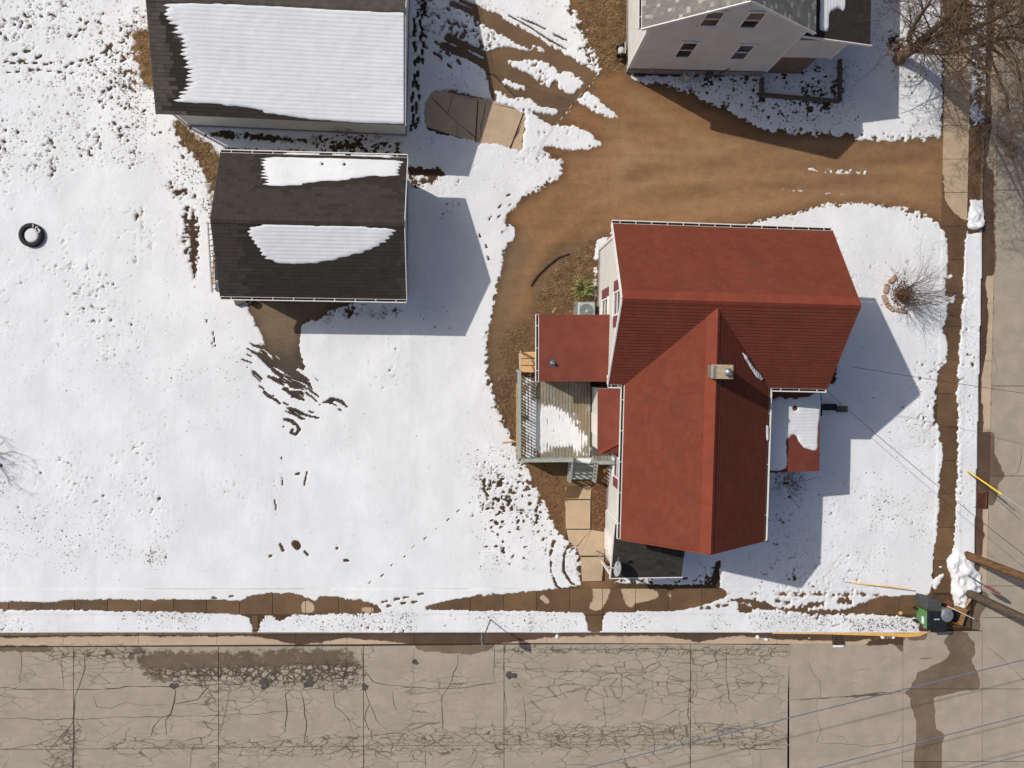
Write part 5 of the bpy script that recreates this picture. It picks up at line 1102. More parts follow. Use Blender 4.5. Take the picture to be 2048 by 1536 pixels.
q = MB(); q.add([e0, e2, e1, e0-up*.1, e2-up*.1, e1-up*.1], [(0, 1, 2), (3, 5, 4), (0, 3, 4, 1), (1, 4, 5, 2), (2, 5, 3, 0)]); q.build('hip_end', 'red_roll', sr)
q = MB(); q.beam(e0+up*.02, e1+up*.02, .16, .02); q.build('hip_cap', 'red_cap', sr)
MB().box((sx0+.11, -2.6, 1.55), (.05, .9, 1.9)).build('door', 'white', HOUSE)
# entrance porch on the east side
ex0, ex1, ey1, ey0 = L(LU+LH-ou, 0).x, 14.86, -0.85, -4.56
wallbox(HOUSE, [(ex0, ey0+.15), (ex1-.15, ey0+.15), (ex1-.15, ey1), (ex0, ey1)], 0.05, 3.0)
s_e = Slope((ex1, ey0, 3.15), (0, 1, 0), (-(ex1-ex0), 0, .42)); Le = math.hypot(ex1-ex0, .42)
er = deck_slab(s_e, rect(ey1-ey0, Le), HOUSE, 'red_roll', .12, 'porch_roof')
q = MB()
for i in range(5):
    v0_, v1_ = Le*i/5, min(Le, Le*(i+1)/5+.05); q.slab([s_e.at(0, v0_, .012), s_e.at(ey1-ey0, v0_, .012), s_e.at(ey1-ey0, v1_, .006), s_e.at(0, v1_, .006)], s_e.N, .01)
q.build('roll_roofing', 'red_roll', er)
roof_snow(s_e, [(1470, 797), (1548, 800), (1556, 792), (1565, 795), (1568, 802), (1582, 793), (1590, 802), (1600, 792), (1612, 794), (1625, 790), (1641, 780), (1641, 815), (1637, 850), (1634, 903), (1620, 900), (1606, 893), (1598, 885), (1594, 872), (1585, 866), (1577, 878), (1571, 876), (1573, 905), (1574, 936), (1560, 941), (1470, 940)],
          'snow sheet with torn edge on the flat entrance porch roof', 0.14, 0.05, 0.10, 0.06, 0.06, 12, holes=((1590, 816, .13),), step=.035, ridge_u=False, rough=.05)
es = P(1659, 814, .15); MB().box((es.x, es.y, .12), (.62, .30, .24)).build('entry_step', 'black', HOUSE); es = P(1684, 818, .1); MB().box((es.x, es.y, .07), (.52, .28, .14)).build('entry_step', 'timber', HOUSE)
MB().beam(P(1641, 783, 1.2), P(1643, 832, .9), .05, .05).build('handrail', 'black', HOUSE)
# grey lean-to at the far end, with the dish beside it
lx0, lx1 = 6.0, 9.12; ly1 = L(LU, LV+ov).y; ly0 = -9.28
s_g = Slope((lx0-.06, ly0, 2.42), (1, 0, -.0), (0, ly1-ly0, .92)); Lg = math.hypot(ly1-ly0, .92)
wallbox(HOUSE, [(lx0+.12, ly0+.3), (lx1-.25, ly0+.3), (lx1-.25, ly1), (lx0+.12, ly1)], 0.05, 2.35)
wg = [(lx0+.12, ly0+.3, 2.35), (lx0+.12, ly1, 2.35), (lx0+.12, ly1, 3.2)]; q = MB(); q.add(wg+[(x+.08, y_, z) for x, y_, z in wg], [(0, 2, 1), (3, 4, 5), (0, 1, 4, 3), (1, 2, 5, 4), (2, 0, 3, 5)]); q.build('wall', 'siding', HOUSE)
gr = deck_slab(s_g, rect(lx1-lx0, Lg), HOUSE, 'charcoal', .1, 'lean_to_roof'); shingles(s_g, rect(lx1-lx0, Lg), gr, 'dark2', 0.15, 0.34, 0.014, seed=8, singles=0)
MB().beam((lx0-.1, ly0-.03, 2.36), (lx1, ly0-.03, 2.36), .05, .12).build('eave_trim', 'white_metal', HOUSE)
MB().beam((lx0-.1, ly0-.06, 2.36), (lx0-.1, ly1, 3.3), .05, .12).build('rake_board', 'white', HOUSE)
dz = MB(); dz.box((lx0+.10, -8.1, 1.15), (.06, .95, 2.1)); dr = dz.build('door', 'white', HOUSE); MB().box((lx0+.06, -8.45, 1.05), (.05, .05, .1)).build('handle', 'zinc', dr)
window(HOUSE, (lx0+.115, -8.1, 1.6), (0, 1, 0), up, .6, .7, nrm=(-1, 0, 0), trim=.05)
lm = MB(); lm.lathe((L(gx2-.0, 0).x-.12, -7.55, 2.25), [(.03, 0), (.16, .02), (.16, .10), (.05, .2)], 14); lm.build('wall_lamp', 'charcoal', HOUSE)
MB().beam((lx0-.02, ly0+.05, 0), (lx0-.02, ly0+.05, 2.3), .09, .09).build('downspout', 'white_metal', HOUSE)

# satellite dish
dp = P(1237, 1138, 3.15)
DISH = thing('satellite_dish', 'grey oval satellite dish on a mast by the charcoal lean-to roof', 'satellite dish', (lx0-.3, dp.y, 0))
nd = Vector((-.93, .22, .22)).normalized()
MB().lathe(dp, [(0.0, .0), (.16, .012), (.31, .05), (.33, .06), (.31, .035), (.15, -.005), (0.0, -.012)], 28, axis=nd).build('reflector', 'dish', DISH, smooth=True)
MB().tube([(lx0-.3, dp.y-.02, 0), (lx0-.3, dp.y-.02, 2.75), dp-nd*.06], [.03, .03, .03], 8).build('mast', 'zinc', DISH)
lnb = dp+Vector((-.05, .52, .22)); MB().tube([dp+Vector((0, -.1, -.22)), dp+Vector((-.04, .25, -.02)), lnb], .016, 6).build('feed_arm', 'zinc', DISH)
MB().lathe(lnb, [(.03, -.03), (.05, 0), (.05, .1), (.02, .12)], 10, axis=(0.2, .3, .6)).build('receiver', 'charcoal', DISH)

# ================================================================== garages
def garage(name, label, x0, x1, y0, y1, ev, rg, rot, mat, expo, wallm='siding', ov=.35, base_in=.4, singles=0, pick=None, soaked=None):
    g = thing(name, label, 'garage', ((x0+x1)/2, (y0+y1)/2, 0)); c = Vector(((x0+x1)/2, (y0+y1)/2, 0)); A = Vector((math.cos(rot), math.sin(rot), 0)); B = Vector((-math.sin(rot), math.cos(rot), 0)); hw, hd = (x1-x0)/2, (y1-y0)/2
    G = lambda u, v, z=0: c+A*u+B*v+up*z
    iw, idp = hw-.25, hd-base_in; k = (rg-ev)/hd
    b = MB(); b.prism([p[:2] for p in (G(-iw, -idp), G(iw, -idp), G(iw, idp), G(-iw, idp))], 0, ev+k*base_in-.03)
    for su in (-1, 1):
        zt_ = ev+k*base_in-.03; a = [G(su*iw, -idp, zt_), G(su*iw, idp, zt_), G(su*iw, 0, rg-.05)]; i = [p-A*su*.1 for p in a]; b.add(a+i, [(0, 1, 2), (5, 4, 3), (0, 3, 4, 1), (1, 4, 5, 2), (2, 5, 3, 0)])
    b.build('wall', wallm, g)
    MB().prism([p[:2] for p in (G(-iw-.04, -idp-.04), G(iw+.04, -idp-.04), G(iw+.04, idp+.04), G(-iw-.04, idp+.04))], -.05, .12).build('foundation', 'found', g)
    roof_ = MB().box(G(0, 0, rg-.25), (2*hw-.8, .1, .1), rot).build('roof', 'deck_under', g); Ls2 = math.hypot(hd, rg-ev)
    lo = Slope(G(-hw, -hd, ev), A, G(0, 0, rg)-G(0, -hd, ev)); hi = Slope(G(hw, hd, ev), -A, G(0, 0, rg)-G(0, hd, ev))
    for s, nsg, sd in ((lo, singles, 21), (hi, singles, 22)):
        deck_slab(s, rect(2*hw, Ls2), roof_); shingles(s, rect(2*hw, Ls2), roof_, mat, expo, .30, .013, singles=nsg//2, pick=pick, seed=sd, soaked=soaked)
    ridge_cap(G(-hw, 0, rg+.01), G(hw, 0, rg+.01), .15, .15*k, roof_, mat)
    for su in (-1, 1):
        for sv in (-1, 1): MB().beam(G(su*(hw+.012), sv*hd, ev-.06), G(su*(hw+.012), 0, rg-.06), .03, .13).build('rake_board', 'white' if su > 0 else 'charcoal', g)
    return g, G, lo, hi, A, B
# small dark garage
def inpoly(poly, x, y):
    ins = False
    for i in range(len(poly)):
        xa, ya = poly[i]; xb, yb = poly[(i+1) % len(poly)]
        if (ya > y) != (yb > y) and x < (xb-xa)*(y-ya)/(yb-ya)+xa: ins = not ins
    return ins
def topx(p):
    d = ROT.T @ np.array([p[0], p[1], p[2]-H]); return 1024+F*d[0]/-d[2], 768-F*d[1]/-d[2]
SOAK_G = [[(508, 308), (812, 316), (808, 400), (790, 405), (770, 375), (740, 365), (690, 372), (640, 374), (585, 384), (520, 384), (512, 350)], [(486, 440), (640, 444), (806, 450), (800, 600), (500, 600), (492, 540), (482, 480)]]
def soak_g(p):
    x, y = topx(p); return any(inpoly(q, x+random.uniform(-9, 9), y+random.uniform(-4, 4)) for q in SOAK_G)
SOAK_B = [[(318, 0), (372, 100), (378, 190), (560, 226), (700, 246), (600, 246), (330, 222), (345, 190), (340, 100), (322, 50)]]
def soak_b(p):
    x, y = topx(p); return any(inpoly(q, x+random.uniform(-7, 7), y+random.uniform(-4, 4)) for q in SOAK_B)
GS, Gs, gs_lo, gs_hi, gA, gB = garage('dark_roofed_garage', 'small white garage with a charcoal shingle roof half cleared of snow', -10.62, -2.88, 2.86, 8.82, 2.55, 3.67, math.radians(-.6), 'dark', .155, base_in=.32, singles=300, soaked=soak_g)
gutter(Gs(-3.87, 2.99, 2.50), Gs(3.87, 2.99, 2.50), gB, GS, hang=.85); gutter(Gs(-3.87, -2.99, 2.50), Gs(3.87, -2.99, 2.50), -gB, GS, hang=.85)
roof_snow(gs_hi, [(525, 313), (600, 314), (700, 316), (806, 320), (809, 330), (800, 345), (796, 356), (740, 352), (690, 362), (640, 364), (585, 372), (530, 376), (524, 350), (519, 325)], 'snow patch with ragged combed edge on the far slope of the charcoal garage roof', .155, .03, .50, .38, .04, 31, umax=7.70,  holes=((645, 328, .07), (689, 329, .07)))
roof_snow(gs_lo, [(510, 450), (560, 449), (640, 452), (720, 453), (797, 457), (785, 475), (760, 492), (720, 508), (650, 524), (590, 530), (545, 525), (520, 505), (498, 480), (492, 464)], 'half-moon snow patch just below the ridge of the charcoal garage roof', .155, .03, .42, .30, .04, 32)
roof_snow(gs_hi, [(560, 309), (720, 313), (790, 316), (790, 312), (700, 308), (560, 306)], 'line of snow along the gutter of the charcoal garage', .155, .05, .15, .1, .03, 33, name='snow_strip')
# big garage, its roof under snow
GBg, Gb, gb_lo, gb_hi, bA, bB = garage('snow_covered_garage', 'long white garage with a grey shingle roof almost buried under snow', -13.0, -2.8, 10.22, 18.66, 2.72, 3.78, math.radians(-1.6), 'grey_sh', .16, base_in=.45, singles=300, pick=lambda p: p.x < -11.2 or p.y < 11.2 or p.y > 14.2, soaked=soak_b)
roof_snow(gb_lo, [(325, 4), (330, 30), (345, 60), (362, 90), (371, 130), (370, 170), (360, 190), (340, 200), (345, 207), (430, 210), (500, 216), (560, 232), (640, 241), (720, 245), (860, 251), (860, 28), (700, 20), (560, 12), (480, 8), (400, 6)], 'thick combed snow blanket over the long garage roof', .16, .045, .50, .40, .04, 35, step=.05, umax=10.19)
MB().beam(Gb(-4.85, -3.86, 0), Gb(-4.85, -3.86, 2.5), .08, .08).build('downspout', 'white_metal', GBg)

# ================================================================== white house at the top
WH = thing('white_house', 'tall white gabled house with mixed grey shingles and four sash windows facing the drive', 'house', (10.15, 17.5, 0))
wx0, wx1, wy0, wy1 = 6.97, 13.40, 13.52, 22.5; wpk = 10.18; wev, wrg = 4.80, 6.95
b = MB(); b.prism([(wx0, wy0), (wx1, wy0), (wx1, wy1), (wx0, wy1)], .62, wev)
b.add([(wx0, wy0, wev), (wx1, wy0, wev), (wpk, wy0, wrg), (wx0, wy0+.1, wev), (wx1, wy0+.1, wev), (wpk, wy0+.1, wrg)], [(0, 1, 2), (5, 4, 3), (0, 3, 4, 1), (1, 4, 5, 2), (2, 5, 3, 0)]); b.build('wall', 'siding', WH)
MB().prism([(wx0+.04, wy0+.05), (wx1-.04, wy0+.05), (wx1-.04, wy1), (wx0+.04, wy1)], -.1, .63).build('foundation', 'found', WH)
for x in (wx0+.04, wx1-.04): MB().box((x, wy0+.03, 2.7), (.14, .10, 4.2)).build('corner_board', 'white', WH)
MB().box(((wx0+wx1)/2, wy0-.005, .64), (wx1-wx0, .03, .05)).build('water_table', 'timber', WH)
k = (wrg-wev)/(wpk-wx0); wroof = MB().box((wpk, 18, wrg-.3), (.1, 8, .1)).build('roof', 'deck_under', WH)
oe = .32; rgz = wrg+.12
wl_s = Slope((wx0-oe, wy1, wev-oe*k+.12), (0, -1, 0), (wpk-wx0+oe, 0, rgz-(wev-oe*k+.12))); wr_s = Slope((wx1+oe, wy0-.10, wev-oe*k+.12), (0, 1, 0), (-(wx1+oe-wpk), 0, rgz-(wev-oe*k+.12)))
Lw = math.hypot(wpk-wx0+oe, rgz-(wev-oe*k+.12)); Lw2 = math.hypot(wx1+oe-wpk, rgz-(wev-oe*k+.12)); wlen = wy1-wy0+.10
pk_ = lambda p: p.y < 15.6
deck_slab(wl_s, rect(wlen, Lw), wroof); shingles(wl_s, rect(wlen, Lw), wroof, 'mixed', .15, .19, .012, singles=170, pick=pk_, seed=41)
deck_slab(wr_s, rect(wlen, Lw2), wroof); shingles(wr_s, rect(wlen, Lw2), wroof, 'mixed', .15, .19, .012, singles=120, pick=pk_, seed=42)
ridge_cap((wpk, wy0-.1, rgz), (wpk, wy1, rgz), .15, .1, wroof, 'mixed')
for a_, b_ in (((wx0-oe, wy0-.12, wev-oe*k+.04), (wpk, wy0-.12, rgz-.08)), ((wx1+oe, wy0-.12, wev-oe*k+.04), (wpk, wy0-.12, rgz-.08))): MB().beam(a_, b_, .04, .15).build('rake_board', 'white', WH)
gutter((wx0-oe, wy0-.1, wev-oe*k+.05), (wx0-oe, wy1, wev-oe*k+.05), (-1, 0, 0), WH, hang=.9)
z3 = lambda x, y: PY(1220+x*.1465, y*.1465, wy0)
for (bl, br, tl), bd in ((((860, 775), (1085, 775), (985, 565)), False), (((1610, 800), (1830, 803), (1735, 598)), False), (((1200, 345), (1455, 348), (1330, 140)), True), (((1735, 370), (1985, 373), (1880, 150)), True)):
    p0, p1, p2 = z3(*bl), z3(*br), z3(*tl); window(WH, ((p0.x+p1.x)/2, wy0-.005, (p0.z+p2.z)/2), (1, 0, 0), up, p1.x-p0.x, p2.z-p0.z, blind=bd, nrm=(0, -1, 0), trim=.06)
pp = MB(); pp.tube([PY(1460, 137, wy0-.04), PY(1441, 147, wy0-.04)+up*0, PY(1441, 147, wy0-.04)+Vector((0, 0, -.35))], .025, 6); pp.build('gas_pipe', 'charcoal', WH)
q = MB(); q.box((wx0+1.1, wy0-.08, .75), (.08, .12, .16)); q.build('tap', 'zinc', WH)
# its east porch, roof carrying old snow
px1 = PY(1702, 86, wy0).x; pz = 3.55
wallbox(WH, [(wx1+.01, wy0+.12), (px1, wy0+.12), (px1, 19), (wx1+.01, 19)], 1.9, pz)
MB().prism([(wx1+.01, wy0+.2), (px1-.5, wy0+.2), (px1-.05, wy0+.9), (px1-.05, 19), (wx1+.01, 19)], -.05, 1.9).build('skirt', 'stone', WH)
s_p = Slope((px1+.95, wy0+.02, pz-.1), (0, 1, 0), (-(px1+.95-wx1), 0, .75)); Lp = math.hypot(px1+.95-wx1, .75)
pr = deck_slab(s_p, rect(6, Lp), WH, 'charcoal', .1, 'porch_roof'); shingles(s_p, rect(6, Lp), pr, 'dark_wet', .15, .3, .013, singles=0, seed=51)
MB().beam((wx1+.05, wy0-.0, pz+.58), (px1+1.0, wy0-.0, pz-.13), .04, .14).build('rake_board', 'white', WH)
MB().beam((px1+.02, wy0+.14, 1.8), (px1+.02, wy0+.14, pz-.02), .1, .06).build('corner_board', 'white', WH)
roof_snow(s_p, [(1642, -60), (1690, -60), (1690, 10), (1688, 28), (1684, 20), (1672, 16), (1658, 26), (1657, 62), (1640, 62)], 'bluish snow lying on the shaded porch roof of the white house', .15, .06, .1, .06, .06, 52, step=.04)

# ================================================================== the deck
DF, DRt = 0.75, 1.70
dA = P(1042, 742, DRt); dB = P(1042, 921, DRt)
dxl = dA.x-.08; dyt, dyb = my0+.06, dB.y
dxr = sx0+.06
DECK = thing('wooden_deck', 'weathered grey timber deck with slatted railing and melting snow beside the red-roofed house', 'deck', (dxl+1.7, (dyt+dyb)/2, 0))
do = origin(DECK)
pl = MB().box((0, 0, 0), (.128, dyt-dyb+.15, .035)).mesh('plank', 'deck_wood')
n = int((dxr-dxl)/.145)
for i in range(n):
    o = bpy.data.objects.new('plank', pl); COL.objects.link(o); o.parent = DECK; o.location = Vector((dxl+.07+i*.145, (dyt+dyb)/2, DF-.018+random.uniform(-.003, .003)))-do; o.rotation_euler = (0, 0, random.uniform(-.0015, .0015))
for x in (dxl+.05, dxl+1.2, dxl+2.4, dxr-.1): MB().beam((x, dyb, DF-.13), (x, dyt, DF-.13), .05, .18).build('joist', 'timber', DECK)
MB().beam((dxl+.02, dyb-.06, DF-.12), (dxr, dyb-.06, DF-.12), .04, .2).build('rim_board', 'grey_paint', DECK)
MB().beam((dxl-.05, dyb-.06, DF-.12), (dxl-.05, dyt-.2, DF-.12), .04, .2).build('rim_board', 'new_wood', DECK)
def rail(a, b, nb, post=True, wd=.16, parent=DECK, ht=DRt-DF):
    a = Vector(a); b = Vector(b)
    MB().beam(a, b, wd, .04).build('top_rail', 'grey_paint', parent); dn = Vector((0, 0, -ht+.1)); MB().beam(a+dn, b+dn, .05, .05).build('bottom_rail', 'grey_paint', parent)
    bal = MB().box((0, 0, 0), (.052, .052, ht-.1)).mesh('baluster', 'grey_paint')
    for i in range(nb):
        p = a.lerp(b, (i+.5)/nb)-Vector((0, 0, ht/2-.03)); o = bpy.data.objects.new('baluster', bal); COL.objects.link(o); o.parent = parent; o.location = p-origin(parent)
    if post:
        for e in (a, b): MB().box((e.x, e.y, (e.z-.02)/2), (.09, .09, e.z-.02)).build('post', 'grey_paint', parent)
ytop = P(1042, 742, DRt).y
rail((dxl, ytop, DRt), (dxl, dyb, DRt), 27)
MB().box((dxl, (ytop+dyb)/2, DRt/2), (.09, .09, DRt-.04)).build('post', 'grey_paint', DECK)
stx0, stx1 = P(1143, 930, 1.1).x, P(1190, 930, 1.1).x
rail((dxl, dyb, DRt), (stx0, dyb, DRt), 22)
lx_end = P(1229, 930, DRt).x
rail((stx1+.1, dyb-.12, DRt), (lx_end, dyb-.12, DRt), 9)
# landing towards the house corner and stairs down to the path
for i in range(6):
    o = bpy.data.objects.new('plank', bpy.data.meshes['plank']); COL.objects.link(o); o.parent = DECK; o.location = Vector((sx0+.1+.07+i*.145, dyb+.42-.15, DF-.02))-do; o.scale = (1, .26, 1)
MB().box((sx0+.55, dyb+.36, DF+.012), (.85, .55, .02)).build('door_mat', 'mat', DECK)
for i in range(4):
    z = DF-.17*(i+.0)-.02; y = dyb-.14-.27*i
    MB().box(((stx0+stx1)/2, y, z), (stx1-stx0, .28, .04)).build('stair_tread', 'grey_paint', DECK)
for x in (stx0-.03, stx1+.03):
    MB().beam((x, dyb-.02, DF-.1), (x, dyb-1.15, .0), .05, .2).build('stringer', 'grey_paint', DECK)
    rail((x, dyb-.06, DRt-.02), (x, dyb-1.1, DRt-.68), 6, post=False, wd=.07, ht=.8)
    MB().box((x, dyb-1.1, .5), (.08, .08, 1.0)).build('post', 'grey_paint', DECK)
# new timber steps at the far end
for i in range(3):
    c0 = P(1058, 738-14*i, .6-.18*i); MB().box((c0.x+.05, c0.y, .55-.18*i), (.85, .29, .04)).build('step_board', 'new_wood', DECK)
a = P(1041, 742, 1.5); c_ = P(1041, 702, .95); MB().beam(a, c_, .045, .09).build('handrail', 'grey_paint', DECK); MB().box((c_.x, c_.y, .47), (.09, .09, .94)).build('post', 'timber', DECK)
for s in (-.42, .45): MB().beam((P(1058, 738, .5).x+s, dyt+.02 if False else P(1058, 740, .5).y, .42), (P(1058, 738, .5).x+s, P(1058, 706, .1).y, .05), .04, .16).build('stringer', 'new_wood', DECK)
# snow on the deck
sl_d = Slope((dxl-.1, dyb, DF+.0), (1, 0, 0), (0, 1, 0)); sl_d.O = Vector((dxl-.1, dyb, DF-.014))
roof_snow(sl_d, [(1046, 752), (1060, 755), (1072, 760), (1073, 798), (1092, 806), (1110, 814), (1112, 808), (1122, 815), (1140, 825), (1150, 838), (1160, 850), (1170, 862), (1178, 875), (1177, 914), (1154, 914), (1150, 898), (1130, 893), (1112, 896), (1108, 908), (1084, 906), (1082, 892), (1074, 910), (1062, 920), (1046, 922)],
          'thin snow between the boards of the timber deck', .145, .016, .46, .05, .20, 61, ridge_u=False, rough=.15, step=.03, inner=1.25)
stuff(roof_snow(sl_d, [(1150, 917), (1184, 917), (1182, 927), (1152, 925)], 'snow on the top tread of the deck stairs', .3, .05, .05, .04, .04, 62, step=.03, name='snow_strip'))

# ================================================================== things round the houses
# air conditioner
ac = P(1173, 622, .75)
AC = thing('air_conditioner', 'pale grey outdoor air conditioner with a round fan grille by the mudroom', 'air conditioner', (ac.x, ac.y, 0)); s_ = .80
b = MB(); b.box((ac.x, ac.y, .40), (s_, s_, .72)); b.build('cabinet', 'ac', AC, bevel=.06)
MB().prism([(ac.x+.33*math.cos(2*math.pi*k/28), ac.y+.33*math.sin(2*math.pi*k/28)) for k in range(28)], .755, .766).build('fan_ring', 'ac_dark', AC)
for i in range(7): MB().lathe((ac.x, ac.y, .772), [(.045*(i+1)-.006, 0), (.045*(i+1)+.006, 0), (.045*(i+1)+.006, .01), (.045*(i+1)-.006, .01)], 24, ring=True).build('grille_ring', 'ac', AC)
MB().lathe((ac.x, ac.y, .775), [(.07, 0), (.07, .02), (.0, .025)], 16).build('fan_hub', 'ac', AC)
b = MB()
for i in range(14):
    t = -.36+i*.055
    for sx, sy in ((0, -1), (-1, 0)): b.box((ac.x+(t if sx == 0 else sx*s_/2), ac.y+(t if sy == 0 else sy*s_/2), .4), (.02, .02, .6))
stuff(b.build('louvres', 'ac_dark', AC)); MB().box((ac.x, ac.y, .02), (1.0, 1.0, .06)).build('pad', 'found', AC)
# yucca
yc = P(1166, 578, .1)
YU = thing('yucca_plant', 'green spiky yucca clump on the mulch by the house wall', 'plant', (yc.x, yc.y, 0)); rnd = random.Random(5); bl = MB()
for i in range(150):
    a = rnd.uniform(0, 2*math.pi); el = rnd.uniform(.02, 1.25); Ln = rnd.uniform(.45, .82); d = Vector((math.cos(a)*math.cos(el), math.sin(a)*math.cos(el), math.sin(el))); s = Vector((-math.sin(a), math.cos(a), 0)); p = Vector((yc.x, yc.y, .08))+Vector((rnd.uniform(-.1, .1), rnd.uniform(-.1, .1), 0)); wd = rnd.uniform(.016, .028); sag = Vector((0, 0, -.22*Ln*math.cos(el)))
    m1 = p+d*Ln*.55+Vector((0, 0, .03)); m2 = p+d*Ln+sag
    bl.add([p-s*wd*.7, p+s*wd*.7, m1+s*wd, m1-s*wd, m2, m1+Vector((0, 0, -.012))], [(0, 1, 2, 3), (3, 2, 4)])
bl.build('foliage', 'yucca', YU); MB().lathe((yc.x, yc.y, 0), [(.12, -.02), (.1, .1), (.05, .16)], 9).build('stem', 'dead_leaf', YU)
# tyre on the lawn
tc = P(65, 471, .05)
TY = thing('tyre', 'black rubber tyre lying flat on the snowy lawn', 'tyre', (tc.x, tc.y, 0)); R0, r0 = .425, .10
prof = []
b = MB(); n1, n2 = 40, 14
for i in range(n1):
    a = 2*math.pi*i/n1
    for j in range(n2):
        t = 2*math.pi*j/n2; rr = R0+r0*(abs(math.cos(t))**.6)*math.copysign(1, math.cos(t)); zz = .11+.11*(abs(math.sin(t))**.6)*math.copysign(1, math.sin(t)); b.v.append((tc.x+rr*math.cos(a), tc.y+rr*math.sin(a), zz))
for i in range(n1):
    for j in range(n2): b.f.append((i*n2+j, ((i+1) % n1)*n2+j, ((i+1) % n1)*n2+(j+1) % n2, i*n2+(j+1) % n2))
b.build('casing', 'rubber', TY, smooth=True)
tr = MB()
for i in range(36):
    a = 2*math.pi*i/36; tr.box((tc.x+.522*math.cos(a), tc.y+.522*math.sin(a), .11), (.016, .05, .17), a)
stuff(tr.build('tread_blocks', 'rubber', TY))
b = MB(); b.lathe((tc.x, tc.y, .0), [(.34, .0), (.34, .13), (.22, .15), (.1, .145), (0, .15)], 24); stuff(b.build('snow_fill', 'snow', TY, smooth=True))
stuff_c = MB()
for t in range(14):
    a = rnd.uniform(1.2, 2.3); rr = rnd.uniform(.38, .48); stuff_c.lathe((tc.x+rr*math.cos(a-1.0), tc.y+rr*math.sin(a-1.0), .215), [(.02, -.01), (.03, .01), (.0, .02)], 6)
stuff(stuff_c.build('snow_crumbs', 'snow', TY))
# edging stones round the shrub bed
words = ('first', 'second', 'third', 'fourth', 'fifth')
zs = lambda x, y: P(1700+x*.2084, 480+y*.2084, .06)
for i, (x, y, ang, ln, wd_) in enumerate(((405, 378, 40, 22, 10), (345, 466, 76, 20, 10), (336, 572, 112, 22, 10), (384, 648, 140, 20, 9), (490, 678, 172, 28, 9))):
    p = zs(x, y); m_ = MB(); Ls_t = ln/43; W_ = wd_/43; a = math.radians(ang); pts = []
    for k in range(10):
        t = 2*math.pi*k/10; pts.append((p.x+math.cos(a)*Ls_t/2*math.copysign(abs(math.cos(t))**.45, math.cos(t))*random.uniform(.9, 1.05)-math.sin(a)*W_/2*math.copysign(abs(math.sin(t))**.45, math.sin(t)), p.y+math.sin(a)*Ls_t/2*math.copysign(abs(math.cos(t))**.45, math.cos(t))+math.cos(a)*W_/2*math.copysign(abs(math.sin(t))**.45, math.sin(t))*random.uniform(.9, 1.05)))
    m_.prism(pts, -.02, .13); o = m_.build('edging_stone', 'edging', bevel=.02, off=(p.x, p.y, 0)); tag(o, f'tan edging stone beside the bare shrub, {words[i]} from the top of its curved row', 'stone', 'edging stones round the bare shrub')

# ================================================================== bare wood: tree, shrubs
class Wood:
    def __init__(s, seed): s.r = random.Random(seed); s.thick = MB(); s.mid = MB(); s.fine = MB()
    def path(s, pts, rad):
        m = max(rad); (s.thick if m > .055 else s.mid if m > .018 else s.fine).tube(pts, rad, 9 if m > .1 else 6 if m > .03 else 3, cap=m > .03)
    def grow(s, p, d, ln, r, depth, droop=0.0, spread=.75, kids=(2, 4)):
        n = 4 if depth > 1 else 3; pts = [p]; rad = [r]; dd = d.copy()
        for i in range(n):
            dd = (dd+Vector((s.r.uniform(-1, 1), s.r.uniform(-1, 1), s.r.uniform(-1, 1)))*.20+Vector((0, 0, -droop))).normalized(); pts.append(pts[-1]+dd*ln/n); rad.append(r*(1-.6*(i+1)/n))
        s.path(pts, rad)
        if depth <= 0: return
        for k in range(s.r.randint(*kids)+ (2 if depth == 1 else 0)):
            t = s.r.uniform(.25, 1.0); i = min(int(t*n), n-1); q = pts[i].lerp(pts[i+1], t*n-i); ax = Vector((s.r.uniform(-1, 1), s.r.uniform(-1, 1), s.r.uniform(-.5, 1))).normalized()
            nd_ = (dd*(1-spread*.55)+ax*spread).normalized(); s.grow(q, nd_, ln*s.r.uniform(.45, .75), max(r*s.r.uniform(.38, .6), .0045), depth-1, droop, spread, kids)
def zt3(x, y, h): return P(1760+x*.1406, y*.1406, h)
wd_ = Wood(17)
trunk = [P(1797, 119, 0), zt3(330, 780, .35), zt3(400, 735, .7), zt3(470, 685, 1.05)]
wd_.path([trunk[0]+Vector((0, 0, -.1))]+trunk, [.40, .33, .27, .26, .25])
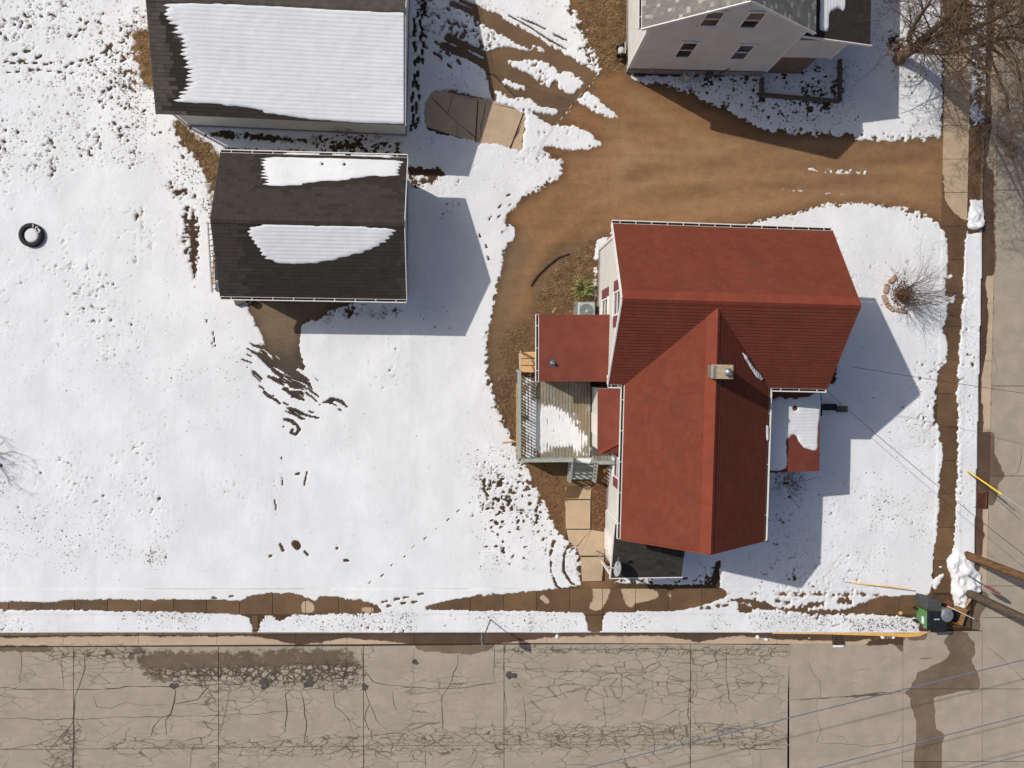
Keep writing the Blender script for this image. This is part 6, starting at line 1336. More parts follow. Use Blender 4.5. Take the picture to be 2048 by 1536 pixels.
limbs = [([zt3(470, 685, 1.05), zt3(410, 560, 1.6), zt3(440, 440, 2.2), zt3(520, 300, 3.0), zt3(640, 130, 3.8), zt3(740, -20, 4.6)], .13), ([zt3(470, 685, 1.05), zt3(600, 560, 1.8), zt3(800, 390, 3.0), zt3(950, 250, 4.0), zt3(1150, 60, 5.2), zt3(1300, -100, 6.4)], .19),
         ([zt3(470, 685, 1.05), zt3(700, 590, 2.0), zt3(950, 490, 3.1), zt3(1250, 450, 4.3), zt3(1550, 300, 5.6), zt3(1800, 180, 6.6), zt3(2000, 60, 7.4)], .17), ([zt3(470, 700, 1.0), zt3(640, 725, 1.6), zt3(900, 755, 2.5), zt3(1200, 705, 3.6), zt3(1500, 625, 4.6), zt3(1750, 545, 5.4), zt3(1950, 540, 6.2)], .15),
         ([zt3(700, 590, 2.0), zt3(900, 420, 3.2), zt3(1300, 200, 5.0), zt3(1700, -30, 6.5)], .11), ([zt3(1200, 705, 3.6), zt3(1400, 860, 4.6), zt3(1600, 1100, 5.6), zt3(1800, 1350, 6.2)], .07), ([zt3(1500, 625, 4.6), zt3(1750, 800, 5.8), zt3(1950, 1100, 6.8)], .08), ([zt3(1250, 450, 4.3), zt3(1600, 560, 5.6), zt3(1900, 800, 6.8), zt3(2100, 1000, 7.6)], .09),
         ([zt3(1500, 625, 4.6), zt3(1650, 1000, 5.2), zt3(1800, 1400, 5.6), zt3(1860, 1800, 5.5), zt3(1880, 2200, 5.2)], .05), ([zt3(1750, 545, 5.4), zt3(1950, 900, 6), zt3(2050, 1400, 6.2), zt3(2080, 1900, 6)], .06), ([zt3(1550, 300, 5.6), zt3(1750, 400, 6.2), zt3(1950, 350, 7), zt3(2100, 300, 7.5)], .06), ([zt3(1150, 60, 5.2), zt3(1500, 100, 6.4), zt3(1900, 0, 7.6)], .06), ([zt3(1300, -100, 6.4), zt3(1700, -200, 8), zt3(2100, -200, 9)], .09), ([zt3(1950, 540, 6.2), zt3(2150, 650, 7.2), zt3(2300, 900, 8.2)], .09)]
for pts, r in limbs:
    wd_.path(pts, [r*(1-.62*i/(len(pts)-1)) for i in range(len(pts))])
    for i in range(1, len(pts)):
        for k in range((11 if r < .065 else 6) if i > 1 else 1):
            q = pts[i-1].lerp(pts[i], wd_.r.random()); d = (pts[i]-pts[i-1]).normalized(); ax = Vector((wd_.r.uniform(-1, 1), wd_.r.uniform(-1, 1), wd_.r.uniform(-.55, .7))).normalized()
            wd_.grow(q, (d*.5+ax).normalized(), wd_.r.uniform(1.0, 2.5), r*.24*(1-.5*i/len(pts)), 3, .07, .85, (2, 4))
TREE = thing('bare_tree', 'large bare deciduous tree with forked trunk and tangled twigs by the side street', 'tree', (trunk[0].x, trunk[0].y, 0))
wd_.thick.build('trunk', 'bark', TREE, smooth=True); wd_.mid.build('branches', 'twig', TREE)['kind'] = 'stuff'; wd_.fine.build('crown', 'twig', TREE)
def shrub(name, label, c, n, ht, spread, seed, mat='shrub_twig', lean=(0, 0), r0=.012, depth=2, leaves=0, rad=.25):
    s = Wood(seed); t = thing(name, label, 'shrub', (c.x, c.y, 0))
    for i in range(n):
        a = s.r.uniform(0, 2*math.pi); p = Vector((c.x+math.cos(a)*s.r.uniform(0, rad), c.y+math.sin(a)*s.r.uniform(0, rad), -.02)); d = Vector((math.cos(a)*spread*s.r.uniform(.3, 1)+lean[0], math.sin(a)*spread*s.r.uniform(.3, 1)+lean[1], 1)).normalized(); s.grow(p, d, ht*s.r.uniform(.6, 1.1), r0*s.r.uniform(.7, 1.3), depth, 0.02, .5, (2, 3))
    for m_, nm in ((s.thick, 'stems'), (s.mid, 'stems'), (s.fine, 'twigs')):
        if m_.f: m_.build(nm, mat, t)['kind'] = 'stuff'
    if leaves:
        b = MB()
        for i in range(leaves):
            a = s.r.uniform(0, 2*math.pi); rr = abs(s.r.gauss(0, .35)); p = Vector((c.x+.12+math.cos(a)*rr, c.y+math.sin(a)*rr*1.1, s.r.uniform(.03, .45))); u = Vector((s.r.uniform(-1, 1), s.r.uniform(-1, 1), s.r.uniform(-.6, .6))).normalized()*s.r.uniform(.03, .075); v = u.cross(Vector((s.r.uniform(-1, 1), s.r.uniform(-1, 1), 1))).normalized()*s.r.uniform(.015, .035); b.add([p-u, p+v, p+u, p-v], [(0, 1, 2, 3)])
        b.build('leaves', 'dead_leaf', t)['kind'] = 'stuff'
    return t
shrub('bare_shrub', 'bare multi-stemmed shrub with a few brown leaves inside the curved stone edging', P(1797, 590), 46, 1.75, .95, 23, lean=(.25, .1), r0=.013, leaves=900, rad=.4)
shrub('dry_bush', 'small dry bush at the foot of the entrance porch wall', P(1572, 962), 24, .75, 1.2, 24, r0=.008, leaves=60, rad=.4)
shrub('dry_weeds', 'bare weeds in the shade between the two garages', P(735, 292), 22, .8, 1.3, 25, r0=.008, rad=1.0)
shrub('dry_weeds', 'rusty brown weed clump beside the porch of the white house', P(1770, -4), 30, 1.0, 1.0, 26, mat='dead_leaf', r0=.01, rad=.7)
# a neighbour's tree just outside the frame, whose twig shadows reach the lawn
w2 = Wood(29); tp = P(-190, 830)
w2.path([tp, tp+Vector((.1, 0, 2)), tp+Vector((0, .1, 4))], [.16, .13, .09])
for i in range(12): w2.grow(tp+Vector((0, 0, 1.6+.22*i)), Vector((w2.r.uniform(-1, 1), w2.r.uniform(-1, 1), w2.r.uniform(.2, 1.0))).normalized(), 1.6, .035, 3, .0, .7, (2, 3))
T2 = thing('bare_tree', 'slender bare tree at the lawn edge throwing twig shadows on the snow', 'tree', (tp.x, tp.y, 0)); w2.thick.build('trunk', 'bark', T2, smooth=True); w2.mid.build('branches', 'twig', T2)['kind'] = 'stuff'; w2.fine.build('crown', 'twig', T2)

# ================================================================== poles, wires, signs
def pole(px, py, r, ht, mat, label):
    p = P(px, py); t = thing('utility_pole', label, 'utility pole', (p.x, p.y, 0), 'utility poles at the street corner'); MB().tube([(p.x, p.y, -.3), (p.x, p.y, .4), (p.x+.03, p.y, ht*.5), (p.x+.04, p.y, ht)], [r*1.05, r, r*.85, r*.68], 14).build('shaft', mat, t, smooth=True)
    MB().box((p.x, p.y-.0, ht-.6), (2.4, .12, .14), .4).build('crossarm', mat, t)
    for s in (-1.05, -.4, .4, 1.05): MB().lathe((p.x+s*math.cos(.4), p.y+s*math.sin(.4), ht-.52), [(.04, 0), (.06, .05), (.04, .1), (.06, .15), (.02, .2)], 10).build('insulator', 'bin_white', t)
    return p
pA = pole(1933, 1110, .19, 11.0, 'pole', 'brown weathered utility pole beside the snow pile at the corner')
pB = pole(1932, 1184, .20, 10.5, 'pole2', 'grey-brown utility pole behind the stop sign, nearer the bins')
def wire(label, pts, r, mat='wire', sag=.3, grp='overhead wires'):
    a, b_ = pts; n = 14; q = [a.lerp(b_, i/n)-Vector((0, 0, sag*4*(i/n)*(1-i/n))) for i in range(n+1)]; o = MB().tube(q, r, 5).build('overhead_wire', mat); return tag(o, label, 'wire', grp)
def along(p0, p1, t): return (p0[0]+(p1[0]-p0[0])*t, p0[1]+(p1[1]-p0[1])*t)
for lab, p0, p1, r in (('thick grey overhead wire crossing the street, uppermost of three', (2048, 1320), (1600, 1431), .019), ('grey overhead wire crossing the street, middle of three', (2048, 1431), (1640, 1536), .017), ('grey overhead wire cutting the corner of the street, lowest of three', (2048, 1511), (1945, 1536), .016)):
    a = along(p0, p1, -1.0 if lab[0] == 't' else -1.2 if 'middle' in lab else -4.5); c = along(p0, p1, 4.6 if lab[0] == 't' else 5 if 'middle' in lab else 14); wire(lab, (P(*a, 8.2), P(*c, 8.2)), r, 'wire_grey', .02)
hA = L(HW-.1, -HD+.1, 4.55)
wire('thin black service cable from the red-roofed house to the corner pole', (hA, pA+Vector((0, 0, 6.6))), .012, 'wire', .55)
wire('thin dark cable from the east gable over the pavement to the side street', (P(1700, 733, 4.5), P(2120, 797, 6.0)), .010, 'wire', .3)
# guy wire with yellow guard
ga, gb = P(1934, 941, .05), P(2004, 989, 1.25)
GUY = thing('guy_wire', 'guy wire with a bright yellow plastic guard beside the side street drain', 'guy wire', (ga.x, ga.y, 0)); MB().tube([ga, gb], .032, 8).build('guard', 'yellow', GUY); MB().tube([gb, gb+(gb-ga)*2.2], .010, 5).build('strand_and_shadow', 'wire_grey', GUY); MB().tube([ga+Vector((.03, -.08, 0)), P(2030, 1022, 1.3)], .014, 5).build('strand_and_shadow', 'wire', GUY)  # the last tube is a dark line added along the guard's shadow
ya, yb = P(1704, 1166, .08), P(1822, 1177, .72)
ST = thing('marker_pole', 'long pale orange marker pole leaning low over the snow near the corner pavement', 'pole', (ya.x, ya.y, 0)); MB().tube([ya, yb], .030, 8).build('rod', 'orange', ST); MB().tube([P(1682, 1163, .06), ya, P(1750, 1172, .25)], .012, 5).build('shadow_line', 'wire', ST)  # thin dark tube drawn in where the rod's shadow line begins
# stop sign, edge on
sb = P(1930, 1147); s1 = P(1965, 1172, 1.55); s2 = P(1984, 1180, 2.05)
STOP = thing('stop_sign', 'red stop sign on a leaning steel post seen almost edge-on between the two poles', 'sign', (sb.x, sb.y, 0)); ax_u = (s2-s1).normalized(); MB().beam(sb, s2+(s2-sb)*.12, .06, .05).build('post', 'post', STOP)
nn = Vector((.30, .92, .22)).normalized(); sd_up = (Vector((0, 0, 1))-nn*nn.z).normalized(); sd_r = sd_up.cross(nn); R8 = .42
def octa(rr, off): return [s2+nn*off+(sd_r*math.cos(math.pi/8+k*math.pi/4)+sd_up*math.sin(math.pi/8+k*math.pi/4))*rr for k in range(8)]
b = MB(); b.add(octa(R8, .0)+octa(R8, .012), [tuple(range(8))[::-1], tuple(range(8, 16))]+[(i, (i+1) % 8, 8+(i+1) % 8, 8+i) for i in range(8)]); pl_ = b.build('plate', 'sign_back', STOP)
b = MB(); b.add(octa(R8-.02, .014), [tuple(range(8))]); b.build('border', 'sign_white', pl_); b = MB(); b.add(octa(R8-.045, .016), [tuple(range(8))]); b.build('face', 'stop_red', pl_); b = MB(); b.add(octa(R8-.02, -.003), [tuple(range(8))[::-1]]); b.build('rear_face', 'stop_red', pl_)
def lettering(txt, c, right, upv, size, parent, mat, nm='lettering'):
    cu = bpy.data.curves.new('lettering', 'FONT'); cu.body = txt; cu.size = size; cu.align_x = 'CENTER'; cu.align_y = 'CENTER'; to = bpy.data.objects.new('tmp_text', cu); COL.objects.link(to)
    bpy.context.view_layer.update(); me = bpy.data.meshes.new_from_object(to.evaluated_get(bpy.context.evaluated_depsgraph_get())); bpy.data.objects.remove(to); me.materials.clear(); me.materials.append(MAT[mat])
    R_ = Vector(right).normalized(); U_ = Vector(upv).normalized(); N_ = R_.cross(U_); o = bpy.data.objects.new(nm, me); COL.objects.link(o); o.parent = parent; M_ = Matrix((R_, U_, N_)).transposed().to_4x4(); M_.translation = Vector(c)-origin(parent); o.matrix_local = M_; return o
lettering('STOP', s2+nn*.019, -sd_r, sd_up, .27, pl_, 'sign_white')
# road sign by the kerb
rb = P(981, 1239); rt = P(963, 1285, 2.15)
RS = thing('road_sign', 'small grey road sign on a thin leaning post beside the cracked street', 'sign', (rb.x, rb.y, 0)); MB().tube([rb, rt], [.028, .024], 8).build('post', 'post', RS)
n2_ = Vector((.97, .10, .06)).normalized(); u2 = (Vector((0, 0, 1))-n2_*n2_.z).normalized(); r2 = u2.cross(n2_); MB().box(rt-u2*.18, (.46, .62, .012), axes=(r2, u2, n2_)).build('plate', 'sign_back', RS, bevel=.004); MB().box(rt-u2*.18+n2_*.01, (.43, .59, .004), axes=(r2, u2, n2_)).build('face', 'sign_white', RS)
# storm drains
def drain(label, px0, py0, px1, py1, ang, n, mat):
    a = P(px0, py0, LOW); c = P(px1, py1, LOW); ctr = (a+c)/2; wx_, wy_ = abs(c.x-a.x), abs(c.y-a.y); t = thing('storm_drain', label, 'storm drain', (ctr.x, ctr.y, LOW), 'storm drains')
    MB().box((ctr.x, ctr.y, LOW-.02), (wx_, wy_, .02)).build('pit', 'pit', t)
    for s in (-1, 1):
        MB().box((ctr.x+s*wx_/2, ctr.y, LOW+.005), (.035, wy_, .05)).build('frame_bar', mat, t); MB().box((ctr.x, ctr.y+s*wy_/2, LOW+.006), (wx_, .035, .05)).build('frame_bar', mat, t)
    for i in range(n):
        if ang == 0: MB().box((ctr.x, ctr.y-wy_/2+wy_*(i+.5)/n, LOW+.004), (wx_, wy_/n*.5, .035)).build('grate_bar', mat, t)
        else:
            y = ctr.y-wy_/2+wy_*(i+.5)/n; MB().beam((ctr.x-wx_/2+.02, y+.08, LOW+.004), (ctr.x+wx_/2-.02, y-.08, LOW+.004), wy_/n*.45, .03).build('grate_bar', mat, t)
drain('rusty slatted storm drain in the gutter below the yellow kerb', 1667, 1268.5, 1689, 1289, 0, 6, 'iron'); drain('rusty diagonal-barred storm drain in the side street gutter', 1953, 985, 1972, 1017, 1, 8, 'rust')

# ================================================================== bins at the corner
c0 = P(1860, 1238, 0)
def tapered(m_, c, b0, b1, z0, z1, rz=0):
    X = Vector((math.cos(rz), math.sin(rz), 0)); Y = Vector((-math.sin(rz), math.cos(rz), 0)); c = Vector((c[0], c[1], 0)); vs = []
    for (sx, sy, ox, oy), z in ((b0, z0), (b1, z1)):
        for a_, d_ in ((-1, -1), (1, -1), (1, 1), (-1, 1)): vs.append(c+X*(ox+a_*sx/2)+Y*(oy+d_*sy/2)+up*z)
    return m_.add(vs, [(3, 2, 1, 0), (4, 5, 6, 7), (0, 1, 5, 4), (1, 2, 6, 5), (2, 3, 7, 6), (3, 0, 4, 7)])
ct = P(1873, 1241, 1.05); cb = Vector((ct.x-.08, ct.y+.02, -.02))
CART = thing('wheeled_cart', 'green wheeled waste cart with a black lid standing at the street corner', 'waste cart', (cb.x, cb.y, 0)); off = ct-cb; 
m_ = MB(); tapered(m_, cb, (.66, .62, .06, 0), (.92, .84, off.x, off.y), .05, 1.0); m_.build('body', 'green', CART, bevel=.03)
MB().box((cb.x+off.x+.02, cb.y+off.y, 1.04), (.94, .88, .09)).build('lid', 'black', CART, bevel=.03)
MB().box((cb.x+off.x+.12, cb.y+off.y-.50, 1.0), (.75, .14, .08)).build('handle', 'black', CART, bevel=.02)
lettering('V I S A', (cb.x+off.x-.02, cb.y+off.y+.06, 1.089), (1, 0, 0), (0, 1, 0), .12, CART, 'sign_white') if False else None
lab = MB()
for dx, hh in ((-.13, .035), (-.09, .06), (-.05, .035), (-.01, .05), (.03, .035), (.07, .06), (.11, .035)): lab.box((cb.x+off.x+dx, cb.y+off.y+.06+(.06-hh)/2, 1.0875), (.026, hh, .004))
stuff(lab.build('lettering', 'sign_white', CART))
lb = MB(); lb.box((cb.x+off.x*.62-.42, cb.y-.1, .72), (.02, .32, .14), .0); lb.build('sticker', 'sign_white', CART)
for s in (-1, 1):
    wheel = MB().lathe((cb.x-.30, cb.y+s*.30-.05, .13), [(.0, -.05), (.13, -.05), (.15, -.03), (.15, .03), (.13, .05), (0, .05)], 18, axis=(0, 1, 0)).build('wheel', 'black', CART); MB().lathe((cb.x-.30, cb.y+s*.36-.05, .13), [(.0, -.02), (.07, -.02), (.07, .02), (0, .02)], 12, axis=(0, 1, 0)).build('rim', 'charcoal', wheel)
cb2 = P(1866, 1208, .9)-Vector((.1, 0, .9))
CART2 = thing('waste_bin', 'charcoal plastic bin leaning behind the green cart', 'bin', (cb2.x, cb2.y, 0)); m_ = MB(); tapered(m_, cb2, (.45, .42, 0, 0), (.66, .52, .12, -.03), .0, .92, math.radians(-12)); m_.build('body', 'charcoal', CART2, bevel=.04); MB().box((cb2.x+.11, cb2.y-.05, .94), (.70, .56, .06), math.radians(-12)).build('lid', 'charcoal', CART2, bevel=.03)
m_ = MB(); m_.tube([(cb2.x-.18, cb2.y+.18, .1), (cb2.x-.05, cb2.y+.22, .55), (cb2.x+.05, cb2.y+.22, .9)], .02, 6); m_.build('handle', 'black', CART2)
td = P(1894, 1231, 1.08)
CAN = thing('trash_can', 'round galvanised trash can with a shiny domed lid among the bins', 'trash can', (td.x, td.y, 0)); MB().lathe((td.x, td.y, 0), [(.24, -.1), (.26, .05), (.28, .4), (.30, 1.0), (.31, 1.03)], 24).build('body', 'zinc', CAN, smooth=True)
MB().lathe((td.x, td.y, 1.03), [(.325, 0), (.33, .03), (.30, .05), (.2, .10), (.08, .125), (0, .13)], 28).build('lid', 'zinc', CAN, smooth=True); MB().tube([(td.x-.08, td.y, 1.14), (td.x-.05, td.y, 1.21), (td.x+.05, td.y, 1.21), (td.x+.08, td.y, 1.14)], .012, 6).build('handle', 'zinc', CAN)
bx = P(1913, 1234, .5)
BOX = thing('cardboard_box', 'open brown cardboard box wedged beside the domed trash can', 'box', (bx.x, bx.y, 0)); rzb = math.radians(-18); X_ = Vector((math.cos(rzb), math.sin(rzb), 0)); Y_ = Vector((-math.sin(rzb), math.cos(rzb), 0)); cbx = Vector((bx.x, bx.y, .25))
for s in (-1, 1):
    MB().box(cbx+X_*s*.36, (.02, .60, .6), rzb).build('side', 'card', BOX); MB().box(cbx+Y_*s*.30, (.74, .02, .6), rzb).build('side', 'card', BOX)
MB().box(cbx-up*.28, (.72, .6, .02), rzb).build('bottom', 'card', BOX); MB().box(cbx+Y_*.42+up*.34, (.7, .24, .012), axes=(X_, (Y_+up*.5).normalized(), X_.cross((Y_+up*.5).normalized()))).build('flap', 'card', BOX); MB().box(cbx-up*.05, (.6, .5, .3), rzb).build('dark_block', 'black', BOX, bevel=.08)  # black block filling the inside of the box
b0 = P(1905, 1216, .5); b1 = P(1940, 1233, .55)
BD = MB().beam(P(1903, 1216, .62), P(1941, 1234, .5), .03, .5).build('white_board', 'white', off=(b0.x, b0.y, 0)); tag(BD, 'white-faced board standing on edge over the cardboard box', 'board')
for i, (x, y, a, w_, l_, lab_) in enumerate(((1932, 1203, 55, .14, .72, 'tan plank lying in the snow pile behind the bins'), (1897, 1207, -40, .34, .42, 'dark brown board lying on the pavement behind the trash can'))):
    p = P(x, y, .06); tag(MB().box((p.x, p.y, .05 if i else .18), (l_, w_, .03), math.radians(a)).build('loose_board', 'new_wood' if i == 0 else 'rust', off=(p.x, p.y, 0)), lab_, 'board')
# bricks propping the bins
for i, (x, y) in enumerate(((1852, 1211), (1849, 1252))):
    p = P(x, y, .05); tag(MB().box((p.x, p.y, .07), (.14, .2, .12), random.uniform(-.5, .5)).build('rock', 'edging', off=(p.x, p.y, 0), bevel=.04), ('pale rock between the green cart and the charcoal bin', 'pale rock at the street side foot of the green cart')[i], 'rock')
p = P(1801, 1226, .02); n = 14
b = MB(); b.add([(p.x+.11*math.cos(2*math.pi*k/n)*random.uniform(.85, 1.1), p.y+.09*math.sin(2*math.pi*k/n)*random.uniform(.85, 1.1), .022) for k in range(n)], [tuple(range(n))]); o = b.build('paint_mark', 'kerb_yellow', SWB)

# ================================================================== clutter by the garages and the white house
# ladder lying on edge by the dark garage
la, lb_ = P(415, 443, .5), P(424, 585, .5); lc, ld = P(424, 440, .08), P(432, 582, .08)
LAD = thing('ladder', 'long grey ladder lying on its side along the charcoal-roofed garage', 'ladder', (la.x, (la.y+lb_.y)/2, 0))
MB().beam(la, lb_, .05, .09).build('rail', 'alu', LAD); MB().beam(lc, ld, .05, .09).build('rail', 'alu', LAD)
for i in range(13): t = (i+.5)/13; MB().beam(la.lerp(lb_, t), lc.lerp(ld, t), .03, .03).build('rung', 'alu', LAD)
for i, (p0, p1, w_, mt, lab_) in enumerate((((430, 470, .35), (425, 570, .3), .06, 'new_wood', 'tan batten leaning along the ladder by the charcoal-roofed garage'), ((423, 492, .4), (438, 496, .6), .07, 'bin_white', 'short white board across the ladder, the upper of two'), ((424, 507, .4), (439, 509, .6), .09, 'grey_paint', 'short grey board across the ladder, the lower of two'), ((433, 567, .1), (444, 551, .5), .06, 'new_wood', 'short tan board leaning against the garage corner'), ((433, 505, .2), (437, 535, .3), .07, 'alu', 'grey metal rail behind the ladder'))):
    a, c = P(*p0), P(*p1); tag(MB().beam(a, c, w_, .03).build('loose_board', mt, off=(a.x, a.y, 0)), lab_, 'board')
a = P(436, 540, .35); WF = thing('old_window', 'old white window sash leaning on the charcoal-roofed garage wall', 'window', (a.x, a.y, 0)); 
for dx, dy, sx_, sy_ in ((0, .5, .3, .06), (0, -.5, .3, .06), (-.12, 0, .06, .95), (.12, 0, .06, .95)): MB().box((a.x+dx, a.y+dy, .4+dx*.8), (sx_, sy_, .05)).build('frame', 'bin_white', WF)
MB().box((a.x, a.y, .39), (.2, .9, .015)).build('pane', 'glass', WF)
bk = P(497, 602, .25); B_ = thing('bucket', 'blue-grey bucket under the eave of the charcoal-roofed garage', 'bucket', (bk.x, bk.y, 0)); MB().lathe((bk.x, bk.y, 0), [(.13, 0), (.17, .36), (.18, .37), (.16, .36), (.12, .04)], 16).build('shell', 'ac_dark', B_, smooth=True); MB().tube([(bk.x-.17, bk.y, .36), (bk.x, bk.y-.15, .42), (bk.x+.17, bk.y, .36)], .008, 5).build('handle', 'zinc', B_)
cr_ = P(478, 603, .2); tag(MB().box((cr_.x, cr_.y, .12), (.4, .25, .24), .3).build('crate', 'timber', off=(cr_.x, cr_.y, 0)), 'small dark crate under the eave of the charcoal-roofed garage', 'crate')
# hose reel
hr = P(1242, 104, .3); HRl = thing('hose_reel', 'garden hose reel cart with pale drum beside the white house wall', 'hose reel', (hr.x, hr.y, 0))
for s in (-1, 1):
    MB().lathe((hr.x, hr.y+s*.2, .38), [(.0, -.015), (.24, -.015), (.24, .015), (0, .015)], 20, axis=(0, 1, 0)).build('flange', 'black', HRl); MB().beam((hr.x-.2, hr.y+s*.26, 0), (hr.x+.1, hr.y+s*.26, .75), .04, .04).build('leg', 'black', HRl); MB().beam((hr.x+.22, hr.y+s*.26, 0), (hr.x-.08, hr.y+s*.26, .6), .04, .04).build('leg', 'charcoal', HRl)
MB().lathe((hr.x, hr.y, .38), [(.14, -.19), (.15, 0), (.14, .19)], 18, axis=(0, 1, 0)).build('drum', 'bin_white', HRl, smooth=True); MB().beam((hr.x+.1, hr.y-.26, .75), (hr.x+.1, hr.y+.26, .75), .04, .04).build('handle', 'bin_white', HRl)
dr_ = P(1371, 156, .0); DB = thing('barrel', 'dirty white drum against the foundation of the white house', 'barrel', (dr_.x, dr_.y, 0)); MB().lathe((dr_.x, dr_.y, 0), [(.22, 0), (.24, .2), (.23, .55), (.25, .57), (.25, .62), (.2, .62), (.19, .52), (0, .5)], 22).build('shell', 'bin_white', DB, smooth=True)
mt_ = P(1412, 158, 0); GM = thing('gas_meter', 'grey gas meter by the foundation of the white house', 'gas meter', (mt_.x, mt_.y, 0)); MB().box((mt_.x, mt_.y, .45), (.3, .2, .36)).build('case', 'charcoal', GM, bevel=.04); MB().tube([(mt_.x-.1, mt_.y, 0), (mt_.x-.1, mt_.y, .3)], .025, 8).build('pipe', 'charcoal', GM)
BEDT = thing('raised_bed', 'low dark timber frame of a snowy raised bed before the white house porch', 'raised bed', tuple(P(1600, 180)))
for p0, p1 in (((1523, 156), (1523, 190)), ((1523, 190), (1678, 203)), ((1679, 120), (1679, 203))): MB().beam(P(*p0, .12), P(*p1, .12), .13, .26).build('timber_side', 'timber', BEDT)
# the curved landscape edging strip and scraps by the drive
ed = [P(*q, .04) for q in ((1062, 572), (1075, 552), (1098, 530), (1118, 515), (1140, 508))]
tag(MB().tube(ed, .035, 6).build('edging_strip', 'black', off=tuple(ed[0])), 'black curved edging strip between the drive and the mulch bed', 'edging')
for i, (x, y, a, l_) in enumerate(((1108, 620, 55, .32), (1021, 884, 5, .75))):
    p = P(x, y, .04); tag(MB().box((p.x, p.y, .03), (l_, .07, .03), math.radians(a)).build('stick', 'new_wood', off=(p.x, p.y, 0)), ('pale stick on the mulch near the air conditioner', 'pale board scrap in the snow beside the deck')[i], 'stick')

# ================================================================== dry grass and litter
def scatter(name, mat, polys, n, ln, wd, hgt, seed, label):
    r = random.Random(seed); b = MB(); areas = []
    for poly, wgt in polys:
        xs_ = [p[0] for p in poly]; ys_ = [p[1] for p in poly]; cnt = int(n*wgt); k = 0; tries = 0
        while k < cnt and tries < cnt*8:
            tries += 1; x, y = r.uniform(min(xs_), max(xs_)), r.uniform(min(ys_), max(ys_)); ins = False
            for i in range(len(poly)):
                xa, ya_ = poly[i]; xb, yb_ = poly[(i+1) % len(poly)]
                if (ya_ > y) != (yb_ > y) and x < (xb-xa)*(y-ya_)/(yb_-ya_)+xa: ins = not ins
            if not ins: continue
            k += 1; p = P(x, y, .0); a = r.uniform(0, 2*math.pi); L_ = r.uniform(*ln); d = Vector((math.cos(a), math.sin(a), 0)); s = Vector((-d.y, d.x, 0))*r.uniform(*wd)/2; h = r.uniform(*hgt); e = p+d*L_; e.z = h; m1 = p+d*L_*.5; m1.z = max(.015, h*.7)
            b.add([p-s+up*.004, p+s+up*.004, m1+s, m1-s, e], [(0, 1, 2, 3), (3, 2, 4)])
    o = b.build(name, mat); o['label'] = label; return stuff(o)
scatter('dry_grass', 'straw', (([(1140, -40), (1250, -40), (1250, 140), (1212, 150), (1180, 90)], .34), ([(1085, 640), (1075, 590), (1120, 520), (1185, 480), (1190, 600), (1160, 640)], .34), ([(268, 60), (312, 60), (318, 190), (285, 170)], .10), ([(345, 240), (430, 295), (450, 330), (430, 440), (410, 340)], .10), ([(1000, 660), (1070, 650), (1070, 700), (1035, 760), (1040, 900), (1015, 860), (990, 790)], .12)), 9000, (.08, .26), (.008, .02), (.02, .12), 71, 'dry straw-coloured grass and mulch on the bare ground')
scatter('leaf_litter', 'dead_leaf', (([(1182, 970), (1214, 965), (1212, 1058), (1186, 1056)], .45), ([(1075, 650), (1120, 520), (1185, 480), (1190, 600), (1100, 650)], .35), ([(1090, 930), (1140, 980), (1120, 1060), (1070, 960)], .2)), 1800, (.04, .10), (.03, .07), (.01, .05), 72, 'brown leaf litter in the beds beside the path')

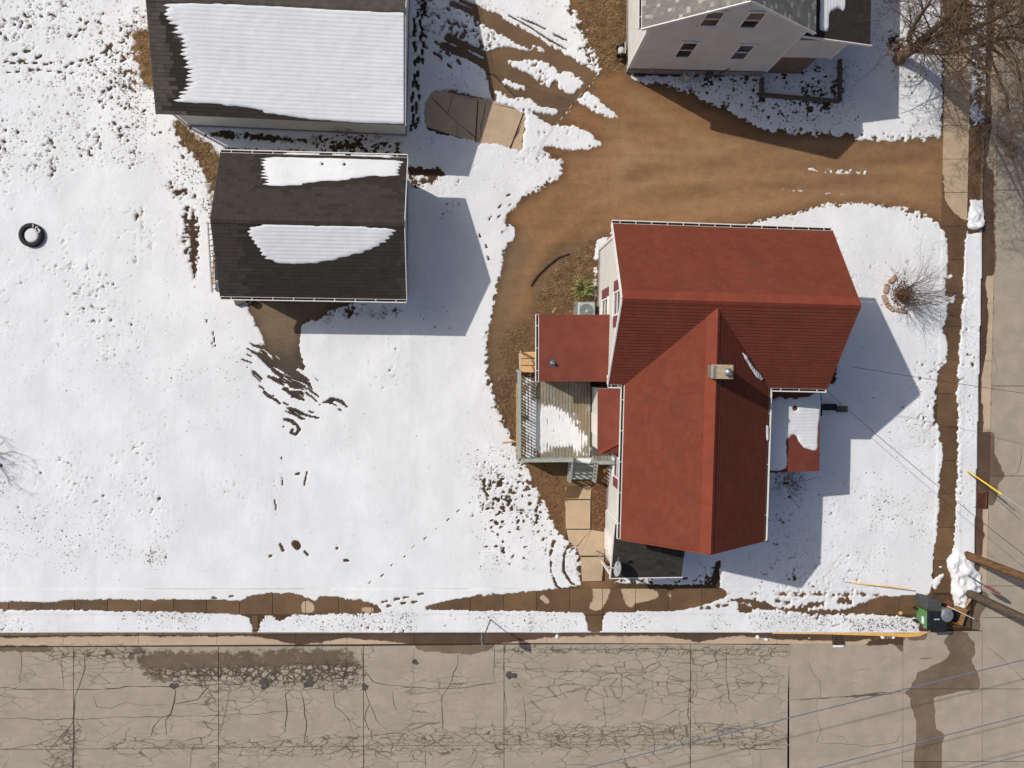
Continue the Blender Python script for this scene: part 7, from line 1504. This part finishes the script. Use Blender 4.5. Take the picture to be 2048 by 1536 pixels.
def lawn_specks(zones, seed):
    """scraps of leaf and grass tips on the snow, too many to count"""
    r = random.Random(seed); b = MB(); pale = MB()
    for poly, cnt, s0, s1 in zones:
        xs_ = [p[0] for p in poly]; ys_ = [p[1] for p in poly]; k = 0; tries = 0; cnt = int(cnt*1.0)
        while k < cnt and tries < cnt*12:
            tries += 1; x, y = r.uniform(min(xs_), max(xs_)), r.uniform(min(ys_), max(ys_))
            if not inpoly(poly, x, y): continue
            g = float(tab(N30, x, y))*.6+float(tab(N12, x, y))*.4
            if r.random() > 0.35+0.55*g: continue
            th = float(tab(THICK, x, y))
            if th < 0.004: continue
            k += 1; p = P(x, y, float(tab(surf, x, y))+th+.004); n = 5; a0 = r.uniform(0, 6.28); L_ = (s0*.7+(s1-s0*.7)*r.random()**2)*(1.6 if r.random() < .1 else 1); W_ = L_*r.uniform(.3, .8); u = Vector((math.cos(a0), math.sin(a0), r.uniform(-.1, .15))); v = Vector((-math.sin(a0), math.cos(a0), r.uniform(-.1, .15)))
            (pale if r.random() < .5 else b).add([p+u*(L_/2*math.cos(6.283*i/n)*r.uniform(.6, 1.2))+v*(W_/2*math.sin(6.283*i/n)*r.uniform(.6, 1.2)) for i in range(n)], [tuple(range(n))])
    po = stuff(pale.build('leaf_litter', 'speck_pale')); po['label'] = 'pale half-buried grass tips scattered over the snow'
    o = b.build('leaf_litter', 'speck'); o['label'] = 'dark leaf scraps and grass tips scattered over the snow'; return stuff(o)
lawn_specks((([(0, 0), (300, 0), (318, 230), (430, 310), (420, 440), (300, 330), (0, 340)], 1500, .03, .10), ([(180, 60), (300, 0), (318, 230), (430, 310), (420, 440), (300, 300)], 900, .03, .13),
             ([(0, 340), (420, 440), (480, 640), (500, 900), (420, 1160), (0, 1160)], 1500, .02, .07), ([(0, 980), (360, 1040), (360, 1150), (0, 1150)], 500, .03, .09), ([(240, 1070), (330, 1095), (355, 1130), (250, 1130)], 120, .04, .11),
             ([(480, 640), (980, 680), (1160, 1160), (420, 1160)], 450, .02, .06), ([(930, 860), (1040, 900), (1160, 1110), (1150, 1165), (960, 1140)], 700, .02, .09),
             ([(1650, 560), (1880, 480), (1860, 1180), (1450, 1190), (1560, 960), (1650, 980)], 1500, .02, .08), ([(1700, 840), (1860, 830), (1860, 1100), (1740, 1060)], 500, .02, .10), ([(1400, 1110), (1640, 1110), (1640, 1160), (1440, 1165)], 160, .02, .06), ([(1550, 950), (1640, 990), (1640, 1100), (1550, 1100)], 140, .02, .08),
             ([(0, 1224), (1172, 1224), (1172, 1262), (0, 1262)], 1300, .03, .09), ([(1205, 1224), (1840, 1226), (1840, 1262), (1205, 1262)], 950, .03, .09), ([(1640, 1236), (1840, 1236), (1840, 1262), (1640, 1262)], 400, .05, .14), ([(1914, 480), (1958, 480), (1954, 1110), (1910, 1110)], 500, .02, .08),
             ([(1262, 150), (1700, 150), (1720, 250), (1500, 250), (1380, 190)], 700, .03, .12), ([(1680, 60), (1800, 60), (1800, 180), (1680, 180)], 200, .03, .10), ([(820, 0), (1180, 0), (1190, 130), (1000, 60), (980, 180), (830, 330)], 500, .02, .08), ([(950, 300), (1120, 330), (1000, 450), (960, 420)], 120, .02, .07), ([(600, 605), (930, 610), (930, 660), (610, 660)], 80, .03, .09), ([(1500, 430), (1880, 440), (1880, 560), (1720, 560)], 160, .02, .06)), 81)
